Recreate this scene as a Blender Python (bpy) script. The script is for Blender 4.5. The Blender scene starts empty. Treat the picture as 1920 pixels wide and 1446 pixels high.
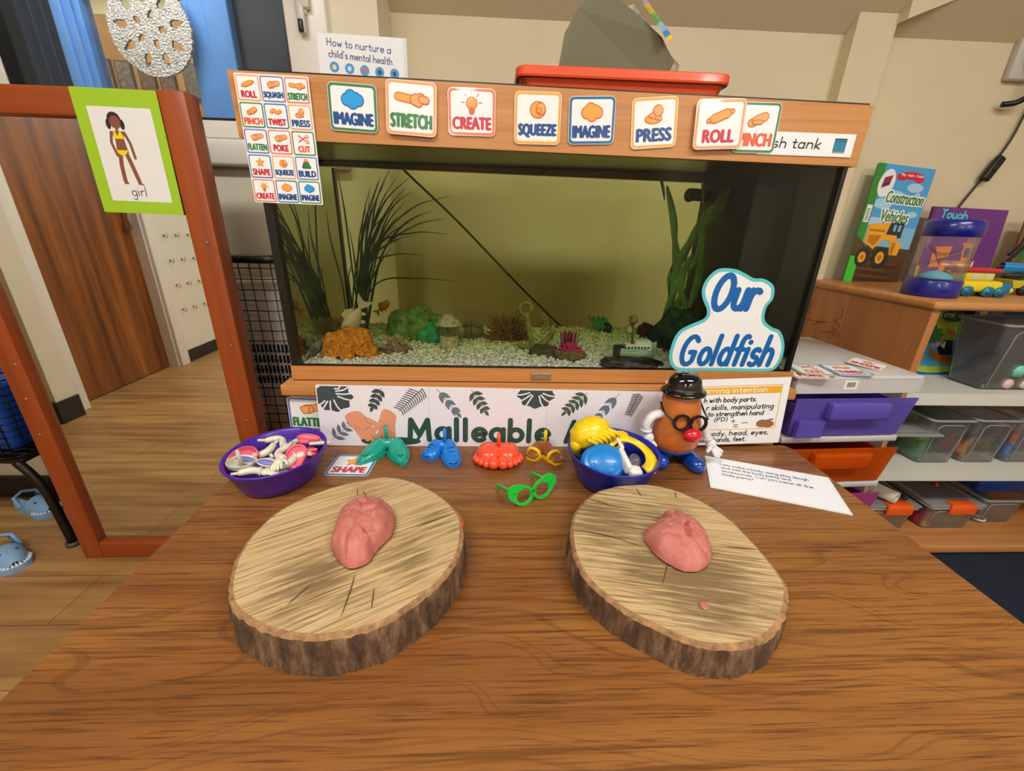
import bpy, math, random
from mathutils import Vector, Matrix, noise
random.seed(7)
S = bpy.context.scene
COL = S.collection
PI = math.pi
TOP = 0.61                                   # table top height in metres

# ------------------------------------------------------------------ camera
cam_data = bpy.data.cameras.new('camera')
cam = bpy.data.objects.new('camera', cam_data)
COL.objects.link(cam)
cam_data.sensor_width = 36.0
cam_data.lens = 775.0 / 1920.0 * 36.0
cam_data.clip_start = 0.02
cam_data.clip_end = 50
_up = Vector((55.0, -1990.0, -775.0)).normalized()      # the world's up seen by the camera (right, down, forward)
_dy = Vector((-31.0, -302.0, 775.0))
_dy = (_dy - _up * _dy.dot(_up)).normalized()
_dx = _dy.cross(_up)
_R = Matrix((_dx, _dy, _up))
_rt, _dn, _fw = _R.col[0], _R.col[1], _R.col[2]
cam.matrix_world = Matrix(((_rt[0], -_dn[0], -_fw[0], 0.0), (_rt[1], -_dn[1], -_fw[1], 0.0),
                           (_rt[2], -_dn[2], -_fw[2], 1.04), (0, 0, 0, 1)))
S.camera = cam

# ------------------------------------------------------------------ world, exposure, lights
world = bpy.data.worlds.new('world'); S.world = world; world.use_nodes = True
world.node_tree.nodes['Background'].inputs[0].default_value = (1.0, 0.9, 0.75, 1)
world.node_tree.nodes['Background'].inputs[1].default_value = 0.05
S.view_settings.view_transform = 'Standard'
S.view_settings.look = 'None'
S.view_settings.gamma = 1.0
S.view_settings.use_curve_mapping = False
S.view_settings.exposure = -0.18
S.cycles.transparent_max_bounces = 40
S.cycles.max_bounces = 9
S.cycles.sample_clamp_indirect = 4.0
S.cycles.caustics_reflective = False
S.cycles.caustics_refractive = False

def area(name, loc, sx, sy, power, col=(1.0, 0.97, 0.925), rot=(0, 0, 0)):
    d = bpy.data.lights.new(name, 'AREA'); d.shape = 'RECTANGLE'; d.size = sx; d.size_y = sy
    d.energy = power; d.color = col
    o = bpy.data.objects.new(name, d); o.location = loc; o.rotation_euler = rot; COL.objects.link(o)
    return o
def bulb(name, loc, power, radius=0.22, col=(1.0, 0.97, 0.925)):
    d = bpy.data.lights.new(name, 'POINT'); d.energy = power; d.color = col; d.shadow_soft_size = radius
    o = bpy.data.objects.new(name, d); o.location = loc; COL.objects.link(o)
    return o
LAMPS = [(1.15, -0.35), (-0.75, -0.35), (2.0, -2.9), (-0.3, -3.3), (2.2, -6.0), (-0.8, -6.2)]
for k, (lx, ly) in enumerate(LAMPS):           # the near pair lights the table from above, the rest of the big room lights it from far away
    if k < 2: area('ceiling_lamp', (lx, ly, 2.40), 1.15, 0.32, 28)
    else: bulb('ceiling_lamp', (lx, ly, 2.31), 50, .09)
area('corridor_lamp', (-1.5, 1.85, 2.35), 1.0, 0.3, 14, (1.0, 0.97, 0.92))
area('far_room_lamp', (-2.1, 2.75, 2.3), 0.9, 0.4, 15, (1.0, 0.85, 0.62))

# ------------------------------------------------------------------ colours and materials
def lin(c):
    return c / 12.92 if c <= 0.04045 else ((c + 0.055) / 1.055) ** 2.4
def rgb(h):
    h = h.lstrip('#')
    return tuple(lin(int(h[i:i + 2], 16) / 255.0) for i in (0, 2, 4)) + (1.0,)
_mats = {}
def new_mat(name):
    m = bpy.data.materials.new(name); m.use_nodes = True
    nt = m.node_tree
    return m, nt, nt.nodes['Principled BSDF']
def setin(b, name, v):
    if name in b.inputs: b.inputs[name].default_value = v
def plain(h, rough=0.5, metal=0.0, coat=0.0, spec=0.5, sss=0.0, noise_amt=0.0, noise_scale=30.0, bump=0.0, bump_scale=200.0):
    key = (h, rough, metal, coat, spec, sss, noise_amt, noise_scale, bump, bump_scale)
    if key in _mats: return _mats[key]
    m, nt, b = new_mat('surface_' + h.strip('#'))
    c = rgb(h)
    b.inputs['Base Color'].default_value = c
    b.inputs['Roughness'].default_value = rough
    b.inputs['Metallic'].default_value = metal
    setin(b, 'Coat Weight', coat); setin(b, 'Coat Roughness', 0.06)
    setin(b, 'Specular IOR Level', spec)
    if sss: setin(b, 'Subsurface Weight', sss); setin(b, 'Subsurface Radius', (0.01, 0.005, 0.003))
    if noise_amt or bump:
        tc = nt.nodes.new('ShaderNodeTexCoord')
    if noise_amt:
        n = nt.nodes.new('ShaderNodeTexNoise'); n.inputs['Scale'].default_value = noise_scale; n.inputs['Detail'].default_value = 5
        nt.links.new(tc.outputs['Object'], n.inputs['Vector'])
        r = nt.nodes.new('ShaderNodeValToRGB')
        r.color_ramp.elements[0].position = 0.3; r.color_ramp.elements[1].position = 0.7
        r.color_ramp.elements[0].color = tuple(x * (1 - noise_amt) for x in c[:3]) + (1,)
        r.color_ramp.elements[1].color = tuple(min(1, x * (1 + noise_amt)) for x in c[:3]) + (1,)
        nt.links.new(n.outputs['Fac'], r.inputs['Fac']); nt.links.new(r.outputs['Color'], b.inputs['Base Color'])
    if bump:
        n2 = nt.nodes.new('ShaderNodeTexNoise'); n2.inputs['Scale'].default_value = bump_scale; n2.inputs['Detail'].default_value = 3
        nt.links.new(tc.outputs['Object'], n2.inputs['Vector'])
        bp = nt.nodes.new('ShaderNodeBump'); bp.inputs['Strength'].default_value = bump; bp.inputs['Distance'].default_value = 0.002
        nt.links.new(n2.outputs['Fac'], bp.inputs['Height']); nt.links.new(bp.outputs['Normal'], b.inputs['Normal'])
    _mats[key] = m
    return m
def ink(h):                                    # print under a laminate
    return plain(h, 0.35, 0, 0.15)
def matte(h):
    return plain(h, 0.75)
def gloss(h):
    return plain(h, 0.22, 0, 0.2)
def ramp(nt, stops):
    r = nt.nodes.new('ShaderNodeValToRGB'); cr = r.color_ramp
    while len(cr.elements) < len(stops): cr.elements.new(0.5)
    for e, (p, c) in zip(cr.elements, stops):
        e.position = p; e.color = rgb(c) if isinstance(c, str) else c
    return r
def node(nt, kind, **kw):
    n = nt.nodes.new(kind)
    for k, v in kw.items():
        if k in n.inputs: n.inputs[k].default_value = v
        else: setattr(n, k, v)
    return n
def mapping(nt, scale, rot=(0, 0, 0), out='Object'):
    tc = nt.nodes.new('ShaderNodeTexCoord'); mp = nt.nodes.new('ShaderNodeMapping')
    mp.inputs['Scale'].default_value = scale
    src = tc.outputs[out]
    if any(rot):
        m0 = nt.nodes.new('ShaderNodeMapping'); m0.inputs['Rotation'].default_value = rot
        nt.links.new(src, m0.inputs['Vector']); src = m0.outputs['Vector']
    nt.links.new(src, mp.inputs['Vector'])
    return mp
def wood(name, stops, scale=(2, 40, 40), fine=(6, 220, 220), rough=0.4, warp=0.0, warp_scale=(1.5, 5, 5), fine_amt=0.35, coat=0.0, bump=0.05, rot=(0, 0, 0), fine_dark='#3a2010'):
    m, nt, b = new_mat(name)
    L = nt.links.new
    mp = mapping(nt, scale, rot)
    vec = mp.outputs['Vector']
    if warp:
        mw = mapping(nt, warp_scale, rot)
        nw = node(nt, 'ShaderNodeTexNoise', Scale=1.0, Detail=2.0)
        L(mw.outputs['Vector'], nw.inputs['Vector'])
        ad = nt.nodes.new('ShaderNodeVectorMath'); ad.operation = 'MULTIPLY_ADD'
        L(nw.outputs['Color'], ad.inputs[0]); ad.inputs[1].default_value = (0.2 * warp, warp, warp); L(vec, ad.inputs[2])
        vec = ad.outputs['Vector']
    n = node(nt, 'ShaderNodeTexNoise', Scale=1.0, Detail=4.0, Roughness=0.55); L(vec, n.inputs['Vector'])
    r = ramp(nt, stops); L(n.outputs['Fac'], r.inputs['Fac'])
    mf = mapping(nt, fine, rot)
    nf = node(nt, 'ShaderNodeTexNoise', Scale=1.0, Detail=2.0); L(mf.outputs['Vector'], nf.inputs['Vector'])
    rf = ramp(nt, [(0.52, (0, 0, 0, 1)), (0.68, (1, 1, 1, 1))]); L(nf.outputs['Fac'], rf.inputs['Fac'])
    mu = node(nt, 'ShaderNodeMath', operation='MULTIPLY'); L(rf.outputs['Color'], mu.inputs[0]); mu.inputs[1].default_value = fine_amt
    mx = node(nt, 'ShaderNodeMix', data_type='RGBA'); L(mu.outputs[0], mx.inputs['Factor'])
    L(r.outputs['Color'], mx.inputs[6]); mx.inputs[7].default_value = rgb(fine_dark)
    L(mx.outputs[2], b.inputs['Base Color'])
    b.inputs['Roughness'].default_value = rough; setin(b, 'Coat Weight', coat)
    if bump:
        bp = nt.nodes.new('ShaderNodeBump'); bp.inputs['Strength'].default_value = bump; bp.inputs['Distance'].default_value = 0.001
        L(n.outputs['Fac'], bp.inputs['Height']); L(bp.outputs['Normal'], b.inputs['Normal'])
    return m
def clear(name, h, alpha=0.2, rough=0.05, refl=1.0, ior=1.45, body=0.5, tint=0.2):
    """thin see-through plastic or glass: transparent tint, a little milky body, a surface reflection"""
    m = bpy.data.materials.new(name); m.use_nodes = True
    nt = m.node_tree; nt.nodes.clear(); L = nt.links.new
    out = nt.nodes.new('ShaderNodeOutputMaterial')
    tr = node(nt, 'ShaderNodeBsdfTransparent'); tr.inputs[0].default_value = tuple(1 - tint * (1 - x) for x in rgb(h)[:3]) + (1,)
    di = node(nt, 'ShaderNodeBsdfDiffuse'); di.inputs[0].default_value = rgb(h)
    tl = node(nt, 'ShaderNodeBsdfTranslucent'); tl.inputs[0].default_value = rgb(h)
    bd = nt.nodes.new('ShaderNodeMixShader'); bd.inputs[0].default_value = body; L(di.outputs[0], bd.inputs[1]); L(tl.outputs[0], bd.inputs[2])
    m1 = nt.nodes.new('ShaderNodeMixShader'); m1.inputs[0].default_value = alpha
    L(tr.outputs[0], m1.inputs[1]); L(bd.outputs[0], m1.inputs[2])
    gl = node(nt, 'ShaderNodeBsdfGlossy'); gl.inputs['Roughness'].default_value = rough
    fr = nt.nodes.new('ShaderNodeFresnel'); fr.inputs[0].default_value = ior
    mu = node(nt, 'ShaderNodeMath', operation='MULTIPLY'); L(fr.outputs[0], mu.inputs[0]); mu.inputs[1].default_value = refl
    m2 = nt.nodes.new('ShaderNodeMixShader'); L(mu.outputs[0], m2.inputs[0]); L(m1.outputs[0], m2.inputs[1]); L(gl.outputs[0], m2.inputs[2])
    L(m2.outputs[0], out.inputs[0])
    return m

# ------------------------------------------------------------------ mesh builder
class MB:
    """collects shapes with materials and links them as ONE mesh object"""
    def __init__(s):
        s.v = []; s.f = []; s.mi = []; s.sm = []; s.mats = []; s.M = Matrix.Identity(4)
    def mat(s, m):
        if m not in s.mats: s.mats.append(m)
        return s.mats.index(m)
    def add(s, vs, fs, m, smooth=False):
        b = len(s.v); k = s.mat(m)
        s.v.extend([s.M @ Vector(p) for p in vs])
        for f in fs:
            s.f.append([b + i for i in f]); s.mi.append(k); s.sm.append(smooth)
        return s
    def box(s, x0, x1, y0, y1, z0, z1, m):
        vs = [(x, y, z) for x in (x0, x1) for y in (y0, y1) for z in (z0, z1)]
        return s.add(vs, [(0, 1, 3, 2), (4, 6, 7, 5), (0, 4, 5, 1), (2, 3, 7, 6), (0, 2, 6, 4), (1, 5, 7, 3)], m)
    def rbox(s, x0, x1, y0, y1, z0, z1, m, r=0.004, seg=2):
        """box with rounded edges"""
        import bmesh
        bm = bmesh.new()
        bmesh.ops.create_cube(bm, size=1.0)
        for v in bm.verts:
            v.co = Vector((x0 + (v.co.x + .5) * (x1 - x0), y0 + (v.co.y + .5) * (y1 - y0), z0 + (v.co.z + .5) * (z1 - z0)))
        r = min(r, 0.49 * min(abs(x1 - x0), abs(y1 - y0), abs(z1 - z0)))
        bmesh.ops.bevel(bm, geom=bm.edges[:], offset=r, segments=seg, profile=0.5, affect='EDGES')
        bm.verts.index_update()
        s.add([v.co.copy() for v in bm.verts], [[v.index for v in f.verts] for f in bm.faces], m, True)
        bm.free(); return s
    def prism(s, pts, z0, z1, m, m2=None, top=True, bottom=True, smooth=False, scale_top=1.0):
        n = len(pts); cx = sum(p[0] for p in pts) / n; cy = sum(p[1] for p in pts) / n
        vs = [(p[0], p[1], z0) for p in pts] + [(cx + (p[0] - cx) * scale_top, cy + (p[1] - cy) * scale_top, z1) for p in pts]
        s.add(vs, [(i, (i + 1) % n, n + (i + 1) % n, n + i) for i in range(n)], m, smooth)
        if top: s.add(vs[n:], [list(range(n))], m2 or m)
        if bottom: s.add(vs[:n], [list(range(n))[::-1]], m)
        return s
    def lathe(s, prof, m, c=(0, 0, 0), seg=28, sx=1.0, sy=1.0, smooth=True, a0=0.0, a1=2 * PI):
        n = len(prof); full = abs(a1 - a0 - 2 * PI) < 1e-6; k = seg if full else seg + 1
        vs = []
        for i in range(k):
            a = a0 + (a1 - a0) * i / seg
            for r, z in prof: vs.append((c[0] + r * math.cos(a) * sx, c[1] + r * math.sin(a) * sy, c[2] + z))
        fs = []
        for i in range(seg):
            j = (i + 1) % k
            for q in range(n - 1): fs.append((i * n + q, j * n + q, j * n + q + 1, i * n + q + 1))
        return s.add(vs, fs, m, smooth)
    def cyl(s, p, q, r, m, seg=14, r2=None):
        return s.tube([p, q], [r, r if r2 is None else r2], m, seg)
    def tube(s, pts, rad, m, seg=10, closed=False, flat=1.0, cap=True):
        pts = [Vector(p) for p in pts]; n = len(pts)
        if not hasattr(rad, '__len__'): rad = [rad] * n
        vs = []; up = None
        for i in range(n):
            a = pts[(i - 1) % n] if (closed or i > 0) else pts[i]
            b = pts[(i + 1) % n] if (closed or i < n - 1) else pts[i]
            t = (b - a).normalized() if (b - a).length > 1e-9 else Vector((0, 0, 1))
            if up is None: up = Vector((0, 0, 1)) if abs(t.z) < 0.9 else Vector((1, 0, 0))
            e1 = up - t * up.dot(t)
            if e1.length < 1e-6: e1 = Vector((1, 0, 0)) - t * t.x
            e1.normalize(); e2 = t.cross(e1); up = e1
            for k in range(seg):
                an = 2 * PI * k / seg
                vs.append(pts[i] + (e1 * math.cos(an) + e2 * math.sin(an) * flat) * rad[i])
        fs = []
        for i in range(n if closed else n - 1):
            j = (i + 1) % n
            for k in range(seg):
                k2 = (k + 1) % seg
                fs.append((i * seg + k, i * seg + k2, j * seg + k2, j * seg + k))
        if cap and not closed:
            fs.append(list(range(seg))[::-1]); fs.append(list(range((n - 1) * seg, n * seg)))
        return s.add(vs, fs, m, True)
    def limb(s, pts, rad, m, seg=12, steps=4):
        """rounded, tapering limb with half-ball ends"""
        P = spline([Vector(p) for p in pts], steps) if len(pts) > 2 else [Vector(p) for p in pts]
        R = []
        for i in range(len(P)):
            t = i / (len(P) - 1) * (len(rad) - 1); k = min(int(t), len(rad) - 2)
            R.append(rad[k] + (rad[k + 1] - rad[k]) * (t - k))
        d0 = (P[0] - P[1]).normalized(); d1 = (P[-1] - P[-2]).normalized()
        A = [P[0] + d0 * R[0] * math.sin(a) for a in (1.5, 1.1, .6)]; AR = [R[0] * math.cos(a) for a in (1.5, 1.1, .6)]
        B = [P[-1] + d1 * R[-1] * math.sin(a) for a in (.6, 1.1, 1.5)]; BR = [R[-1] * math.cos(a) for a in (.6, 1.1, 1.5)]
        return s.tube(A + P + B, AR + R + BR, m, seg)
    def ball(s, c, r, m, seg=16, rings=10, squash=(1, 1, 1), disp=0.0, dscale=20.0, seed=0.0):
        vs = []; fs = []
        for i in range(rings + 1):
            th = PI * i / rings
            for k in range(seg):
                ph = 2 * PI * k / seg
                d = Vector((math.sin(th) * math.cos(ph), math.sin(th) * math.sin(ph), math.cos(th)))
                rr = r
                if disp: rr *= 1 + disp * noise.noise(d * dscale + Vector((seed, seed * 1.7, 0)))
                vs.append((c[0] + d.x * rr * squash[0], c[1] + d.y * rr * squash[1], c[2] + d.z * rr * squash[2]))
        for i in range(rings):
            for k in range(seg):
                k2 = (k + 1) % seg
                fs.append((i * seg + k, (i + 1) * seg + k, (i + 1) * seg + k2, i * seg + k2))
        return s.add(vs, fs, m, True)
    def build(s, name, parent=None, loc=None):
        me = bpy.data.meshes.new(name)
        off = Vector((0, 0, 0)); q = parent if loc is None else None
        while q is not None: off += q.location; q = q.parent
        if loc is not None: off = Vector(loc)
        me.from_pydata([tuple(v - off) for v in s.v], [], s.f)
        for m in s.mats: me.materials.append(m)
        for p, k, q in zip(me.polygons, s.mi, s.sm): p.material_index = k; p.use_smooth = q
        me.update()
        o = bpy.data.objects.new(name, me); COL.objects.link(o)
        if parent is not None: o.parent = parent
        elif loc is not None: o.location = loc
        return o
    def local(s, name, parent):
        """shapes given in the parent's own coordinates"""
        return s.build(name, parent, loc=(0, 0, 0))

def spline(P, steps=6, closed=False):
    P = [Vector(p) for p in P]; n = len(P); out = []
    for i in range(n if closed else n - 1):
        a = P[(i - 1) % n] if closed or i > 0 else P[i]
        b = P[i]; c = P[(i + 1) % n]
        d = P[(i + 2) % n] if closed or i < n - 2 else c
        for k in range(steps):
            t = k / steps
            out.append(0.5 * ((2 * b) + (c - a) * t + (2 * a - 5 * b + 4 * c - d) * t * t + (3 * b - a - 3 * c + d) * t ** 3))
    if not closed: out.append(P[-1])
    return out
def spline2(pts, steps=6, closed=False):
    return [(p.x, p.y) for p in spline([Vector((a, b, 0)) for a, b in pts], steps, closed)]
def tag(o, label, cat, group=None, kind=None):
    o['label'] = label; o['category'] = cat
    if group: o['group'] = group
    if kind: o['kind'] = kind
    return o
def thing(name, label, cat, loc=(0, 0, 0), rz=0.0, group=None, rot=None):
    o = bpy.data.objects.new(name, None); COL.objects.link(o); o.location = loc
    o.rotation_euler = rot if rot else (0, 0, rz); o.empty_display_size = 0.02
    return tag(o, label, cat, group)
def struct(mb, name, label=None, parent=None):
    o = mb.build(name, parent)
    if parent is None: o['kind'] = 'structure'
    if label: o['label'] = label
    return o

# ------------------------------------------------------------------ lettering
_fcache = {}
def font_poly(txt, bold):
    key = (txt, bold)
    if key in _fcache: return _fcache[key]
    cu = bpy.data.curves.new('lettering', 'FONT'); cu.body = txt; cu.size = 1.0; cu.offset = bold
    cu.resolution_u = 3; cu.fill_mode = 'FRONT'
    ob = bpy.data.objects.new('lettering', cu); COL.objects.link(ob)
    dg = bpy.context.evaluated_depsgraph_get()
    me = bpy.data.meshes.new_from_object(ob.evaluated_get(dg))
    vs = [(v.co.x, v.co.y) for v in me.vertices]; fs = [tuple(p.vertices) for p in me.polygons]
    bpy.data.objects.remove(ob); bpy.data.curves.remove(cu); bpy.data.meshes.remove(me)
    _fcache[key] = (vs, fs)
    return vs, fs
def arc(cx, cy, rx, ry, a0, a1, n=12):
    return [(cx + rx * math.cos(math.radians(a0 + (a1 - a0) * i / n)), cy + ry * math.sin(math.radians(a0 + (a1 - a0) * i / n))) for i in range(n + 1)]
O_ = arc(.45, .5, .45, .5, 0, 360, 16)
HND = {
 'a': (1.05, [arc(.45, .5, .45, .5, 20, 380, 16), [(.9, 1), (.9, 0)]]), 'b': (1.0, [[(0, 1.8), (0, 0)], O_]),
 'c': (.9, [arc(.45, .5, .45, .5, 50, 310)]), 'd': (1.05, [O_, [(.9, 1.8), (.9, 0)]]),
 'e': (.95, [[(.02, .52), (.88, .52)] + arc(.45, .5, .45, .5, 5, 315, 14)]),
 'f': (.7, [arc(.6, 1.4, .3, .4, 60, 180, 6) + [(.3, 0)], [(0, .98), (.65, .98)]]),
 'g': (1.05, [O_, [(.9, 1), (.9, -.35)] + arc(.47, -.35, .43, .42, 0, -150, 8)]),
 'h': (1.0, [[(0, 1.8), (0, 0)], [(0, .5)] + arc(.42, .58, .42, .42, 170, 0, 8) + [(.84, 0)]]),
 'i': (.3, [[(.05, 1), (.05, 0)], [(.05, 1.42), (.05, 1.44)]]), 'k': (.85, [[(0, 1.8), (0, 0)], [(.7, 1), (.05, .42), (.75, 0)]]),
 'l': (.3, [[(.05, 1.8), (.05, 0)]]),
 'm': (1.5, [[(0, 1), (0, 0)], [(0, .55)] + arc(.34, .62, .34, .38, 170, 0, 7) + [(.68, 0)], [(.68, .55)] + arc(1.02, .62, .34, .38, 170, 0, 7) + [(1.36, 0)]]),
 'n': (1.0, [[(0, 1), (0, 0)], [(0, .5)] + arc(.42, .58, .42, .42, 170, 0, 8) + [(.84, 0)]]), 'o': (1.0, [O_]),
 'p': (1.0, [[(0, 1), (0, -.8)], O_]), 'r': (.7, [[(0, 1), (0, 0)], [(0, .5)] + arc(.42, .56, .42, .44, 170, 55, 6)]),
 's': (.8, [arc(.36, .74, .32, .26, 40, 260, 8) + arc(.34, .25, .36, .26, 80, -140, 8)]),
 't': (.7, [[(.3, 1.5), (.3, .25)] + arc(.52, .22, .22, .22, 180, 310, 5), [(0, 1), (.62, 1)]]),
 'u': (1.0, [[(0, 1), (0, .42)] + arc(.42, .42, .42, .42, 180, 350, 8), [(.84, 1), (.84, 0)]]),
 'v': (.85, [[(0, 1), (.38, 0), (.76, 1)]]), 'w': (1.2, [[(0, 1), (.28, 0), (.55, .8), (.82, 0), (1.1, 1)]]),
 'x': (.85, [[(0, 1), (.75, 0)], [(.75, 1), (0, 0)]]),
 'y': (.95, [[(0, 1), (.42, .1)], [(.85, 1), (.25, -.75)]]), 'q': (1.0, [O_, [(.9, 1), (.9, -.8)]]),
 'z': (.8, [[(0, 1), (.7, 1), (0, 0), (.75, 0)]]),
 'M': (1.6, [[(0, 0), (.1, 1.7), (.7, .4), (1.3, 1.7), (1.4, 0)]]), 'A': (1.35, [[(0, 0), (.6, 1.75), (1.2, 0)], [(.2, .6), (1.0, .6)]]),
 'I': (.4, [[(.1, 1.7), (.1, 0)]]), 'H': (1.25, [[(0, 1.7), (0, 0)], [(1.05, 1.7), (1.05, 0)], [(0, .9), (1.05, .9)]]),
 'O': (1.55, [arc(.68, .85, .68, .9, 90, 450, 20)]),
 'G': (1.5, [arc(.68, .85, .68, .88, 45, 300, 14) + [(1.15, .2), (1.2, .75), (.75, .75)]]),
 'F': (1.05, [[(0, 1.7), (0, 0)], [(0, 1.7), (.95, 1.7)], [(0, .95), (.75, .95)]]),
 'L': (1.0, [[(0, 1.7), (0, 0), (.85, 0)]]), 'C': (1.3, [arc(.65, .85, .65, .85, 55, 305, 14)]),
 'T': (1.2, [[(0, 1.7), (1.1, 1.7)], [(.55, 1.7), (.55, 0)]]),
 'P': (1.1, [[(0, 1.7), (0, 0)], [(0, 1.7), (.4, 1.7)] + arc(.45, 1.28, .45, .42, 80, -80, 8) + [(0, .86)]]),
 'D': (1.2, [[(0, 1.7), (0, 0), (.35, 0)] + arc(.35, .85, .7, .85, -80, 80, 10) + [(.35, 1.7), (0, 1.7)]]),
 'B': (1.1, [[(0, 0), (0, 1.7)] + arc(.4, 1.3, .4, .4, 90, -90, 8) + arc(.42, .44, .5, .44, 90, -90, 8) + [(0, 0)]]),
 '?': (.8, [arc(.36, 1.35, .36, .4, 160, -60, 8) + [(.38, .5)], [(.38, .05), (.38, .07)]]),
 '.': (.4, [[(.1, .03), (.1, .05)]]), ',': (.4, [[(.15, .08), (.05, -.25)]]), "'": (.3, [[(.1, 1.8), (.1, 1.45)]]),
 '(': (.45, [arc(.5, .7, .45, 1.1, 120, 240, 7)]), ')': (.45, [arc(-.1, .7, .45, 1.1, 60, -60, 7)]),
 '+': (1.0, [[(0, .6), (.8, .6)], [(.4, 1), (.4, .2)]]), '=': (1.0, [[(0, .8), (.8, .8)], [(0, .4), (.8, .4)]]), '_': (1.0, [[(0, .1), (.8, .1)]]),
}
class Sheet:
    """a thin card with its print laid over it; local x right, y up, z towards the reader; metres"""
    E = 0.00016
    def __init__(s, w, h, base, r=0.004, t=0.0012, outline=None, back=None):
        s.w, s.h, s.t = w, h, t
        s.mb = MB()
        pts = outline or rrect(0, 0, w, h, r)
        s.mb.prism(pts, -t, 0, base, base)
    def poly(s, pts, m, k=1):
        z = s.lay(k)
        s.mb.add([(p[0], p[1], z) for p in pts], [list(range(len(pts)))], m)
    def lay(s, k):                             # every printed shape lies a hair above the one before it
        s.q = getattr(s, 'q', 0) + 1
        return s.E * k + 1e-6 * (s.q % 150)
    def rect(s, x0, y0, x1, y1, m, k=1, r=0.0):
        s.poly(rrect(x0, y0, x1, y1, r) if r else [(x0, y0), (x1, y0), (x1, y1), (x0, y1)], m, k)
    def disc(s, x, y, r, m, k=1, ry=None, n=22, rot=0):
        c, q = math.cos(rot), math.sin(rot); ry = r if ry is None else ry
        P = [(r * math.cos(2 * PI * i / n), ry * math.sin(2 * PI * i / n)) for i in range(n)]
        s.poly([(x + a * c - b * q, y + a * q + b * c) for a, b in P], m, k)
    def line(s, pts, w, m, k=1, caps=True):
        for i in range(1, len(pts) - 1):            # a sharp corner starts a new pen stroke
            a, b, c = pts[i - 1], pts[i], pts[i + 1]
            u = (b[0] - a[0], b[1] - a[1]); v = (c[0] - b[0], c[1] - b[1])
            if u[0] * v[0] + u[1] * v[1] < 0.35 * math.hypot(*u) * math.hypot(*v):
                s.line(pts[:i + 1], w, m, k, caps); s.line(pts[i:], w, m, k, caps)
                return
        z = s.lay(k); vs = []; fs = []; n = len(pts)
        for i, p in enumerate(pts):
            a = pts[max(i - 1, 0)]; b = pts[min(i + 1, n - 1)]
            dx, dy = b[0] - a[0], b[1] - a[1]; l = math.hypot(dx, dy) or 1e-9
            nx, ny = -dy / l * w / 2, dx / l * w / 2
            vs += [(p[0] + nx, p[1] + ny, z), (p[0] - nx, p[1] - ny, z)]
        for i in range(n - 1): fs.append((2 * i, 2 * i + 1, 2 * i + 3, 2 * i + 2))
        s.mb.add(vs, fs, m)
        if caps:
            for p in ([pts[0], pts[-1]] if len(pts) > 8 else pts): s.disc(p[0], p[1], w / 2, m, k, n=10)
    def blob(s, circles, fill, edge, k=1, o=0.0015):
        for c in circles: s.disc(c[0], c[1], c[2] + o, edge, k, (c[3] if len(c) > 3 else c[2]) + o)
        for c in circles: s.disc(c[0], c[1], c[2], fill, k + 1, c[3] if len(c) > 3 else c[2])
    def cap(s, pts, w, fill, edge, k=1, o=0.0012):
        s.line(pts, w + 2 * o, edge, k); s.line(pts, w, fill, k + 1)
    def text(s, txt, x0, y0, x1, y1, m, k=2, bold=0.02, shear=0.0):
        vs, fs = font_poly(txt, 0.0)
        a0 = min(v[0] for v in vs); a1 = max(v[0] for v in vs); b0 = min(v[1] for v in vs); b1 = max(v[1] for v in vs)
        e = bold * 1.9 * (y1 - y0)
        for dx, dy in ((0, 0), (-e, 0), (e, 0), (0, e * .6), (0, -e * .6)) if bold else ((0, 0),):
            z = s.lay(k); P = []
            for a, b in vs:
                u = (a - a0) / (a1 - a0); v = (b - b0) / (b1 - b0)
                P.append((x0 + dx + (x1 - x0) * u + shear * (y1 - y0) * v, y0 + dy + (y1 - y0) * v, z))
            s.mb.add(P, fs, m)
    def hand(s, txt, x, y, xh, w, m, k=2, width=None, shear=0.0, slope=0.0, gap=0.28):
        """round-pen lettering; xh = height of a small x, width = fit to this length"""
        tot = sum((.6 if c == ' ' else HND[c][0] + gap) for c in txt) - gap
        sx = (width / tot) if width else xh
        cx = 0.0
        for c in txt:
            if c == ' ': cx += .6; continue
            adv, st = HND[c]
            for q in st:
                s.line([(x + (cx + a) * sx + shear * b * xh, y + b * xh + slope * (cx + a) * sx) for a, b in q], w, m, k)
            cx += adv + gap
    def leaf(s, x, y, l, w, a, m, k=1):
        c, q = math.cos(a), math.sin(a)
        P = [(l * t, w * math.sin(PI * t ** .8) * sg) for sg in (1, -1) for t in ([i / 8 for i in range(9)] if sg == 1 else [i / 8 for i in range(7, 0, -1)])]
        s.poly([(x + u * c - v * q, y + u * q + v * c) for u, v in P], m, k)
    def place(s, name, loc, rot=(PI / 2, 0, 0), parent=None):
        o = s.mb.build(name, None, loc=(0, 0, 0))
        o.location = loc; o.rotation_euler = rot
        if parent is not None: o.parent = parent
        return o
def rrect(x0, y0, x1, y1, r, n=5):
    if r <= 0: return [(x0, y0), (x1, y0), (x1, y1), (x0, y1)]
    P = []
    for cx, cy, a in ((x1 - r, y0 + r, -90), (x1 - r, y1 - r, 0), (x0 + r, y1 - r, 90), (x0 + r, y0 + r, 180)):
        P += arc(cx, cy, r, r, a, a + 90, n)
    return P
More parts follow.
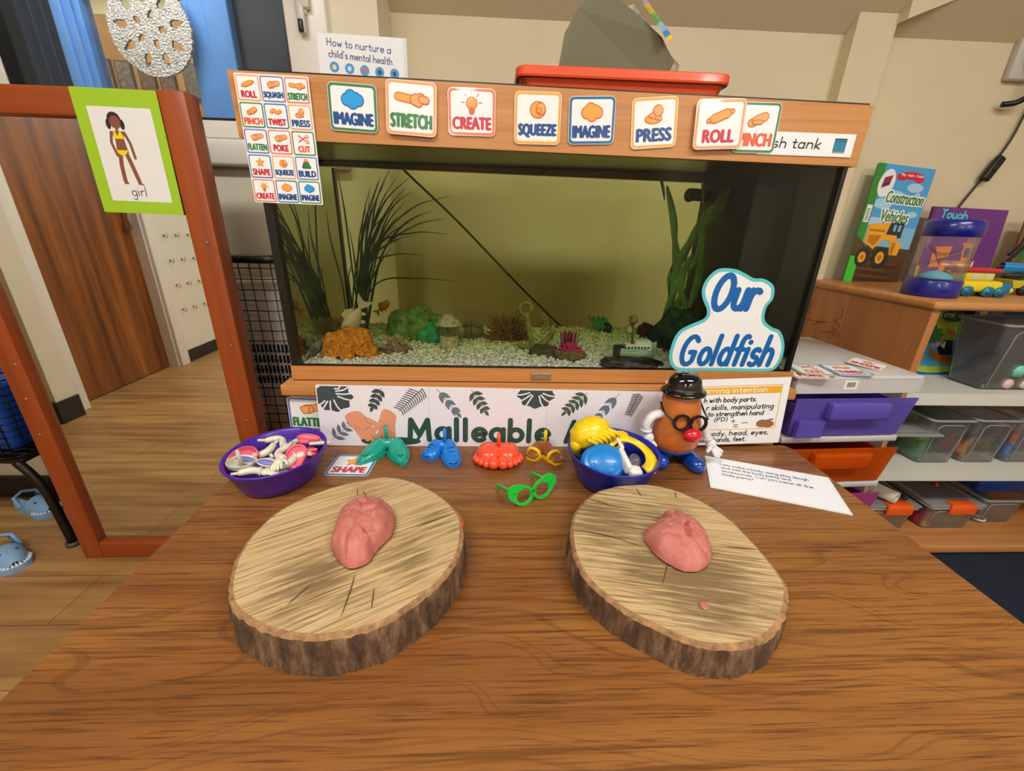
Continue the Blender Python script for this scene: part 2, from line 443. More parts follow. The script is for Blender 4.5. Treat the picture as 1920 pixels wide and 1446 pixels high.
# ------------------------------------------------------------------ materials of the place
CREAM = plain('#dfd1b0', 0.6, noise_amt=0.03, noise_scale=6, bump=0.05, bump_scale=300)
CREAM2 = plain('#e2dac4', 0.55, noise_amt=0.03, noise_scale=5)
OFFWHITE = plain('#e6e2d2', 0.5)
CEIL = plain('#cfc0a0', 0.8)
UPVC = plain('#ece9e0', 0.3)
BLACKSKIRT = plain('#1b1b1d', 0.35, noise_amt=0.3, noise_scale=25)
BLACK = plain('#0d0d0e', 0.35)
BLACKPL = plain('#0b0b0c', 0.15, coat=0.5)
STEEL = plain('#b8b8ba', 0.25, 1.0)
FLOORM = None
def floor_material():
    m, nt, b = new_mat('plank_floor'); L = nt.links.new
    mp = mapping(nt, (1, 1, 1))
    br = nt.nodes.new('ShaderNodeTexBrick'); br.offset = 0.37; br.inputs['Scale'].default_value = 1.0
    br.inputs['Brick Width'].default_value = 1.2; br.inputs['Row Height'].default_value = 0.17
    br.inputs['Mortar Size'].default_value = 0.0012; br.inputs['Mortar Smooth'].default_value = 0.3; br.inputs['Bias'].default_value = 0.0
    br.inputs['Color1'].default_value = rgb('#d0a468'); br.inputs['Color2'].default_value = rgb('#ba8f5a'); br.inputs['Mortar'].default_value = rgb('#6e4d2c')
    L(mp.outputs['Vector'], br.inputs['Vector'])
    m2 = mapping(nt, (2.2, 26, 26)); n = node(nt, 'ShaderNodeTexNoise', Scale=1.0, Detail=5.0); L(m2.outputs['Vector'], n.inputs['Vector'])
    r = ramp(nt, [(0.3, '#8f7658'), (0.5, '#d6cdbd'), (0.7, '#ffffff')]); L(n.outputs['Fac'], r.inputs['Fac'])
    mx = node(nt, 'ShaderNodeMix', data_type='RGBA', blend_type='MULTIPLY'); mx.inputs['Factor'].default_value = 0.7
    L(br.outputs['Color'], mx.inputs[6]); L(r.outputs['Color'], mx.inputs[7]); L(mx.outputs[2], b.inputs['Base Color'])
    b.inputs['Roughness'].default_value = 0.42
    return m
FLOORM = floor_material()
BEECH = wood('beech_laminate', [(0.3, '#b5783f'), (0.5, '#c08449'), (0.7, '#c98f58')], (1.2, 45, 60), (8, 260, 260), 0.38, fine_amt=0.22, fine_dark='#8a4f22', bump=0.0)
BEECHV = wood('beech_laminate_upright', [(0.3, '#a9693a'), (0.5, '#b87644'), (0.7, '#c58450')], (45, 22, 1.0), (260, 120, 7), 0.4, fine_amt=0.2, fine_dark='#7d451f', bump=0.0)
def teak():
    m, nt, b = new_mat('teak_table_laminate'); L = nt.links.new
    def noise2(scale, detail=3.0, rough=.5):
        mp = mapping(nt, scale); n = node(nt, 'ShaderNodeTexNoise', Scale=1.0, Detail=detail, Roughness=rough); L(mp.outputs['Vector'], n.inputs['Vector']); return n
    low = noise2((1.2, 11, 1), 3.0); warp = noise2((1.7, 6, 1), 2.0); fine = noise2((14, 480, 1), 3.0, .6); streak = noise2((6, 230, 1), 3.0, .6)
    base = ramp(nt, [(.28, '#764921'), (.45, '#885528'), (.58, '#96632f'), (.75, '#805025')]); L(low.outputs['Fac'], base.inputs['Fac'])
    tc = nt.nodes.new('ShaderNodeTexCoord'); sx = nt.nodes.new('ShaderNodeSeparateXYZ'); L(tc.outputs['Object'], sx.inputs[0])
    my = node(nt, 'ShaderNodeMath', operation='MULTIPLY'); L(sx.outputs['Y'], my.inputs[0]); my.inputs[1].default_value = 52.0
    mw = node(nt, 'ShaderNodeMath', operation='MULTIPLY_ADD'); L(warp.outputs['Fac'], mw.inputs[0]); mw.inputs[1].default_value = 17.0; L(my.outputs[0], mw.inputs[2])
    cb = nt.nodes.new('ShaderNodeCombineXYZ'); L(mw.outputs[0], cb.inputs[0])
    rings = node(nt, 'ShaderNodeTexNoise', Scale=1.6, Detail=1.0); L(cb.outputs[0], rings.inputs['Vector'])
    rr = ramp(nt, [(.55, (0, 0, 0, 1)), (.60, (1, 1, 1, 1)), (.65, (0, 0, 0, 1))]); L(rings.outputs['Fac'], rr.inputs['Fac'])
    def over(prev, fac, amt, col):
        mu = node(nt, 'ShaderNodeMath', operation='MULTIPLY'); L(fac, mu.inputs[0]); mu.inputs[1].default_value = amt
        mx = node(nt, 'ShaderNodeMix', data_type='RGBA'); L(mu.outputs[0], mx.inputs['Factor']); L(prev, mx.inputs[6]); mx.inputs[7].default_value = rgb(col); return mx.outputs[2]
    c = over(base.outputs['Color'], rr.outputs['Color'], .45, '#5a3315')
    rs = ramp(nt, [(.50, (0, 0, 0, 1)), (.66, (1, 1, 1, 1))]); L(streak.outputs['Fac'], rs.inputs['Fac']); c = over(c, rs.outputs['Color'], .60, '#4a280c')
    rf = ramp(nt, [(.55, (0, 0, 0, 1)), (.66, (1, 1, 1, 1))]); L(fine.outputs['Fac'], rf.inputs['Fac']); c = over(c, rf.outputs['Color'], .55, '#351c0a')
    L(c, b.inputs['Base Color']); b.inputs['Roughness'].default_value = .34; setin(b, 'Coat Weight', .1); setin(b, 'Coat Roughness', .25)
    return m
TEAK = teak()
REDWOOD = wood('red_stained_pine', [(0.3, '#8a3d17'), (0.5, '#9d481d'), (0.7, '#a95325')], (30, 30, 1.2), (120, 120, 5), 0.35, fine_amt=0.15, fine_dark='#6a2a10', bump=0.03)
REDWOODX = wood('red_stained_pine_rail', [(0.3, '#8a3d17'), (0.5, '#9d481d'), (0.7, '#a95325')], (1.2, 30, 30), (5, 120, 120), 0.35, fine_amt=0.15, fine_dark='#6a2a10', bump=0.03)
DOORW = wood('door_veneer', [(0.28, '#4f270d'), (0.45, '#7c451a'), (0.58, '#95561f'), (0.75, '#a8692c')], (3, 16, 0.9), (60, 90, 4), 0.35, warp=0.8, warp_scale=(1, 3, .5), fine_amt=0.3, bump=0.0)
MIRROR = plain('#e4e6e2', 0.015, 1.0)
WHITEPL = plain('#eeeae0', 0.3, coat=0.2)
# ------------------------------------------------------------------ the room
struct(MB().box(-3.2, .2, -8.2, 3.5, -.05, 0, FLOORM), 'floor', 'wood-effect plank floor')
CARPET = plain('#131d33', 0.95, noise_amt=0.5, noise_scale=160, bump=0.8, bump_scale=260)
struct(MB().box(.2, 3.2, -8.2, 1.7, -.05, 0, CARPET), 'floor_carpet', 'dark navy ribbed carpet')
struct(MB().box(-.327, 3.1, 1.6, 1.7, 0, 2.0, CREAM), 'wall_back', 'cream back wall behind the tank')
w = MB()
w.box(-3.1, -.427, 1.43, 1.53, 0, 1.18, CREAM2).box(-3.1, -1.38, 1.43, 1.53, 1.18, 2.3, CREAM2)
w.box(-.46, -.427, 1.43, 1.53, 1.18, 2.3, CREAM2).box(-1.38, -.46, 1.43, 1.53, 1.80, 2.3, CREAM2)
w.box(-.427, -.327, 1.43, 1.7, 0, 2.3, CREAM2)
struct(w, 'wall_window_side', 'cream wall under and around the window')
struct(MB().box(3.0, 3.1, -8.1, 1.7, 0, 2.5, CREAM), 'wall_right')
w = MB().box(-3.1, .6, -8.1, -8.0, 0, 2.5, CREAM).box(1.5, 3.1, -8.1, -8.0, 0, 2.5, CREAM).box(.6, 1.5, -8.1, -8.0, 2.0, 2.5, CREAM)
struct(w, 'wall_rear')
w = MB().box(-2.42, -2.32, -8.1, -.775, 0, 2.5, OFFWHITE).box(-2.42, -2.32, -.03, .06, 0, 2.5, OFFWHITE).box(-2.42, -2.32, -.775, -.03, 2.02, 2.5, OFFWHITE)
struct(w, 'wall_left', 'off-white wall around the brown door')
struct(MB().box(-3.1, -2.265, .06, .167, 0, 2.5, CREAM2), 'wall_left_return')
struct(MB().box(-3.1, -3.0, .167, 1.43, 0, 2.5, CREAM2), 'wall_left_recess')
c = MB().box(-3.2, 3.2, -8.2, .72, 2.46, 2.55, CEIL)
for x0, x1, y1 in ((-3.2, -.38, 1.45), (-.38, 3.2, 1.69)):
    z1 = 2.46 - .94 * (y1 - .72)
    c.add([(x0, .72, 2.46), (x1, .72, 2.46), (x1, y1, z1), (x0, y1, z1), (x0, .72, 2.55), (x1, .72, 2.55), (x1, y1, z1 + .09), (x0, y1, z1 + .09)],
          [(0, 1, 2, 3), (4, 7, 6, 5), (0, 4, 5, 1), (2, 6, 7, 3), (0, 3, 7, 4), (1, 5, 6, 2)], CEIL)
struct(c, 'ceiling', 'cream ceiling sloping down to the back wall')
struct(MB().box(1.11, 1.237, 1.555, 1.6, 0, 1.78, CREAM), 'trim_1', 'cream boxed post on the back wall')
b = MB()
b.add([(1.237, 1.52, 1.65), (1.80, 1.52, 1.87), (1.80, 1.52, 2.1), (1.237, 1.52, 1.9), (1.237, 1.6, 1.65), (1.80, 1.6, 1.87), (1.80, 1.6, 2.1), (1.237, 1.6, 1.9)],
      [(0, 1, 2, 3), (7, 6, 5, 4), (0, 4, 5, 1), (1, 5, 6, 2), (2, 6, 7, 3), (3, 7, 4, 0)], CREAM)
struct(b, 'trim_2', 'cream sloping beam rising from the boxed post')
struct(MB().box(-2.325, -2.31, -8.0, -.858, 0, .09, BLACKSKIRT), 'baseboard_left')
struct(MB().box(-2.32, -2.255, .052, .177, 0, .12, BLACKSKIRT).box(-3.0, -2.3, .16, .177, 0, .12, BLACKSKIRT), 'baseboard_return')
struct(MB().box(-3.0, -.33, 1.415, 1.43, 0, .09, BLACKSKIRT), 'baseboard_back')
# brown door behind the photographer's left, seen in the mirror
a = MB()
for y0, y1 in ((-.03, .05), (-.858, -.775)): a.rbox(-2.33, -2.296, y0, y1, 0, 2.1, UPVC, .005)
a.rbox(-2.33, -2.296, -.858, .05, 2.02, 2.1, UPVC, .005)
a.box(-2.42, -2.32, -.031, -.045, 0, 2.03, UPVC); a.box(-2.42, -2.32, -.775, -.765, 0, 2.03, UPVC)
struct(a, 'trim_3', 'white door frame')
d = struct(MB().box(-2.425, -2.385, -.766, -.044, .008, 2.02, DOORW), 'door_1', 'brown veneered door')
h = MB()
h.tube(spline([(-2.385, -.72, 1.08), (-2.34, -.72, 1.075), (-2.335, -.71, 1.02), (-2.34, -.715, .95), (-2.385, -.715, .945)], 5), .011, STEEL, 10)
h.build('door_handle', d)
# an unlit doorway and shelves at the back of the room
d2 = struct(MB().box(.6, 1.5, -8.06, -8.02, 0, 2.0, plain('#c9c4b2', .5)), 'door_2')
MB().box(1.35, 1.4, -8.02, -7.98, .95, 1.1, STEEL).build('door_handle', d2)

# window in the back wall
fr = MB()
fr.rbox(-.57, -.458, 1.405, 1.5, 1.25, 1.80, UPVC, .006).rbox(-1.385, -1.337, 1.405, 1.5, 1.25, 1.80, UPVC, .006)
fr.rbox(-1.385, -.458, 1.41, 1.5, 1.252, 1.30, UPVC, .006).rbox(-1.385, -.458, 1.41, 1.5, 1.765, 1.80, UPVC, .006)
fr.box(-.575, -.568, 1.41, 1.49, 1.295, 1.77, BLACK).box(-1.337, -1.33, 1.41, 1.49, 1.295, 1.77, BLACK).box(-1.337, -.57, 1.41, 1.49, 1.297, 1.303, BLACK)
win = struct(fr, 'window_1', 'white plastic framed window')
MB().rbox(-1.42, -.44, 1.385, 1.44, 1.18, 1.248, UPVC, .008).build('window_sill', win)
GLASSW = clear('window_glass', '#dfe6ea', 0.03, 0.02, 0.55, 1.4)
MB().box(-1.335, -.572, 1.445, 1.449, 1.30, 1.768, GLASSW).build('pane', win)
wh = MB().rbox(-.535, -.505, 1.392, 1.408, 1.545, 1.625, WHITEPL, .005)
wh.rbox(-.53, -.508, 1.385, 1.395, 1.50, 1.575, plain('#c9c8c4', .3), .004).cyl((-.521, 1.375, 1.585), (-.521, 1.395, 1.585), .010, plain('#8a8a8c', .3, .7)).rbox(-.515, -.494, 1.385, 1.402, 1.555, 1.60, plain('#ded4b8', .4), .003)
wh.rbox(-.525, -.513, 1.378, 1.39, 1.502, 1.53, BLACK, .003)
wh.build('window_handle', win)
# the corridor and blue glazed partition beyond the window
NAVY = plain('#16283a', 0.25, noise_amt=0.15, noise_scale=4)
BLUE = plain('#5b9be6', 0.4, noise_amt=0.05, noise_scale=20)
p = MB()
p.box(-2.9, -2.125, 2.31, 2.36, 0, 2.4, NAVY).box(-2.07, -1.885, 2.31, 2.36, 0, 2.4, NAVY).box(-1.15, -.45, 2.31, 2.36, 0, 2.4, NAVY)
p.box(-1.885, -1.15, 2.31, 2.36, 0, 1.42, NAVY)
for x in (-2.0, -1.95): p.box(x, x + .008, 2.302, 2.31, 0, 2.4, plain('#2a3c4c', .4))
pt = struct(p, 'wall_corridor', 'dark navy partition beyond the window')
f = MB()
f.rbox(-2.125, -2.07, 2.28, 2.36, 0, 2.4, BLUE, .006)
for x0, x1, y in ((-1.885, -1.84, 2.27), (-1.845, -1.81, 2.285), (-1.815, -1.785, 2.30)): f.rbox(x0, x1, y, 2.37, 1.0, 2.4, BLUE, .006)
for x0, x1, y in ((-1.36, -1.325, 2.30), (-1.33, -1.25, 2.285), (-1.255, -1.15, 2.265)): f.rbox(x0, x1, y, 2.37, 1.0, 2.4, BLUE, .006)
f.rbox(-1.80, -1.35, 2.29, 2.37, 1.36, 1.44, BLUE, .006).rbox(-1.80, -1.30, 2.29, 2.37, 1.92, 2.0, BLUE, .006)
w2 = struct(f, 'window_2', 'blue painted wooden window frame beyond the white window')
MB().box(-1.79, -1.35, 2.335, 2.339, 1.43, 1.93, clear('partition_glass', '#e4e6e0', .03, .02, .4)).build('pane', w2)
TAN = wood('far_room_panelling', [(0.3, '#a3773f'), (0.6, '#b98a4f'), (0.8, '#c59a63')], (7, 1, .5), (60, 1, 3), .6, fine_amt=.1, bump=0)
fw = MB().box(-3.1, -.4, 3.2, 3.3, 0, 2.15, TAN).box(-3.1, -.4, 3.2, 3.3, 2.15, 2.5, plain('#d8d3ae', .7)).box(-3.15, -3.1, 1.53, 3.3, 0, 2.5, CREAM).box(-.427, -.36, 1.7, 3.3, 0, 2.5, CREAM)
struct(fw, 'wall_far_room', 'tan panelled wall of the room beyond the corridor')
for i, (x, z, dz, txt) in enumerate([(-2.43, 1.86, .13, 'leftmost of the row of dim pictures'), (-2.31, 1.855, .13, 'second of the row of dim pictures'), (-2.18, 1.855, .12, 'middle one of the row of dim pictures'), (-2.06, 1.855, .12, 'fourth of the row of dim pictures'), (-1.91, 1.85, .14, 'rightmost of the row of dim pictures')]):
    q = MB().box(x - .05, x + .045, 3.185, 3.2, z - dz / 2 - .05, z + dz / 2, plain('#3a2c20', .6))
    q.box(x - .043, x + .038, 3.182, 3.186, z - dz / 2 - .043, z + dz / 2 - .007, plain(['#7a6a58', '#6e6560', '#66513f', '#6b5446', '#5e5a50'][i], .6, noise_amt=.6, noise_scale=60))
    tag(q.build('wall_picture', None, (x, 3.19, z)), txt + ' on the tan wall beyond the window', 'picture', 'pictures on the far wall')
# glittery disc ornament
def glitter():
    m, nt, b = new_mat('silver_glitter'); L = nt.links.new
    mp = mapping(nt, (1, 1, 1)); v = nt.nodes.new('ShaderNodeTexVoronoi'); v.inputs['Scale'].default_value = 300.0; L(mp.outputs['Vector'], v.inputs['Vector'])
    r = ramp(nt, [(0.0, '#8b877e'), (0.4, '#d5d0c4'), (0.75, '#ffffff')]); L(v.outputs['Color'], r.inputs['Fac']); L(r.outputs['Color'], b.inputs['Base Color'])
    b.inputs['Metallic'].default_value = 0.25; b.inputs['Roughness'].default_value = 0.3
    nm = nt.nodes.new('ShaderNodeBump'); nm.inputs['Strength'].default_value = 1.0; nm.inputs['Distance'].default_value = .01
    L(v.outputs['Color'], nm.inputs['Height']); L(nm.outputs['Normal'], b.inputs['Normal'])
    return m
GL = glitter()
def glitter_disc():
    mb = MB(); cx, cz, R = -1.478, 1.775, .172; n = 44; y = 2.245
    holes = []
    for k in range(9):                               # leaf shaped holes ring the rim, petals ring the middle
        a = 2 * PI * k / 9 + .2; holes.append((cx + .118 * math.cos(a), cz + .118 * math.sin(a), a, .026, .009))
    for k in range(5):
        a = 2 * PI * k / 5; holes.append((cx + .055 * math.cos(a), cz + .055 * math.sin(a), a, .016, .007))
    N = 96; step = 2 * R / N; ok = {}
    for i in range(N + 1):
        for j in range(N + 1):
            x = cx - R + i * step; z = cz - R + j * step
            rr = math.hypot(x - cx, z - cz)
            good = rr < R + .004 * noise.noise(Vector((x * 60, z * 60, 0)))
            if good:
                for hx, hz, a, l, wd in holes:
                    u = (x - hx) * math.cos(a) + (z - hz) * math.sin(a); v = -(x - hx) * math.sin(a) + (z - hz) * math.cos(a)
                    if (u / l) ** 2 + (v / (wd * (1.2 - .8 * u / l))) ** 2 < 1: good = False
            ok[i, j] = good
    idx = {}; vs = []; fs = []
    for layer in (0, 1):
        for (i, j), g in ok.items():
            if g: idx[i, j, layer] = len(vs); vs.append((cx - R + i * step, y + .012 * layer + .003 * noise.noise(Vector((i * .6, j * .6, layer))), cz - R + j * step))
    for i in range(N):
        for j in range(N):
            if ok[i, j] and ok[i + 1, j] and ok[i + 1, j + 1] and ok[i, j + 1]:
                fs.append((idx[i, j, 0], idx[i + 1, j, 0], idx[i + 1, j + 1, 0], idx[i, j + 1, 0]))
                fs.append((idx[i, j, 1], idx[i, j + 1, 1], idx[i + 1, j + 1, 1], idx[i + 1, j, 1]))
    mb.add(vs, fs, GL)
    o = mb.build('glitter_disc', None, (cx, y, cz))
    tag(o, 'round silver glittery ornament with leaf shaped holes at the window', 'ornament')
glitter_disc()
# small notice in the far window
tag(MB().box(-1.38, -1.362, 2.322, 2.326, 1.72, 1.76, plain('#cfc9b8', .6)).box(-1.379, -1.363, 2.320, 2.3225, 1.728, 1.738, plain('#4a443c', .6)).build('notice', None, (-1.37, 2.32, 1.72)), 'tiny pale notice at the right edge of the blue window', 'notice')

# ceiling lights
for i, (lx, ly) in enumerate(LAMPS):
    t = thing('ceiling_light', ['ceiling light panel over the right end of the table', 'ceiling light panel over the left end of the table', 'ceiling light panel in the middle of the room, right', 'ceiling light panel in the middle of the room, left', 'ceiling light panel at the far end, right', 'ceiling light panel at the far end, left'][i], 'ceiling light', (lx, ly, 2.46), group='ceiling light panels')
    f = MB()
    for x0, x1, y0, y1 in ((-.62, .62, -.2, -.17), (-.62, .62, .17, .2), (-.62, -.59, -.17, .17), (.59, .62, -.17, .17)): f.box(lx + x0, lx + x1, ly + y0, ly + y1, 2.42, 2.46, WHITEPL)
    f.build('frame', t)
    em = bpy.data.materials.get('lamp_diffuser')
    if em is None:
        em, nt, bb = new_mat('lamp_diffuser'); setin(bb, 'Emission Color', (1, .95, .85, 1)); setin(bb, 'Emission Strength', 6.0)
    MB().box(lx - .59, lx + .59, ly - .17, ly + .17, 2.44, 2.455, em).build('diffuser', t)

# ------------------------------------------------------------------ standing mirror
t = thing('standing_mirror', 'tall mirror in a red-brown wooden frame standing on the floor', 'mirror', (-.995, 1.115, 0))
MB().rbox(-1.312, -1.254, 1.091, 1.14, 0, 1.293, REDWOOD, .004).build('post', t)
MB().rbox(-.738, -.678, 1.091, 1.14, 0, 1.293, REDWOOD, .004).build('post', t)
MB().rbox(-1.254, -.738, 1.0915, 1.139, 1.236, 1.292, REDWOODX, .004).build('rail', t)
MB().rbox(-1.254, -.738, 1.0915, 1.139, 0.002, .062, REDWOODX, .004).build('rail', t)
MB().box(-1.26, -.732, 1.108, 1.113, .055, 1.245, MIRROR).build('mirror_panel', t)
for x, z in ((-1.29, .78), (-1.285, .45), (-.70, .98), (-.70, .72), (-.705, .50), (-1.27, .66), (-1.28, .56)):
    MB().cyl((x, 1.089, z), (x, 1.093, z), .0035, plain('#a89a8a', .4, .6), 10).build('screw', t)
# girl card hanging on the mirror frame
GREEN = ink('#a3cf2c'); PAPER = ink('#eef0ee'); SKIN = ink('#8a5238'); INK = ink('#22262a'); YEL = ink('#f3dc21')
g = Sheet(.180, .248, GREEN, .003, .0014)
g.rect(.026, .026, .160, .214, PAPER, 1, .003)
gx = .078
g.line([(gx - .005, .130), (gx - .010, .100), (gx - .011, .068)], .009, SKIN, 2); g.line([(gx + .006, .130), (gx + .013, .100), (gx + .020, .067)], .009, SKIN, 2)
g.poly([(gx - .016, .062), (gx - .006, .069), (gx - .004, .062)], SKIN, 3); g.poly([(gx + .015, .062), (gx + .019, .069), (gx + .031, .060)], SKIN, 3)
g.poly([(gx - .014, .168), (gx + .014, .168), (gx + .010, .150), (gx + .013, .126), (gx - .012, .126), (gx - .009, .150)], SKIN, 2)
g.line([(gx - .014, .165), (gx - .019, .145), (gx - .013, .120)], .006, SKIN, 2); g.line([(gx + .014, .165), (gx + .021, .145), (gx + .024, .116)], .006, SKIN, 2)
g.line([(gx, .168), (gx, .176)], .006, SKIN, 3)
g.disc(gx - .001, .190, .0145, INK, 3, .015); g.disc(gx, .185, .0115, SKIN, 4, .0125)
g.disc(gx - .015, .181, .005, INK, 3, .010); g.disc(gx + .014, .181, .005, INK, 3, .010)
g.poly([(gx - .009, .168), (gx - .006, .168), (gx - .001, .158), (gx + .004, .168), (gx + .007, .168), (gx + .012, .153), (gx - .011, .153)], YEL, 5)
g.poly([(gx - .013, .131), (gx + .013, .131), (gx + .008, .124), (gx + .002, .120), (gx - .003, .120), (gx - .009, .124)], YEL, 5)
g.hand('girl', .075, .038, .0105, .0018, ink('#3a3c40'), 3)
o = g.place('picture_card', (-.918, 1.0885, 1.043), (PI / 2, 0.0, 0)); o.rotation_euler = (PI / 2, .012, 0)
tag(o, 'bright green picture card of a girl hanging on the mirror frame', 'card')
# cup hooks beside the brown door, seen in the mirror
hk = None
rows = ['lowest row', 'second lowest row', 'second highest row', 'top row']
for ri, z in enumerate((.39, .567, .738, .906)):
    for ci, y in enumerate((-.95, -1.065, -1.19, -1.31)):
        if hk is None:
            mbh = MB().tube([(0, 0, 0), (.012, 0, 0)] + [(.03 + .018 * math.cos(a), 0, .004 + .018 * math.sin(a)) for a in [PI + x * .5 for x in range(9)]], .0028, plain('#a9a69a', .3, .7), 8)
            mbh.cyl((0, 0, 0), (.003, 0, 0), .008, plain('#8d8a80', .4, .5))
            o = mbh.build('cup_hook', None, (0, 0, 0)); hk = o
        else:
            o = hk.copy(); COL.objects.link(o)
        o.location = (-2.319, y, z); o.rotation_euler = (0, 0, .5)
        tag(o, 'metal cup hook %s, %s' % (['nearest the brown door', 'second from the brown door', 'third from the brown door', 'farthest from the brown door'][ci], rows[ri]), 'hook', 'cup hooks beside the brown door')

# ------------------------------------------------------------------ heater, wire guard, wire rack, shoes
t = thing('heater', 'white wall heater with dark slots behind the black wire guard', 'heater', (-.85, 1.42, .3))
hb = MB().rbox(-1.2, -.56, 1.335, 1.412, .10, .86, plain('#e4e2da', .4), .012); hb.build('casing', t)
sl = MB()
for r in range(4):
    for k in range(46):
        x = -1.18 + k * .0131
        sl.box(x, x + .006, 1.331, 1.336, .655 - r * .036 - .026, .655 - r * .036, BLACK)
sl.build('grille', t)
WIRE = plain('#141210', .35, .3)
t = thing('wire_guard', 'black wire mesh guard in front of the white heater', 'guard', (-.9, 1.3, 0))
def guard_path(r):
    P = [(-1.28, 1.41), (-1.28, 1.30)] + arc(-1.24, 1.285, .04, .04, 180, 270, 4) + arc(-.655, 1.295, .05, .05, 270, 360, 5) + [(-.605, 1.41)]
    return P
gp = guard_path(0)
MB().tube([(x, y, .93) for x, y in gp], .012, WIRE, 8, flat=1.0).build('top_bar', t)
g = MB()
for k in range(29):
    z = .905 - k * .0305
    g.tube([(x, y, z) for x, y in gp], .0016, WIRE, 5)
for k in range(21):
    x = -1.24 + k * .03
    g.cyl((x, 1.247, .93), (x, 1.247, .03), .0016, WIRE, 5)
for k in range(4):
    y = 1.30 + k * .03
    g.cyl((-.605, y, .93), (-.605, y, .03), .0016, WIRE, 5); g.cyl((-1.28, y, .93), (-1.28, y, .03), .0016, WIRE, 5)
g.build('wire_grid', t)
MB().tube([(x, y, .02) for x, y in gp], .010, WIRE, 8).cyl((-.62, 1.26, 0), (-.62, 1.26, .93), .006, WIRE, 8).cyl((-1.26, 1.26, 0), (-1.26, 1.26, .93), .006, WIRE, 8).build('foot_bar', t)

t = thing('wire_rack', 'black wire rack with tubular legs left of the mirror', 'rack', (-1.7, 1.25, 0))
RK = plain('#1d1510', .4, .4)
def leg(sx, y):
    MB().tube(spline([(-1.7 + sx * .235, y, .32), (-1.7 + sx * .265, y, .27), (-1.7 + sx * .285, y, .2), (-1.7 + sx * .296, y, .012)], 5), .013, RK, 10).cyl((-1.7 + sx * .296, y, 0), (-1.7 + sx * .296, y, .014), .02, plain('#4a4640', .5), 12).build('leg', t)
for sx in (-1, 1):
    for y in (1.155, 1.36): leg(sx, y)
g = MB()
for k in range(13):
    z = .335 + k * .022
    P = rrect(-1.955 - .0012 * k, 1.15, -1.447 + .0012 * k, 1.375, .04, 4); P = P + [P[0]]
    g.tube([(x, y, z) for x, y in P], .0022, RK, 5)
for k in range(18):
    x = -1.935 + k * .028
    g.cyl((x, 1.15, .335), (x, 1.15, .60), .0022, RK, 5); g.cyl((x, 1.375, .335), (x, 1.375, .60), .0022, RK, 5)
for k in range(7):
    y = 1.18 + k * .028
    g.cyl((-1.447, y, .335), (-1.44, y, .60), .0022, RK, 5); g.cyl((-1.955, y, .335), (-1.955, y, .60), .0022, RK, 5); g.cyl((-1.95, y, .335), (-1.45, y, .335), .0022, RK, 5)
g.build('basket', t)
MB().rbox(-1.95, -1.45, 1.155, 1.37, .31, .328, RK, .008).build('tray', t)
tag(MB().rbox(-1.93, -1.475, 1.175, 1.35, .342, .56, plain('#0d49b4', .4), .02).build('blue_box', None, (-1.7, 1.25, .34)), 'blue plastic box inside the black wire rack', 'box')

SHOE = plain('#7fa9d2', .6, noise_amt=.08, noise_scale=60); SHOED = plain('#34527a', .7); TEETH = plain('#e6e6e0', .5)
def shoe(loc, rz, label):
    t = thing('shoe', label, 'shoe', loc, rz, group='blue shoes on the floor')
    sole = [(-.07, -.026), (-.06, -.032), (0, -.032), (.05, -.040), (.075, -.03), (.085, 0), (.075, .03), (.05, .038), (0, .03), (-.06, .03), (-.075, .0)]
    sole = spline2(sole, 4, True)
    MB().prism(sole, 0, .018, SHOE, smooth=True).local('sole', t)
    u = MB(); n = 14; vs = []; fs = []
    for i in range(n + 1):                                      # upper: a toe cap and low sides round an opening
        x = -.07 + .15 * i / n
        hh = .045 if x < .0 else .05 * math.sqrt(max(0, 1 - ((x - .0) / .083) ** 2)) + .004
        wd = .033 if x < 0 else .038 * math.sqrt(max(.02, 1 - (max(0, x - .03) / .054) ** 2))
        for k in range(11):
            a = PI * k / 10
            vs.append((x, -wd * math.cos(a), .016 + hh * math.sin(a) ** .8))
    for i in range(n):
        x = -.07 + .15 * (i + .5) / n
        for k in range(10):
            if x < .012 and 3 <= k <= 6: continue
            fs.append((i * 11 + k, (i + 1) * 11 + k, (i + 1) * 11 + k + 1, i * 11 + k + 1))
    u.add(vs, fs, SHOE, True).local('upper', t)
    MB().prism([(a * .82 - .002, b * .75) for a, b in sole], .018, .022, SHOED).local('insole', t)
    MB().tube([(-.02, -.035, .03), (-.055, -.03, .058), (-.07, 0, .066), (-.055, .03, .058), (-.02, .035, .03)], .006, SHOE, 8).local('strap', t)
    e = MB()
    for k in range(13):
        a = -1.3 + 2.6 * k / 12
        x, y = .034 + .050 * math.cos(a), .041 * math.sin(a); x2, y2 = .034 + .043 * math.cos(a), .036 * math.sin(a)
        e.add([(x, y - .004, .018), (x, y + .004, .018), (x2, y2, .031), (x2 - .003, y2, .018)], [(0, 1, 2), (0, 2, 3), (1, 3, 2)], TEETH)
    e.local('teeth', t)
    MB().ball((.045, -.018, .055), .005, SHOED).local('eye', t); MB().ball((.045, .018, .055), .005, SHOED).local('eye', t)
shoe((-1.69, 1.335, 0), -.35, 'light blue shoe with an open strap under the black wire rack')
shoe((-1.535, 1.085, 0), -.55, 'light blue shoe with white zigzag teeth nearest the left edge of the photo')

# ------------------------------------------------------------------ table
t = thing('table', 'low wood-effect table filling the foreground', 'table', (.088, .44, 0))
tp = MB(); tp.prism([(-.461, .12), (.637, .12), (.637, .748), (.627, .764), (-.461, .764)], TOP - .022, TOP, TEAK); tp.build('tabletop', t)
for x, y in ((-.41, .17), (.585, .17), (-.41, .71), (.585, .71)):
    MB().cyl((x, y, 0), (x, y, TOP - .022), .016, plain('#3a3a3c', .4, .5), 12).build('leg', t)
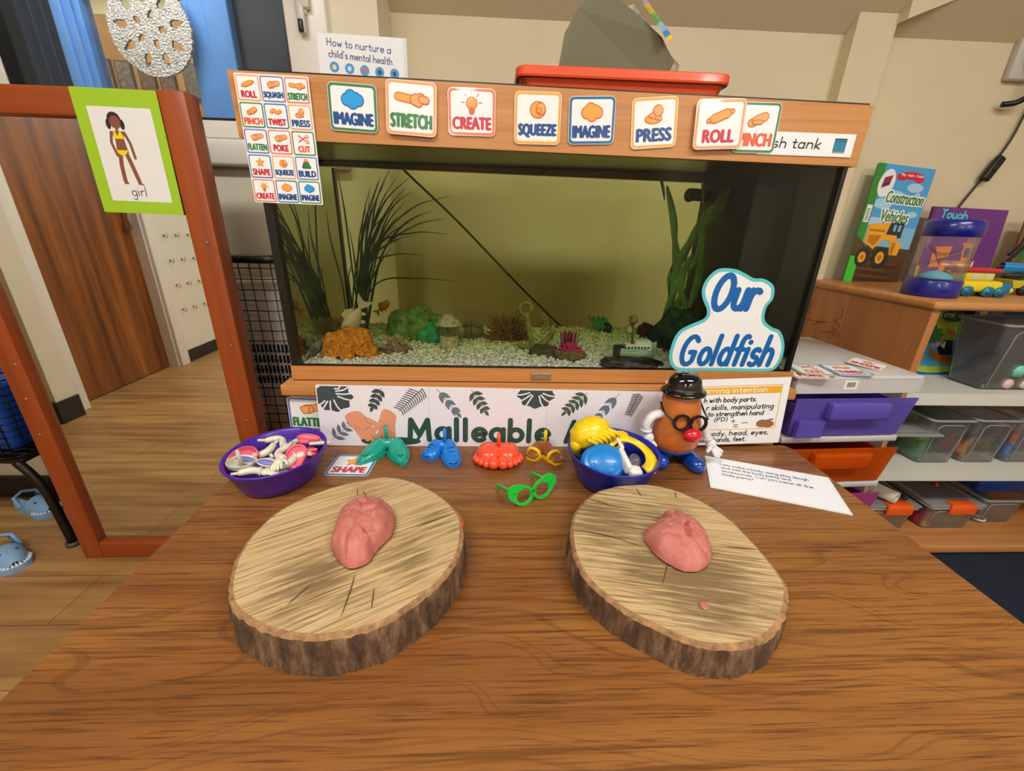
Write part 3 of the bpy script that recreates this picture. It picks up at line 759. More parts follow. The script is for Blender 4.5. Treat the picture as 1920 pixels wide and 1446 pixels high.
# ------------------------------------------------------------------ aquarium stand
t = thing('aquarium_stand', 'beech-effect cabinet carrying the fish tank', 'stand', (.1, .98, 0))
MB().rbox(-.418, .627, .768, 1.19, .714, .736, BEECH, .0025).build('worktop', t)
MB().box(-.408, .617, .784, 1.185, 0, .714, BEECH).build('body', t)
# ------------------------------------------------------------------ aquarium
def wet_side():
    m = bpy.data.materials.new('side_glass_inside'); m.use_nodes = True
    nt = m.node_tree; nt.nodes.clear(); L = nt.links.new
    out = nt.nodes.new('ShaderNodeOutputMaterial'); tr = nt.nodes.new('ShaderNodeBsdfTransparent'); gl = node(nt, 'ShaderNodeBsdfGlossy'); gl.inputs['Roughness'].default_value = .01
    gl.inputs[0].default_value = (.8, .85, .75, 1); mx = nt.nodes.new('ShaderNodeMixShader'); mx.inputs[0].default_value = .975
    L(tr.outputs[0], mx.inputs[1]); L(gl.outputs[0], mx.inputs[2]); L(mx.outputs[0], out.inputs[0]); return m
WET = wet_side()
TANKG = clear('tank_glass', '#eef2ea', .003, .01, .55, 1.33)
SEAL_GAP = plain('#0a0a0a', .3)
t = thing('aquarium', 'large glass fish tank with a beech-effect hood and base strip', 'fish tank', (.11, .97, .736))
MB().box(-.405, .63, .797, .8005, .736, .7665, BEECH).box(-.405, -.4005, .8005, 1.158, .736, .7665, BEECH).box(.6205, .63, .8005, 1.158, .736, .7665, BEECH).box(-.405, .63, 1.148, 1.158, .736, .7665, BEECH).box(-.4005, .6205, .8005, 1.148, .736, .7415, BEECH).build('base_frame', t)
hd = MB().box(-.421, .634, .795, .813, 1.156, 1.248, BEECH).box(-.421, -.405, .813, 1.16, 1.156, 1.248, BEECH).box(.618, .634, .813, 1.16, 1.156, 1.248, BEECH)
hd.box(-.405, .618, 1.148, 1.16, 1.156, 1.248, BEECH); hd.v = [Vector((v.x, v.y, v.z - .0105 * (v.x - .1))) for v in hd.v]; hd.build('hood', t)
fl = MB().box(-.405, .630, .80, 1.158, 1.2475, 1.2515, BLACK).box(-.405, .618, .815, 1.146, 1.225, 1.231, BLACK); fl.v = [Vector((v.x, v.y, v.z - .0105 * (v.x - .1))) for v in fl.v]; fl.build('hood_flap', t)
MB().box(-.40, .62, .80, .806, .742, 1.21, TANKG).build('front_glass', t)
MB().box(-.40, .62, 1.14, 1.146, .742, 1.21, TANKG).build('back_glass', t)
for x0, x1, xi in ((-.40, -.394, -.3935), (.614, .62, .6135)):
    g = MB().box(x0, x1, .806, 1.14, .742, 1.21, TANKG)
    g.add([(xi, .807, .75), (xi, 1.139, .75), (xi, 1.139, 1.175), (xi, .807, 1.175)], [(0, 1, 2, 3)], WET)
    g.build('side_glass', t)
sl = MB().box(-.403, -.388, .7985, .815, .766, 1.156, SEAL_GAP).box(.6145, .6225, .7985, .815, .766, 1.156, SEAL_GAP)
sl.box(-.3995, -.391, 1.132, 1.147, .76, 1.156, SEAL_GAP).box(.611, .62, 1.132, 1.147, .76, 1.156, SEAL_GAP).box(-.40, .62, 1.134, 1.147, .742, .774, SEAL_GAP)
sl.box(-.40, .62, .799, .8075, .7665, .7685, SEAL_GAP).box(-.404, .629, .7962, .80, .7360, .7376, SEAL_GAP)  # the last black strip paints in the dark gap under the base strip
sl.build('seal_and_gap', t)
MB().box(-.39, .52, 1.125, 1.139, 1.168, 1.181, BLACK).build('back_trim', t)
n = MB().rbox(.0765, .117, .7945, .797, .743, .7575, plain('#a89a92', .3, .8), .001)
n.build('nameplate', t)
sh = Sheet(.03, .009, plain('#a89a92', .3, .8), .001, .0004); sh.text('JUWEL', .003, .002, .027, .0065, plain('#d9b878', .3, .6), 1, .01)
sh.place('nameplate_lettering', (.082 - .11, .7943 - .97, .746 - .736), (PI / 2, 0, 0), t)

def water_mats():
    m = bpy.data.materials.new('tank_water'); m.use_nodes = True; nt = m.node_tree; nt.nodes.clear(); L = nt.links.new
    out = nt.nodes.new('ShaderNodeOutputMaterial'); tr = nt.nodes.new('ShaderNodeBsdfTransparent'); tr.inputs[0].default_value = (1, 1, 1, 1)
    va = nt.nodes.new('ShaderNodeVolumeAbsorption'); va.inputs['Color'].default_value = (.60, .69, .10, 1); va.inputs['Density'].default_value = 3.5
    L(tr.outputs[0], out.inputs['Surface']); L(va.outputs[0], out.inputs['Volume'])
    return m
WATER = water_mats()
o = MB().box(-.3925, .6125, .8075, 1.1385, .75, 1.170, WATER).build('tank_water', None, (.11, .97, .75))
tag(o, 'clear olive-tinted water filling the fish tank', 'water')
def ripple():
    m = bpy.data.materials.new('water_surface'); m.use_nodes = True; nt = m.node_tree; nt.nodes.clear(); L = nt.links.new
    out = nt.nodes.new('ShaderNodeOutputMaterial'); tr = nt.nodes.new('ShaderNodeBsdfTransparent'); gl = node(nt, 'ShaderNodeBsdfGlossy'); gl.inputs['Roughness'].default_value = .28; gl.inputs[0].default_value = (.6, .62, .42, 1)
    mx = nt.nodes.new('ShaderNodeMixShader'); mx.inputs[0].default_value = .75
    mp = mapping(nt, (20, 60, 1)); n = node(nt, 'ShaderNodeTexNoise', Scale=1.0, Detail=2.0); L(mp.outputs['Vector'], n.inputs['Vector'])
    b = nt.nodes.new('ShaderNodeBump'); b.inputs['Strength'].default_value = .5; b.inputs['Distance'].default_value = .004; L(n.outputs['Fac'], b.inputs['Height']); L(b.outputs['Normal'], gl.inputs['Normal'])
    L(tr.outputs[0], mx.inputs[1]); L(gl.outputs[0], mx.inputs[2]); L(mx.outputs[0], out.inputs[0]); return m
sw = MB().add([(-.3925, .8075, 1.172), (.6125, .8075, 1.172), (.6125, 1.1385, 1.172), (-.3925, 1.1385, 1.172)], [(0, 1, 2, 3)], ripple()).build('water_surface', o)

# gravel
def gravel_z(x, y): return .762 + .014 * (y - .81) / .33 + .004 * noise.noise(Vector((x * 9, y * 9, 0)))
PEB = [plain('#eeeee6', .6), plain('#dfe1d6', .6), plain('#f6f5f0', .55), plain('#d0d2c4', .65)]
def gravel():
    rnd = random.Random(3); mb = MB()
    nx, ny = 60, 20; vs = []; fs = []
    for i in range(nx + 1):
        for j in range(ny + 1):
            x = -.392 + 1.004 * i / nx; y = .808 + .328 * j / ny; vs.append((x, y, gravel_z(x, y) - .002))
    for i in range(nx):
        for j in range(ny): a = i * (ny + 1) + j; fs.append((a, a + ny + 1, a + ny + 2, a + 1))
    mb.add(vs, fs, PEB[1], True)
    t_ = (1 + 5 ** .5) / 2
    iv = [Vector(p).normalized() for p in [(-1, t_, 0), (1, t_, 0), (-1, -t_, 0), (1, -t_, 0), (0, -1, t_), (0, 1, t_), (0, -1, -t_), (0, 1, -t_), (t_, 0, -1), (t_, 0, 1), (-t_, 0, -1), (-t_, 0, 1)]]
    ifc = [(0, 11, 5), (0, 5, 1), (0, 1, 7), (0, 7, 10), (0, 10, 11), (1, 5, 9), (5, 11, 4), (11, 10, 2), (10, 7, 6), (7, 1, 8), (3, 9, 4), (3, 4, 2), (3, 2, 6), (3, 6, 8), (3, 8, 9), (4, 9, 5), (2, 4, 11), (6, 2, 10), (8, 6, 7), (9, 8, 1)]
    for k in range(6500):
        x = rnd.uniform(-.388, .60); y = .811 + .322 * rnd.random() ** 1.25
        r = rnd.uniform(.0028, .0052); q = (r * rnd.uniform(.8, 1.3), r * rnd.uniform(.8, 1.3), r * rnd.uniform(.6, .95)); a = rnd.random() * 6.28; c, s_ = math.cos(a), math.sin(a)
        z = gravel_z(x, y) + rnd.uniform(-.001, .003)
        P = []
        for v in iv:
            u = (v.x * q[0], v.y * q[1], v.z * q[2]); P.append((x + u[0] * c - u[1] * s_, max(.8075, y + u[0] * s_ + u[1] * c), z + u[2] + .3 * u[0]))
        mb.add(P, ifc, PEB[rnd.randrange(4)], True)
    o = mb.build('gravel', None, (.11, .97, .75)); tag(o, 'pale grey gravel covering the bottom of the fish tank', 'gravel', kind='stuff')
gravel()

def rock(name, loc, r, squash, stops, label, cat, disp=.35, dsc=2.2, fine=80.0, seed=1.0, parent=None, rough=.7):
    m, nt, b = new_mat(name + '_stone'); L = nt.links.new
    mp = mapping(nt, (1, 1, 1)); nn = node(nt, 'ShaderNodeTexNoise', Scale=fine, Detail=5.0); L(mp.outputs['Vector'], nn.inputs['Vector'])
    rr = ramp(nt, stops); L(nn.outputs['Fac'], rr.inputs['Fac']); L(rr.outputs['Color'], b.inputs['Base Color']); b.inputs['Roughness'].default_value = rough
    bp = nt.nodes.new('ShaderNodeBump'); bp.inputs['Distance'].default_value = .006; bp.inputs['Strength'].default_value = .9; L(nn.outputs['Fac'], bp.inputs['Height']); L(bp.outputs['Normal'], b.inputs['Normal'])
    mb = MB().ball((0, 0, 0), r, m, 40, 24, squash, disp, dsc, seed)
    mb.v = [Vector((v.x, v.y, max(v.z, -.024))) for v in mb.v]        # sits on the tank floor
    if parent is not None: return mb.local(name, parent)
    o = mb.build(name, None, (0, 0, 0)); o.location = loc
    return tag(o, label, cat)
# orange lace rock with dark caves
t = thing('lace_rock', 'orange pitted rock ornament at the left front of the tank', 'rock', (-.322, .885, .772))
rock('rock_body', None, .045, (1.18, .75, 1.15), [(.3, '#8a480a'), (.45, '#d27c10'), (.6, '#f29a1a'), (.8, '#ffc24a')], '', '', .4, 2.0, 160, 4.0, t)
rock('rock_body', None, .026, (1.3, .9, .9), [(.3, '#8a480a'), (.45, '#d27c10'), (.6, '#f29a1a'), (.8, '#ffc24a')], '', '', .4, 2.0, 160, 2.0, t).location = (.036, -.004, -.004)
MB().ball((-.004, -.024, -.012), .017, BLACK, squash=(1.1, .8, .8)).ball((.026, -.02, .000), .010, BLACK).local('cave', t)

def sprigs(name, loc, n, h, spread, col, label, cat, rad=.0012, fork=3, base=None, seed=1, up=.5):
    """tufty coral or weed: many forked twigs from one root"""
    rnd = random.Random(seed); t = thing(name, label, cat, loc); mb = MB(); m = plain(col, .6)
    for k in range(n):
        a = rnd.random() * 6.28; e = rnd.uniform(up - .35, 1.3)
        d = Vector((math.cos(a) * math.cos(e) * spread / h, math.sin(a) * math.cos(e) * .6 * spread / h, max(.08, math.sin(e))))
        p0 = Vector((rnd.uniform(-.3, .3) * spread, rnd.uniform(-.2, .2) * spread, .002)); p1 = p0 + d * h * rnd.uniform(.35, .6)
        mb.tube([p0, p1], [rad * 1.3, rad], m, 5)
        for f in range(fork):
            p2 = p1 + (d + Vector((rnd.uniform(-.6, .6), rnd.uniform(-.4, .4), rnd.uniform(-.2, .5)))) * h * rnd.uniform(.2, .4)
            if p2.z > h: p2.z = h * rnd.uniform(.9, 1)
            p2.z = max(p2.z, .004)
            mb.tube([p1, p2], [rad, rad * .9], m, 4)
    mb.local('twigs', t)
    if base: rock('rock_base', None, base[0], base[1], [(.3, base[2]), (.7, base[3])], '', '', .3, 2.5, 90, seed, t)
    return t
sprigs('water_weed', (-.375, 1.02, .772), 70, .05, .05, '#a89a62', 'straw brown tufted weed at the foot of the grass plant', 'plant', .0011, 3, None, 3, .3)
sprigs('coral_tuft', (-.222, .91, .77), 80, .036, .034, '#c2a888', 'pinkish grey tufted coral in front of the green cave', 'coral', .001, 3, (.026, (1.3, .8, .55), '#5a4a42', '#8a7868'), 5, .3)
sprigs('coral_bush', (.034, 1.0, .772), 110, .066, .056, '#7a5630', 'brown bushy coral left of the anchor', 'coral', .0016, 4, None, 8, .2)
t = sprigs('magenta_coral', (.168, .875, .773), 120, .03, .03, '#cc3a78', 'magenta sea anemone coral in an olive cup', 'coral', .0011, 3, (.03, (1.25, .8, .45), '#4a4420', '#7a7038'), 11, .3)
q = MB()
for k in range(50):
    a = random.random() * 6.28; r = random.random() * .02; q.tube([(r * math.cos(a), .018 + r * math.sin(a) * .5, .012), (r * 1.3 * math.cos(a), .018 + r * .6 * math.sin(a), .044 + .006 * random.random())], .0012, plain('#8e1f4c', .6), 4)
q.local('tentacles', t)
# green cave
t = thing('rock_cave', 'green hollow cave ornament behind the tufted coral', 'cave', (-.195, 1.02, .775))
rock('cave_shell', None, .056, (1.35, .75, 1.25), [(.3, '#2f5a3a'), (.5, '#5f8a4c'), (.75, '#94a562')], '', '', .32, 1.9, 60, 9.0, t)
o = rock('cave_side', None, .034, (1.1, .9, 1.0), [(.3, '#147a5c'), (.6, '#27ab82'), (.8, '#35c496')], '', '', .3, 2.1, 70, 5.0, t); o.location = (.045, -.03, .004); o['label'] = 'bluish green side of the cave'
# wishing well
WS = plain('#b5aa92', .7, noise_amt=.4, noise_scale=90)
t = thing('wishing_well', 'small stone wishing well ornament right of the green cave', 'ornament', (-.104, .935, .768))
MB().lathe([(.021, 0), (.0215, .02), (.020, .03), (.015, .031), (.014, .012), (0, .012)], WS, seg=20).local('wall', t)
for x in (-.018, .018): MB().cyl((x, 0, .028), (x, 0, .06), .003, plain('#8a6a58', .7)).local('post', t)
MB().lathe([(.030, .055), (.026, .062), (.010, .078), (0, .080)], plain('#b0a898', .8, noise_amt=.5, noise_scale=120), seg=18, sy=.8).local('roof', t)
o = rock('pebble_dome', (-.100, .985, .825), .021, (1, .8, 1), [(.3, '#6b6a4a'), (.7, '#a3a182')], 'round pale stone behind the wishing well roof', 'stone', .1, 3, 50)
o.location = (-.092, .985, .795)
o = MB().ball((0, 0, 0), .027, plain('#6d6c46', .6, noise_amt=.3, noise_scale=70), 24, 16, (1.1, .8, .95)); o.tube([(-.028, 0, 0), (-.02, -.018, .012), (0, -.022, .02), (.02, -.018, .012), (.028, 0, 0)], .0012, plain('#3c3b24', .6), 5)
o.tube([(0, -.021, -.01), (0, -.022, .01), (0, -.01, .0255)], .0012, plain('#3c3b24', .6), 5)
o = o.build('shell_dome', None, (0, 0, 0)); o.location = (-.056, 1.02, .79); tag(o, 'olive ribbed shell ornament between the well and the brown coral', 'ornament')
# anchor
AN = plain('#8a8548', .7, noise_amt=.35, noise_scale=60)
t = thing('anchor_ornament', 'olive ship anchor ornament leaning on a dark stone', 'ornament', (.085, .93, .768))
MB().tube(spline([(-.010, .01, .085), (-.006, .005, .05), (.004, 0, .012), (.006, -.002, .0)], 5), [.006] * 15 + [.009], AN, 10).tube([(-.014 + .014 * math.cos(a), .01, .094 + .014 * math.sin(a)) for a in [2 * PI * k / 16 for k in range(16)]], .0045, AN, 8, closed=True).local('shank', t)
MB().tube(spline([(.004, 0, .008), (.024, -.004, .014), (.042, -.006, .032), (.048, -.006, .05)], 5), [.008] * 6 + [.007] * 10, AN, 10).add([(.036, -.01, .046), (.058, -.01, .04), (.051, -.006, .066), (.036, 0, .046), (.058, 0, .04)], [(0, 1, 2), (3, 2, 4), (0, 2, 3), (1, 4, 2), (0, 3, 4, 1)], AN).tube(spline([(.004, 0, .008), (-.016, 0, .006), (-.03, .004, .016)], 4), .007, AN, 8).local('arms', t)
c = MB()
for k in range(6):
    a = -.9 + k * .42; c.tube([(.018 + .016 * math.cos(a) + .005 * math.cos(2 * PI * q / 8), .004, .06 + .022 * math.sin(a) + .006 * math.sin(2 * PI * q / 8)) for q in range(8)], .0018, AN, 5, closed=True)
c.local('chain', t)
rock('stone_base', None, .022, (1.5, .9, .8), [(.3, '#38351f'), (.7, '#5a5638')], '', '', .3, 2.2, 60, 2.2, t).location = (.028, -.03, .004)
# shipwreck
t = thing('shipwreck', 'pale green broken ship ornament on a black rock', 'ornament', (.300, .85, .772))
HULL = wood('ship_hull', [(.35, '#d9d8c8'), (.55, '#8fc9a4'), (.7, '#3fa37c')], (9, 60, 120), (20, 300, 300), .6, fine_amt=.2, fine_dark='#1c3c30')
hm = MB(); vs = []; fs = []
for i in range(13):
    x = -.032 + .082 * i / 12; wd = .020 * math.sin(PI * min(1, .25 + .8 * i / 12)) ** .6; tz = .030 + (.012 * max(0, i - 8) / 4)
    for k in range(9):
        a = PI * k / 8; vs.append((x, -wd * math.cos(a), tz - (.026 + .006 * (i > 9)) * math.sin(a) ** .7))
for i in range(12):
    for k in range(8): a = i * 9 + k; fs.append((a, a + 1, a + 10, a + 9))
hm.add(vs, fs, HULL, True); hm.local('hull', t)
d = MB().box(-.02, .034, -.013, .013, .026, .036, plain('#dfe0cf', .6)).box(.0, .034, -.010, .010, .036, .044, plain('#b9d8c0', .6))
for k in range(7): d.box(-.016 + k * .007, -.012 + k * .007, -.0135, -.0125, .029, .033, BLACK)
d.box(-.04, -.012, -.014, .012, .006, .03, plain('#1a1816', .8)); d.local('deck', t)
MB().cyl((-.004, .0, .03), (-.007, .002, .085), .0018, plain('#4b4128', .7)).ball((-.007, .002, .088), .009, plain('#6e6a3a', .7), disp=.5, dscale=4).ball((-.010, .01, .065), .010, plain('#a09a68', .7), disp=.4, dscale=4).local('mast', t)
rock('black_rock', None, .042, (1.55, .75, .34), [(.3, '#050505'), (.6, '#151312'), (.9, '#4a4644')], '', '', .25, 2.5, 70, 7.0, t, .3).location = (-.006, -.018, -.002)
# ribbed green shell, dark green rock
s = MB(); vs = []; fs = []
for i in range(25):
    a = i / 24; x = -.028 + .05 * a; zz = .006 * math.sin(a * 4 * 2 * PI)
    for k in range(5): vs.append((x + .012 * k / 4, .02 - .034 * k / 4, .012 + .03 * (1 - k / 4) * .8 + zz))
for i in range(24):
    for k in range(4): a = i * 5 + k; fs.append((a, a + 5, a + 6, a + 1))
s.add(vs, fs, plain('#4f9a82', .5, noise_amt=.2, noise_scale=30), True)
s.ball((.020, .0, .010), .018, plain('#1a2420', .5), squash=(.9, .8, .9))
o = s.build('ribbed_shell', None, (0, 0, 0)); o.location = (.282, 1.085, .775); tag(o, 'small turquoise ribbed shell at the back of the gravel', 'shell')
rock('mossy_rock', (.448, .97, .79), .058, (1.1, .8, 1.15), [(.3, '#0b1f18'), (.55, '#16382b'), (.8, '#2a5a44')], 'dark green mossy rock at the foot of the leafy plant', 'rock', .35, 2.2, 50, 6.0)
o = rock('maroon_stone', (.40, 1.06, .785), .02, (1, .8, 1.1), [(.3, '#3a1512'), (.7, '#6b2a22')], 'small maroon stone left of the leafy plant', 'stone', .3, 2.0, 50, 3.0)

# plants
GRASS = plain('#3f6034', .5); 
def blades():
    rnd = random.Random(5); t = thing('grass_plant', 'tall dark green grassy plant at the left of the tank', 'plant', (-.352, 1.06, .772)); mb = MB()
    tips = [(-.368, 1.153), (-.300, 1.10), (-.27, 1.134), (-.233, 1.151), (-.225, 1.13), (-.24, 1.12), (-.213, 1.115), (-.193, 1.131), (-.185, 1.10), (-.104, 1.095), (-.148, 1.065), (-.118, 1.049), (-.115, 1.014), (-.17, 1.06), (-.184, 1.012), (-.174, .966), (-.096, .906), (-.20, 1.04), (-.24, 1.08), (-.265, 1.08), (-.29, 1.06), (-.23, 1.05), (-.374, 1.06), (-.345, 1.02), (-.30, 1.0), (-.26, 1.02), (-.28, .98), (-.25, .98), (-.23, 1.0), (-.31, 1.03), (-.27, .95), (-.33, .95), (-.29, .92), (-.31, .90), (-.25, 1.09), (-.21, 1.08), (-.245, 1.06), (-.28, 1.11), (-.22, 1.10), (-.26, 1.12), (-.235, 1.03), (-.30, .96), (-.32, .98), (-.275, 1.04), (-.29, 1.07), (-.36, .93)]
    for tx, tz in tips:
        bx = -.352 + rnd.uniform(-.018, .02); by = 1.06 + rnd.uniform(-.02, .02); ty = by + rnd.uniform(-.05, .03)
        top = Vector((tx, ty, tz)); b0 = Vector((bx, by, .772)); ex = tx - bx; lift = tz - .772
        st = max(0, min(1, (abs(ex) / max(lift, .05) - .25) / .9)); c = Vector((bx + ex * .27, by, .772 + lift * (.40 + .50 * st)))
        c2 = Vector((bx + ex * .64, ty, .772 + lift * (.78 + .26 * st)))
        mb.tube(spline([b0, c, c2, top], 6), [.0021] * 12 + [.0017, .0015, .0013, .001, .0008, .0006, .0004], GRASS, 5, flat=.6)
    mb.build('blades', t); MB().ball((-.352, 1.06, .774), .018, plain('#2a2a1c', .7), squash=(1.2, 1, .6), disp=.3, dscale=4).build('root', t)
blades()
LEAF = plain('#5f8a44', .45, noise_amt=.25, noise_scale=25)
def leafy():
    t = thing('leafy_plant', 'broad leaved ribbon plant beside the black filter box', 'plant', (.455, 1.0, .775)); mb = MB(); rnd = random.Random(4)
    def leaf(pts, w):
        P = spline(pts, 6); n = len(P); vs = []; fs = []
        for i, p in enumerate(P):
            q = P[min(i + 1, n - 1)] - P[max(i - 1, 0)]; side = Vector((q.z, .25 * q.length, -q.x)).normalized(); ww = w * math.sin(PI * (.06 + .92 * i / (n - 1))) ** .8
            vs += [p - side * ww, p + Vector((0, -.003, 0)), p + side * ww]
        for i in range(n - 1): fs += [(3 * i, 3 * i + 1, 3 * i + 4, 3 * i + 3), (3 * i + 1, 3 * i + 2, 3 * i + 5, 3 * i + 4)]
        mb.add(vs, fs, LEAF, True)
    y = 1.0
    leaf([(.438, y, .775), (.425, y, .81), (.418, y, .85)], .010); leaf([(.418, y, .84), (.43, y, .88), (.44, y, .93)], .010)
    leaf([(.440, y, .92), (.428, y, .97), (.412, y, 1.03)], .012); leaf([(.418, y, 1.0), (.405, y, 1.06), (.378, y, 1.13)], .010)
    leaf([(.378, y, 1.10), (.368, y, 1.13), (.357, y, 1.15)], .004)
    leaf([(.452, y, .775), (.442, y, .83), (.452, y, .90)], .012); leaf([(.452, y, .88), (.448, y, .94), (.462, y, .985)], .012)
    leaf([(.425, y, .94), (.44, y, .985), (.468, y, 1.04)], .013); leaf([(.445, y, 1.0), (.47, y, 1.05), (.497, y, 1.10)], .013)
    leaf([(.462, y, .95), (.48, y, 1.0), (.47, y, 1.08)], .011); leaf([(.478, y, 1.05), (.505, y, 1.09), (.535, y, 1.135)], .016)
    leaf([(.47, y, .80), (.468, y, .86), (.452, y, .905)], .009); leaf([(.478, y, .86), (.488, y, .93), (.485, y, 1.01)], .012)
    leaf([(.436, y, .80), (.452, y, .84), (.447, y, .885)], .009); leaf([(.432, y, .98), (.422, y, .93), (.432, y, .88)], .010)
    leaf([(.445, y, .785), (.424, y, .80), (.405, y, .805)], .011)
    leaf([(.468, y, 1.09), (.462, y, 1.12), (.455, y, 1.14)], .004); leaf([(.49, y, 1.09), (.505, y, 1.12), (.52, y, 1.13)], .003)
    mb.build('leaves', t)
    st = MB()
    for x0, x1, z1 in ((.44, .455, 1.02), (.455, .48, 1.04), (.447, .42, 1.0)): st.tube(spline([(x0, 1.0, .775), ((x0 + x1) / 2 - .01, 1.0, .88), (x1, 1.0, z1)], 6), .0022, plain('#3a4a24', .5), 6)
    for k in range(3): st.tube(spline([(.47, .985, .80), (.485 + k * .008, .985, .84), (.492 + k * .01, .985, .87 + k * .02)], 4), .0012, plain('#6b6236', .6), 5)
    st.build('stems', t)
leafy()
# filter box with its outlet, cable
t = thing('filter_box', 'tall black internal filter box in the right rear corner of the tank', 'filter', (.565, 1.0, .75))
MB().rbox(.521, .6125, .90, 1.137, .752, 1.172, plain('#060607', .6), .004).build('housing', t)
MB().cyl((.53, 1.10, 1.118), (.478, 1.095, 1.12), .014, BLACK, 14).ball((.474, 1.095, 1.118), .016, BLACK, squash=(.8, 1, 1)).build('outlet', t)
tag(MB().tube(spline([(-.262, 1.165, 1.20), (-.235, 1.165, 1.165), (-.10, 1.168, 1.045), (.06, 1.166, .89), (.214, 1.165, .75)], 6), .0028, BLACK, 8).build('power_cable', None, (0, 1.165, 1.0)), 'thin black cable slanting down behind the fish tank', 'cable')

# fish
def fish(loc, rot, l, body, finc, label, eye=True):
    t = thing('goldfish', label, 'fish', loc, group=None, rot=rot); mb = MB(); n = 16; vs = []; fs = []
    for i in range(n + 1):
        u = i / n; x = l * (.5 - u * .72)
        hh = l * .20 * (math.sin(PI * (u * .93 + .05)) ** .75) * (1 - .35 * u) + l * .012; wd = hh * .6
        for k in range(14):
            a = 2 * PI * k / 14; vs.append((x, wd * math.cos(a), hh * math.sin(a) * (1.1 if math.sin(a) < 0 else 1)))
    for i in range(n):
        for k in range(14): k2 = (k + 1) % 14; fs.append((i * 14 + k, i * 14 + k2, (i + 1) * 14 + k2, (i + 1) * 14 + k))
    fs.append(list(range(14))[::-1]); fs.append(list(range(n * 14, n * 14 + 14)))
    mb.add(vs, fs, body, True)
    mb.local('body', t)
    def fin(name, pts, th=.0012):
        m2 = MB(); P = [(a, b) for a, b in pts]; k = len(P)
        m2.add([(a * l, -th, b * l) for a, b in P] + [(a * l, th, b * l) for a, b in P], [list(range(k)), list(range(k, 2 * k))[::-1]] + [(i, i + k, (i + 1) % k + k, (i + 1) % k) for i in range(k)], finc)
        m2.local(name, t)
    fin('tail', [(-.21, .03), (-.34, .14), (-.5, .2), (-.42, .06), (-.40, 0), (-.42, -.06), (-.5, -.2), (-.34, -.14), (-.21, -.03)])
    fin('dorsal_fin', [(.18, .17), (.12, .28), (-.02, .26), (-.14, .12), (-.05, .12)]); fin('belly_fin', [(.1, -.18), (.04, -.28), (-.02, -.26), (0, -.16)]); fin('anal_fin', [(-.08, -.12), (-.15, -.2), (-.18, -.18), (-.16, -.06)])
    for s_ in (-1, 1): MB().ball((l * .36, s_ * l * .075, l * .035), l * .032, plain('#d8d2b8', .2), 12, 8).ball((l * .37, s_ * l * .095, l * .037), l * .020, BLACK, 12, 8).local('eye', t)
    MB().tube([(l * .487, -.006, -l * .03), (l * .5, 0, -l * .025), (l * .487, .006, -l * .03)], .002, plain('#e6dcc0', .4), 6).local('mouth', t)
fish((-.315, .94, .838), (0, .95, -2.6), .098, plain('#d9c2ae', .35, coat=.3, noise_amt=.08, noise_scale=40), plain('#d6c3ac', .5), 'white goldfish nosing down towards the orange rock')
fish((-.285, 1.06, .835), (0, -.75, .1), .05, plain('#c4701f', .4), plain('#b9762f', .5), 'small orange goldfish behind the white one')
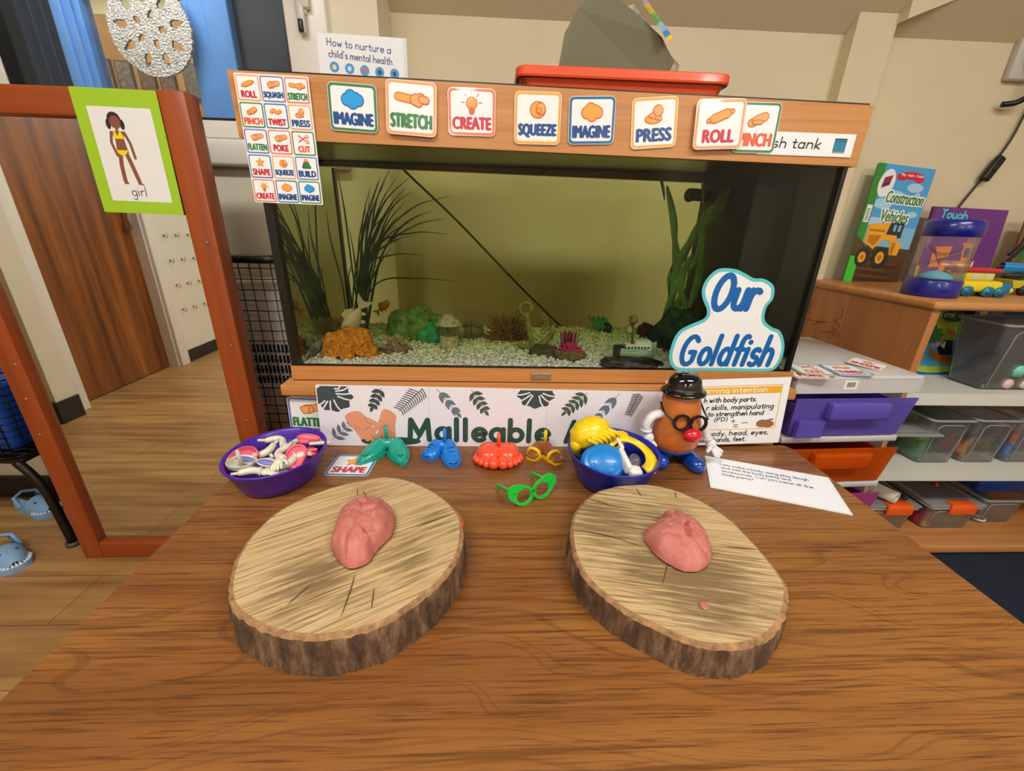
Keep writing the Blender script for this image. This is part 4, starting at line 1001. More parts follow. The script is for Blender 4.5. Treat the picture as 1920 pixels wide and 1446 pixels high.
# ------------------------------------------------------------------ printed word cards
WHITEP = ink('#eef0f2'); ORA = ink('#f2a444'); ORAL = ink('#f3a868'); OED = ink('#c8662a'); RED = ink('#c8283c'); NVY = ink('#124a8c'); GRN = ink('#2f7d44'); TANG = ink('#e0603c'); CBLUE = ink('#1f9be8'); DBL = ink('#1465ab')
B_OR = ink('#f0a468'); B_YE = ink('#f2ab45'); B_GR = ink('#3c7d4a'); B_BL = ink('#2b78b8'); B_RE = ink('#e8784c'); B_PU = ink('#6a78c4'); B_TE = ink('#1d6a98')
def icon(s, kind, x, y, u):
    o = u * .018
    if kind in ('cloud_blue', 'cloud'):
        s.blob([(x - .10 * u, y, .085 * u), (x + .10 * u, y, .085 * u), (x - .03 * u, y + .06 * u, .085 * u), (x + .06 * u, y + .04 * u, .07 * u), (x, y - .04 * u, .09 * u)], CBLUE if kind == 'cloud_blue' else ORA, DBL if kind == 'cloud_blue' else OED, 2, o)
    elif kind == 'bulb':
        s.blob([(x, y + .02 * u, .085 * u)], ORA, OED, 2, o); s.cap([(x, y - .07 * u), (x, y - .11 * u)], .07 * u, TANG, OED, 2, o)
        for k in range(5):
            a = PI * k / 4; s.line([(x + .13 * u * math.cos(a), y + .03 * u + .13 * u * math.sin(a)), (x + .18 * u * math.cos(a), y + .03 * u + .18 * u * math.sin(a))], .016 * u, OED, 2)
    elif kind == 'pin':
        s.cap([(x - .20 * u, y - .07 * u), (x + .20 * u, y + .07 * u)], .05 * u, ORA, OED, 2, o); s.cap([(x - .11 * u, y - .04 * u), (x + .11 * u, y + .04 * u)], .115 * u, ORA, OED, 4, o)
    elif kind == 'arm':
        s.cap([(x - .22 * u, y + .03 * u), (x + .02 * u, y)], .10 * u, ORA, OED, 2, o)
        s.blob([(x + .07 * u, y, .075 * u), (x + .12 * u, y - .03 * u, .065 * u), (x + .16 * u, y + .03 * u, .06 * u)], ORAL, OED, 4, o); s.cap([(x + .17 * u, y + .01 * u), (x + .25 * u, y)], .09 * u, ORAL, OED, 5, o)
    elif kind == 'ball':
        s.blob([(x, y, .13 * u, .12 * u)], ORA, OED, 2, o); s.blob([(x + .05 * u, y + .015 * u, .075 * u, .085 * u)], ORAL, OED, 4, o); s.blob([(x + .02 * u, y - .01 * u, .035 * u)], ORA, OED, 6, o)
    elif kind == 'press':
        s.blob([(x - .03 * u, y - .07 * u, .14 * u, .065 * u)], ORA, OED, 2, o)
        for k in range(4): s.cap([(x + .06 * u, y + .05 * u), (x - .08 * u + .06 * u * k, y - .02 * u - .018 * u * k)], .045 * u, ORAL, OED, 4, o)
        s.blob([(x + .06 * u, y + .06 * u, .08 * u)], ORAL, OED, 5, o); s.poly([(x + .02 * u, y + .10 * u), (x + .12 * u, y + .16 * u), (x + .17 * u, y + .06 * u), (x + .09 * u, y)], ORAL, 7)
    elif kind == 'star':
        P = [(x + r * u * math.cos(PI / 2 + PI * k / 5), y + r * u * math.sin(PI / 2 + PI * k / 5)) for k in range(10) for r in [(.16 if k % 2 == 0 else .08)]]
        s.poly([(x + (a - x) * 1.12, y + (b - y) * 1.12) for a, b in P], OED, 2); s.poly(P, ORA, 3)
    elif kind == 'cut':
        s.line([(x - .16 * u, y + .12 * u), (x + .12 * u, y - .07 * u)], .04 * u, TANG, 3); s.line([(x - .16 * u, y - .08 * u), (x + .12 * u, y + .10 * u)], .04 * u, TANG, 3)
        for sg in (1, -1): s.disc(x + .15 * u, y + sg * .085 * u + .01 * u, .06 * u, TANG, 3); s.disc(x + .15 * u, y + sg * .085 * u + .01 * u, .03 * u, WHITEP, 4)
    elif kind == 'stack':
        s.blob([(x, y + .12 * u, .06 * u)], ORA, OED, 2, o)
        for k, r in enumerate((.07, .10, .13)): s.cap([(x - r * u, y + .05 * u - .07 * u * k), (x + r * u, y + .05 * u - .07 * u * k)], .055 * u, GRN, ink('#1d5a30'), 3, o)
    elif kind == 'pinch':
        s.blob([(x - .11 * u, y - .06 * u, .075 * u, .06 * u)], ORA, OED, 2, o); s.cap([(x - .05 * u, y - .02 * u), (x + .12 * u, y + .05 * u)], .13 * u, ORAL, OED, 4, o); s.cap([(x - .07 * u, y - .05 * u), (x + .06 * u, y - .04 * u)], .05 * u, ORAL, OED, 6, o)
    elif kind == 'twist':
        s.cap(spline2([(x - .16 * u, y), (x - .07 * u, y + .05 * u), (x + .04 * u, y - .02 * u), (x + .16 * u, y + .03 * u)], 5), .085 * u, ORA, OED, 2, o)
    else:                                                    # a hand: palm, fingers, wrist
        s.cap([(x + .05 * u, y + .02 * u), (x + .2 * u, y + .05 * u)], .14 * u, ORAL, OED, 2, o)
        s.blob([(x - .02 * u, y, .11 * u, .09 * u)], ORAL, OED, 3, o)
        for k in range(3): s.cap([(x - .02 * u, y + .05 * u - .05 * u * k), (x - .14 * u + .02 * u * k, y + .02 * u - .045 * u * k)], .05 * u, ORA if kind == 'squash' else ORAL, OED, 5, o)
def card_face(s, x0, y0, w, h, word, wc, bc, ic, k=0):
    s.rect(x0, y0, x0 + w, y0 + h, bc, k + 1, w * .09)
    m = w * .05
    s.rect(x0 + m, y0 + m, x0 + w - m, y0 + h - m, WHITEP, k + 2, w * .06)
    icon(_off(s, k + 2), ic, x0 + w * .5, y0 + h * .665, w * 1.2)
    ww = w * min(.82, .13 * len(word) + .12)
    s.text(word, x0 + w / 2 - ww / 2, y0 + h * .13, x0 + w / 2 + ww / 2, y0 + h * .39, wc, k + 4, .045)
class _off:
    """the same sheet, printing a few layers higher"""
    def __init__(s, sh, k): s.sh, s.k = sh, k
    def poly(s, p, m, k=1): s.sh.poly(p, m, k + s.k)
    def disc(s, x, y, r, m, k=1, ry=None, n=22, rot=0): s.sh.disc(x, y, r, m, k + s.k, ry, n, rot)
    def line(s, p, w, m, k=1): s.sh.line(p, w, m, k + s.k)
    def blob(s, c, f, e, k=1, o=.0015): s.sh.blob(c, f, e, k + s.k, o)
    def cap(s, p, w, f, e, k=1, o=.0012): s.sh.cap(p, w, f, e, k + s.k, o)
LAM = plain('#e8ecec', .12, coat=.6)
def word_card(word, wc, bc, ic, w, h, loc, rot, label, group='word cards'):
    s = Sheet(w, h, LAM, w * .1, .0012)
    card_face(s, w * .012, w * .012, w * .976, h - w * .024, word, wc, bc, ic)
    o = s.place('word_card', loc, rot)
    return tag(o, label, 'card', group)
HOOD = 'word cards stuck along the hood'
Yh = .7925
for word, wc, bc, ic, w, h, x, z, a, lean, dy, lab in [
    ('IMAGINE', NVY, B_GR, 'cloud_blue', .077, .067, -.271, 1.1765, .035, 0, 0, 'green bordered IMAGINE card with a blue cloud on the hood'),
    ('STRETCH', GRN, B_OR, 'arm', .081, .077, -.180, 1.174, .045, -.05, -.004, 'orange bordered STRETCH card on the tank hood'),
    ('CREATE', RED, B_RE, 'bulb', .077, .067, -.079, 1.1755, .0, 0, 0, 'CREATE card with a light bulb on the tank hood'),
    ('SQUEEZE', NVY, B_YE, 'ball', .077, .075, .0295, 1.166, -.01, 0, 0, 'stained yellow bordered SQUEEZE card on the tank hood'),
    ('IMAGINE', NVY, B_TE, 'cloud', .077, .069, .1205, 1.168, -.04, 0, 0, 'blue bordered IMAGINE card with an orange cloud on the hood'),
    ('PRESS', NVY, B_YE, 'press', .077, .074, .228, 1.164, -.085, -.02, 0, 'yellow bordered PRESS card tilted on the tank hood'),
    ('PINCH', TANG, B_GR, 'pinch', .074, .075, .403, 1.165, -.01, -.03, 0, 'green bordered PINCH card half behind the ROLL card on the hood'),
    ('ROLL', RED, B_OR, 'pin', .083, .073, .3325, 1.166, -.055, -.015, -.005, 'orange bordered ROLL card overlapping the PINCH card on the hood')]:
    o = word_card(word, wc, bc, ic, w, h, (x, Yh + dy, z), (PI / 2 + lean, a, 0), lab, HOOD)
# sheet of fifteen small word cards
s = Sheet(.1145, .185, LAM, .003, .0014)
ALL = [('ROLL', RED, B_OR, 'pin'), ('SQUASH', NVY, B_PU, 'squash'), ('STRETCH', GRN, B_RE, 'arm'), ('PINCH', TANG, B_GR, 'pinch'), ('TWIST', RED, B_BL, 'twist'), ('PRESS', NVY, B_OR, 'press'),
       ('FLATTEN', GRN, B_PU, 'hand'), ('POKE', RED, B_RE, 'hand'), ('CUT', TANG, B_GR, 'cut'), ('SHAPE', RED, B_BL, 'star'), ('SQUEEZE', NVY, B_OR, 'ball'), ('BUILD', NVY, B_PU, 'stack'),
       ('CREATE', RED, B_RE, 'bulb'), ('IMAGINE', NVY, B_BL, 'cloud'), ('IMAGINE', NVY, B_GR, 'cloud_blue')]
for i, (a, b, c_, d_) in enumerate(ALL):
    cx = i % 3; cy = 4 - i // 3
    card_face(s, .0015 + cx * .0376, .0015 + cy * .0367, .0358, .0345, a, b, c_, d_)
o = s.place('card_sheet', (-.4125, .7915, 1.0645), (PI / 2, .012, 0)); tag(o, 'laminated sheet of fifteen small word cards hanging at the left end of the hood', 'card sheet')
# fish tank label
s = Sheet(.168, .035, LAM, .001, .0010); s.rect(.001, .001, .167, .034, WHITEP, 1)
s.hand('Fish tank', .0030, .0115, .0084, .0023, ink('#20262e'), 2, .106, .12)
s.rect(.132, .006, .154, .026, ink('#187fa5'), 2); s.rect(.132, .026, .154, .028, ink('#1c2a33'), 2); s.rect(.132, .006, .154, .008, ink('#b99a5a'), 3); s.rect(.133, .023, .153, .024, ink('#2c3f4c'), 3)
o = s.place('label_strip', (.449, .7935, 1.164), (PI / 2, 0, 0)); tag(o, 'white strip reading Fish tank at the right end of the hood', 'label')
# Our Goldfish sign
P = [(.426, .972), (.456, .972), (.479, .964), (.497, .956), (.518, .955), (.540, .942), (.545, .918), (.536, .900), (.539, .875), (.558, .861), (.576, .854), (.591, .831), (.596, .805), (.590, .778), (.570, .767), (.485, .7672), (.436, .767), (.381, .767), (.361, .785), (.358, .815), (.367, .847), (.389, .863), (.415, .876), (.418, .892), (.404, .916), (.400, .936), (.408, .957)]
P = spline2([(a - .358, b - .766) for a, b in P], 4, True)[::-1]
def inset(P, d):
    n = len(P); out = []
    ar = sum(P[i][0] * P[(i + 1) % n][1] - P[(i + 1) % n][0] * P[i][1] for i in range(n)); sg = 1 if ar > 0 else -1
    for i in range(n):
        a, b = P[i - 2], P[(i + 2) % n]; dx, dy = b[0] - a[0], b[1] - a[1]; l = math.hypot(dx, dy) or 1
        out.append((P[i][0] - sg * dy / l * d, P[i][1] + sg * dx / l * d))
    return out
P = P[::-1]
s = Sheet(.24, .21, ink('#5fc3cc'), 0, .0015, outline=P); s.poly(inset(P, .0065), WHITEP, 1)
SB = ink('#0f62ae')
s.hand('Our', .0655, .131, .036, .0125, SB, 2, .088, .16); s.hand('Goldfish', .022, .0155, .0335, .0105, SB, 2, .192, .16, gap=.34)
o = s.place('sign', (.358, .7965, .766), (PI / 2, 0, 0)); tag(o, 'cut-out Our Goldfish sign with a turquoise edge on the tank front', 'sign')
# how to nurture poster behind the hood
s = Sheet(.200, .231, LAM, .001, .0012); s.rect(.001, .001, .192, .230, WHITEP, 1)
tx = ink('#2c4a86')
s.hand('How to nurture a', .022, .208, .0078, .0019, tx, 2, .142, .05, -.055); s.hand("child's mental health", .024, .187, .0074, .0019, tx, 2, .142, .0, -.055)
for k in range(5):
    x = .034 + k * .034; y = .168 - .0015 * k; s.disc(x, y, .0105, ink('#3d9bd8'), 2)
    s.disc(x, y, .0045, [ink('#f2d6b0'), ink('#cfe6f4'), ink('#e05a50'), ink('#22344c'), ink('#22344c')][k], 3, .005)
for k in range(5): s.line([(.024 + k * .034, .150), (.044 + k * .034, .1495)], .002, ink('#59606c'), 2)
o = s.place('poster', (-.410, 1.1635, 1.199), (PI / 2, .02, 0)); tag(o, 'shiny white mental health poster standing behind the tank hood', 'poster')

# orange tray with papers on the hood
TRAY = plain('#ea5426', .35, coat=.1)
def tray():
    mb = MB(); x0, x1, y0, y1 = .033, .417, .862, 1.12; zb, zt = 1.2525, 1.298
    def ring(d, z): return [(x, y, z) for x, y in rrect(x0 + d, y0 + d, x1 - d, y1 - d, .018, 4)]
    R = [ring(.016, zb), ring(.007, zt - .016), ring(.001, zt - .016), ring(.0, zt - .013), ring(.0, zt - .002), ring(.002, zt), ring(.009, zt), ring(.018, zb + .003)]
    n = len(R[0]); vs = [p for r in R for p in r]; fs = []
    for i in range(len(R) - 1):
        for k in range(n): k2 = (k + 1) % n; fs.append((i * n + k, i * n + k2, (i + 1) * n + k2, (i + 1) * n + k))
    mb.add(vs, fs, TRAY); mb.add(R[-1], [list(range(n))], TRAY); mb.add(R[0], [list(range(n))[::-1]], TRAY)
    tag(mb.build('tray', None, (.225, .99, zb)), 'shallow orange-red plastic tray on top of the tank hood', 'tray')
tray()
def slab(name, P, th, m, label, cat, bend=0.0):
    mb = MB(); n = len(P)
    a, b, c_ = Vector(P[0]), Vector(P[1]), Vector(P[2]); nn = (b - a).cross(c_ - a).normalized() * th
    vs = [Vector(p) for p in P] + [Vector(p) + nn for p in P]
    mb.add(vs, [list(range(n)), list(range(n, 2 * n))[::-1]] + [(i, (i + 1) % n, n + (i + 1) % n, n + i) for i in range(n)], m)
    return tag(mb.build(name, None, P[0]), label, cat)
OLV = plain('#6c6b53', .7, noise_amt=.04, noise_scale=8)
slab('card_sheet', [(.112, .94, 1.296), (.329, .985, 1.300), (.352, .99, 1.350), (.314, .97, 1.382), (.272, .965, 1.406), (.208, .955, 1.438), (.168, .95, 1.436), (.146, .945, 1.410), (.124, .943, 1.372)], .0015, OLV, 'torn grey-olive sheet of card standing in the orange tray', 'card')
t = thing('magazine', 'colourful crumpled magazine leaning behind the olive card', 'magazine', (.29, 1.0, 1.30))
m = MB(); P = [(.219, 1.0, 1.43), (.262, 1.0, 1.442), (.318, 1.0, 1.39), (.372, 1.01, 1.352), (.366, 1.01, 1.318), (.345, 1.02, 1.298), (.27, 1.0, 1.300), (.23, 1.0, 1.36)]
m.add(P + [(a, b + .012, c_) for a, b, c_ in P], [list(range(8)), list(range(8, 16))[::-1]] + [(i, (i + 1) % 8, 8 + (i + 1) % 8, 8 + i) for i in range(8)], plain('#a09888', .6, noise_amt=.6, noise_scale=70)); m.build('pages', t)
def strip(pts, w, m, name):
    mb = MB(); vs = []
    for x, y, z in pts: vs += [(x, y, z), (x + w * .55, y - .004, z + w * .55)]
    mb.add(vs, [(2 * i, 2 * i + 1, 2 * i + 3, 2 * i + 2) for i in range(len(pts) - 1)], m); return mb.build(name, t)
cov = plain('#58a6cc', .3, coat=.3, noise_amt=.25, noise_scale=60)
mb = MB()
A = [(.254, .955, 1.440), (.268, .955, 1.425), (.282, .953, 1.410), (.296, .952, 1.396), (.308, .951, 1.383), (.316, .950, 1.374)]
Bq = [(.272, .975, 1.446), (.284, .972, 1.432), (.297, .968, 1.418), (.310, .965, 1.404), (.321, .962, 1.392), (.328, .960, 1.384)]
cols = ['#b9a8b8', '#d8c43c', '#5b9a48', '#b85a4a', '#3d86c6']
for i in range(5): mb.add([A[i], A[i + 1], Bq[i + 1], Bq[i]], [(0, 1, 2, 3)], plain(['#a898b0', '#c9b53a', '#5fa04c', '#7fb2d6', '#3d8acb'][i], .3, coat=.3, noise_amt=.3, noise_scale=90))
mb.add([A[5], (.320, .949, 1.369), (.333, .959, 1.379), Bq[5]], [(0, 1, 2, 3)], plain('#f0bf3c', .3, coat=.3))
mb.build('cover', t)

# ------------------------------------------------------------------ papers behind and on the table
s = Sheet(.69, .130, LAM, .004, .0014); s.rect(.0015, .0015, .6885, .1285, ink('#ebe6ee'), 1, .003)
for x in (.218, .455): s.rect(x, .0015, x + .0008, .1285, ink('#cfc8d2'), 2)
LG = ink('#3d4a4c'); LG2 = ink('#6c7682'); LG3 = ink('#4c5a4a'); GR2 = ink('#2c4f42')
def monstera(x, y, r, rot):
    q = spline2([(x + r * (1.0 - .18 * (k % 2)) * math.cos(rot + k * 2 * PI / 18), y + r * .82 * (1.0 - .1 * (k % 2)) * math.sin(rot + k * 2 * PI / 18)) for k in range(18)], 3, True)
    q = [(max(.002, a), min(.1275, b)) for a, b in q]; s.poly(q, LG, 2)
    for k in (-4, -3, -2, 2, 3, 4, -1, 1):
        a = rot + k * .48; b = rot + k * .30; bx, by = x - r * .35 * math.cos(rot) + r * .55 * math.cos(b) * (1 if abs(k) < 2 else .8), y - r * .3 * math.sin(rot) + r * .45 * math.sin(b)
        e = (max(.003, x + r * 1.08 * math.cos(a)), min(.1265, y + .88 * r * math.sin(a)))
        if by < .1255 and bx > .003: s.line(spline2([(bx, by), ((bx + e[0]) / 2 + .002 * math.sin(a), (by + e[1]) / 2 - .002), e], 4), .0030, ink('#ebe6ee'), 3)
monstera(.032, .106, .040, -.7); monstera(.432, .121, .040, -1.6)
def sprig(x, y, a, l, n, lw, m, spread=.9, taper=True):
    ex, ey = x + l * math.cos(a), y + l * math.sin(a); s.line([(x, y), (ex, ey)], .0012, m, 2)
    for k in range(n):
        t_ = (k + .5) / n; px, py = x + (ex - x) * t_, y + (ey - y) * t_
        for sg in (1, -1): s.leaf(px, py, l * .42 * (1 - .35 * t_), lw, a + sg * spread, m, 2)
    s.leaf(ex, ey, l * .3, lw * .8, a, m, 2)
sprig(.126, .126, -2.0, .044, 4, .0045, LG); sprig(.303, .125, -1.0, .050, 4, .0045, LG3); sprig(.535, .124, -2.35, .055, 5, .0042, LG3)
sprig(.235, .126, -.9, .060, 3, .0048, LG2, .45); sprig(.600, .124, -2.2, .065, 3, .0048, LG2, .45); sprig(.022, .014, .72, .055, 4, .0042, LG2)
def fern(x, y, a, l, m, br=.020):
    ex, ey = x + l * math.cos(a), y + l * math.sin(a); s.line([(x, y), (ex, ey)], .0012, m, 2)
    for k in range(13):
        t_ = k / 13; px, py = x + (ex - x) * t_, y + (ey - y) * t_; L_ = br * (1 - .4 * t_)
        for sg in (1, -1):
            aa = a + sg * 1.15; qx, qy = px + L_ * math.cos(aa), py + L_ * math.sin(aa)
            if qy < .127: s.line([(px, py), (px + .5 * L_ * math.cos(aa) + .0015, py + .5 * L_ * math.sin(aa)), (qx, qy)], .002, m, 2)
fern(.206, .126, -2.35, .068, LG); fern(.640, .124, -1.9, .05, LG, .012)
HS = ink('#e59a78'); HE = ink('#8a4a34')
s.blob([(.11, .012, .03, .009), (.16, .012, .04, .008)], GR2, ink('#1d3a30'), 2, .0006); s.leaf(.19, .012, .02, .003, .9, GR2, 2)
s.poly(spline2([(.0515, .065), (.0765, .077), (.095, .062), (.104, .046), (.098, .032), (.078, .030), (.064, .040)], 3, True), HS, 3)
for a, b in (((.074, .036), (.083, .019)), ((.082, .034), (.093, .0145)), ((.091, .034), (.102, .0155)), ((.098, .037), (.110, .021)), ((.096, .058), (.120, .044))): s.cap([a, b], .0085, HS, HE, 5, .0005)
s.poly(spline2([(.1295, .082), (.152, .070), (.150, .050), (.146, .035), (.128, .030), (.117, .040), (.119, .060)], 3, True), HS, 3)
for a, b in (((.122, .036), (.117, .021)), ((.130, .034), (.126, .0165)), ((.138, .035), (.135, .0185)), ((.145, .040), (.144, .023)), ((.121, .052), (.108, .037))): s.cap([a, b], .0085, HS, HE, 5, .0005)
s.poly(spline2([(.066, .052), (.085, .062), (.098, .046), (.082, .036)], 3, True), HS, 8); s.poly(spline2([(.124, .056), (.145, .056), (.143, .04), (.126, .038)], 3, True), HS, 8)
s.hand('Malleable', .1785, .0165, .0255, .0105, GR2, 4, .286, gap=.34); s.hand('Area', .4995, .0165, .0255, .0105, GR2, 4, .115, gap=.34)
o = s.place('banner', (-.3485, .7545, .611), (PI / 2 - .06, .012, 0)); tag(o, 'long laminated Malleable Area banner with leaf drawings standing behind the table', 'banner')
word_card('FLATTEN', GRN, B_PU, 'hand', .084, .074, (-.420, .7825, .632), (PI / 2, .045, 0), 'purple bordered FLATTEN card half behind the banner')
# learning intention sheet
s = Sheet(.256, .146, LAM, .001, .0012); s.rect(.001, .001, .255, .145, WHITEP, 1)
YB = ink('#eab02c'); bk = ink('#1d1d20')
for x0, y0, x1, y1 in ((.05, .130, .241, .1315), (.2395, .036, .241, .1315), (.05, .034, .241, .0355)): s.rect(x0, y0, x1, y1, YB, 2)
s.rect(.05, .113, .2395, .128, YB, 2)
s.hand('Learning intention', .062, .1165, .0065, .0017, WHITEP, 3, .148, .0)
s.hand('h with body parts.', .083, .0965, .0058, .0019, bk, 3, .110, .1); s.hand('r skills, manipulating', .090, .0800, .0060, .0019, bk, 3, .140, .1)
s.hand('to strengthen hand', .095, .0660, .0056, .0019, bk, 3, .116, .1); s.hand('(PD)', .110, .054, .0050, .0017, bk, 3, .027, .1)
s.hand('+', .146, .0475, .010, .0015, bk, 3); s.hand('_', .169, .0475, .014, .0015, bk, 3); s.hand('=', .152, .036, .011, .0015, bk, 3)
s.blob([(.212, .046, .012, .008), (.225, .044, .012, .007)], ink('#a4643c'), ink('#5a3018'), 3, .0006); s.cap([(.205, .049), (.232, .055)], .003, ink('#7a8068'), bk, 5, .0004)
s.hand('body, head, eyes,', .100, .0215, .0058, .0019, bk, 3, .130, .1); s.hand('back, hands, feet.', .078, .0075, .0055, .0019, bk, 3, .105, .1)
o = s.place('notice_sheet', (.350, .7525, .6115), (PI / 2 - .05, -.045, 0)); tag(o, 'white Learning intention sheet with handwriting, behind the toy figure', 'sheet')
# cards lying on the table
word_card('SHAPE', RED, B_BL, 'star', .080, .070, (-.305, .6455, TOP + .0016), (0, 0, -.03), 'blue bordered SHAPE card lying on the table by the purple bowl')
s = Sheet(.215, .116, LAM, .001, .0012); s.rect(.004, .004, .211, .112, ink('#eceff6'), 1)
ct = ink('#3a3d4c')
for k, (ln, wd) in enumerate([('Lets make a body using play dough', .150), ('and add the body parts and', .118), ('accessories. Can you name all the', .150), ('body parts?', .052)]):
    s.hand(ln, .026, .088 - .0125 * k, .0042, .0011, ct, 2, wd)
o = s.place('instruction_sheet', (.389, .609, TOP + .0016), (0, 0, -.37)); tag(o, 'laminated instruction sheet lying at the right edge of the table', 'sheet')
# ------------------------------------------------------------------ log slices and dough
def saw_wood(name, ang, spots, scale=(9, 300, 1)):
    m, nt, b = new_mat(name); L = nt.links.new
    mp = mapping(nt, scale, (0, 0, ang)); n = node(nt, 'ShaderNodeTexNoise', Scale=1.0, Detail=4.0, Roughness=.6); L(mp.outputs['Vector'], n.inputs['Vector'])
    r = ramp(nt, [(.30, '#80643c'), (.40, '#a98b5c'), (.52, '#c2a678'), (.75, '#d2ba90')]); L(n.outputs['Fac'], r.inputs['Fac'])
    m2 = mapping(nt, (13, 190, 1), (0, 0, ang + .05)); n2 = node(nt, 'ShaderNodeTexNoise', Scale=1.0, Detail=4.0, Roughness=.65); L(m2.outputs['Vector'], n2.inputs['Vector'])
    tc = nt.nodes.new('ShaderNodeTexCoord'); acc = None
    for (sx, sy, sr, sa) in spots:                      # worn dark places, at their own spots on the slice
        sb = node(nt, 'ShaderNodeVectorMath', operation='DISTANCE'); L(tc.outputs['Object'], sb.inputs[0]); sb.inputs[1].default_value = (sx, sy, .045)
        mr = nt.nodes.new('ShaderNodeMapRange'); L(sb.outputs['Value'], mr.inputs['Value']); mr.inputs['From Min'].default_value = sr; mr.inputs['From Max'].default_value = sr * .2; mr.inputs['To Max'].default_value = sa
        if acc is None: acc = mr.outputs[0]
        else:
            ad = node(nt, 'ShaderNodeMath', operation='MAXIMUM'); L(acc, ad.inputs[0]); L(mr.outputs[0], ad.inputs[1]); acc = ad.outputs[0]
    ad = node(nt, 'ShaderNodeMath', operation='ADD'); L(n2.outputs['Fac'], ad.inputs[0]); L(acc, ad.inputs[1])
    r2 = ramp(nt, [(.58, (0, 0, 0, 1)), (.80, (1, 1, 1, 1))]); L(ad.outputs[0], r2.inputs['Fac'])
    md = node(nt, 'ShaderNodeMath', operation='MULTIPLY'); L(r2.outputs['Color'], md.inputs[0]); md.inputs[1].default_value = .85
    mx = node(nt, 'ShaderNodeMix', data_type='RGBA'); L(md.outputs[0], mx.inputs['Factor']); L(r.outputs['Color'], mx.inputs[6]); mx.inputs[7].default_value = rgb('#6e5836')
    L(mx.outputs[2], b.inputs['Base Color']); b.inputs['Roughness'].default_value = .75
    bp = nt.nodes.new('ShaderNodeBump'); bp.inputs['Strength'].default_value = .5; bp.inputs['Distance'].default_value = .0015; L(n.outputs['Fac'], bp.inputs['Height']); L(bp.outputs['Normal'], b.inputs['Normal'])
    return m
def bark_mat():
    m, nt, b = new_mat('bark'); L = nt.links.new
    mp = mapping(nt, (70, 70, 18)); n = node(nt, 'ShaderNodeTexNoise', Scale=1.0, Detail=5.0, Roughness=.7); L(mp.outputs['Vector'], n.inputs['Vector'])
    r = ramp(nt, [(.3, '#2a1d14'), (.48, '#5a412c'), (.6, '#7d6248'), (.8, '#a58a68')]); L(n.outputs['Fac'], r.inputs['Fac']); L(r.outputs['Color'], b.inputs['Base Color']); b.inputs['Roughness'].default_value = .9
    bp = nt.nodes.new('ShaderNodeBump'); bp.inputs['Strength'].default_value = 1.0; bp.inputs['Distance'].default_value = .004; L(n.outputs['Fac'], bp.inputs['Height']); L(bp.outputs['Normal'], b.inputs['Normal'])
    return m
BARK = bark_mat(); BARKE = plain('#96714a', .85, noise_amt=.4, noise_scale=120); CRACK = plain('#5a4228', .9)
def log_slice(outline, zt, ang, dark, cracks, label, seed):
    N = 180; P = spline2(outline, 10, True)
    # even steps round the rim
    per = [0.0]
    for i in range(len(P)): per.append(per[-1] + math.dist(P[i], P[(i + 1) % len(P)]))
    Q = []; j = 0
    for k in range(N):
        d = per[-1] * k / N
        while per[j + 1] < d: j += 1
        f = (d - per[j]) / (per[j + 1] - per[j]); a, b = P[j], P[(j + 1) % len(P)]; Q.append((a[0] + (b[0] - a[0]) * f, a[1] + (b[1] - a[1]) * f))
    cx = sum(p[0] for p in Q) / N; cy = sum(p[1] for p in Q) / N
    t = thing('log_slice', label, 'log slice', (cx, cy, TOP), group='log slices on the table')
    def nz(a, b, c_): return noise.noise(Vector((a, b, c_ + seed)))
    rings = [.0, .15, .3, .45, .6, .75, .88, .955]
    vs = [(cx, cy, zt)]; fs = []
    for r in rings[1:]:
        for k, (x, y) in enumerate(Q): vs.append((cx + (x - cx) * r, cy + (y - cy) * r, zt + .0006 * nz(x * r * 60, y * r * 60, 0)))
    for k in range(N): fs.append((0, 1 + k, 1 + (k + 1) % N))
    for i in range(len(rings) - 2):
        for k in range(N): k2 = (k + 1) % N; a = 1 + i * N; fs.append((a + k, a + N + k, a + N + k2, a + k2))
    mb = MB().add(vs, fs, saw_wood('saw_cut_%d' % int(seed), ang, dark), True)
    for c_ in cracks:
        pp = spline([Vector((x, y, zt + .0009)) for x, y in c_], 4); n = len(pp); v2 = []
        for i, p in enumerate(pp):
            d = (pp[min(i + 1, n - 1)] - pp[max(i - 1, 0)]).normalized(); wd = .0007 * math.sin(PI * (i + .6) / (n + .2)); s_ = Vector((-d.y, d.x, 0)) * wd; v2 += [p - s_, p + s_]
        mb.add(v2, [(2 * i, 2 * i + 1, 2 * i + 3, 2 * i + 2) for i in range(n - 1)], CRACK)
    mb.build('cut_face', t)
    vs = []; fs = []; H = zt - TOP
    prof = [(.955, zt), (.978, zt - .001), (.993, zt - .004), (1.0, zt - .010)] + [(1.0 + .012 * (q / 6), zt - .010 - (H - .010) * q / 6) for q in range(1, 7)]
    for i, (r, z) in enumerate(prof):
        for k, (x, y) in enumerate(Q):
            a = k / N * 150
            d = 0 if i == 0 else (.0011 * nz(a, z * 40, 3) + .0016 * abs(nz(a * .45, z * 22, 9)) * (1 if i > 2 else .4) + .0008 * nz(a * 2.3, z * 160, 1))
            l = math.hypot(x - cx, y - cy); vs.append((cx + (x - cx) * (r + d / l * 1.6), cy + (y - cy) * (r + d / l * 1.6), z + (.0012 * nz(a * .8, 5, 1) if 0 < i < 4 else 0)))
    for i in range(len(prof) - 1):
        for k in range(N): k2 = (k + 1) % N; fs.append((i * N + k, (i + 1) * N + k, (i + 1) * N + k2, i * N + k2))
    nb = N * 2
    b = MB(); b.add(vs, fs[:nb], BARKE, True); b.add(vs, fs[nb:], BARK, True); b.add([vs[(len(prof) - 1) * N + k] for k in range(N)], [list(range(N))[::-1]], BARK)
    b.build('bark', t)
    return t
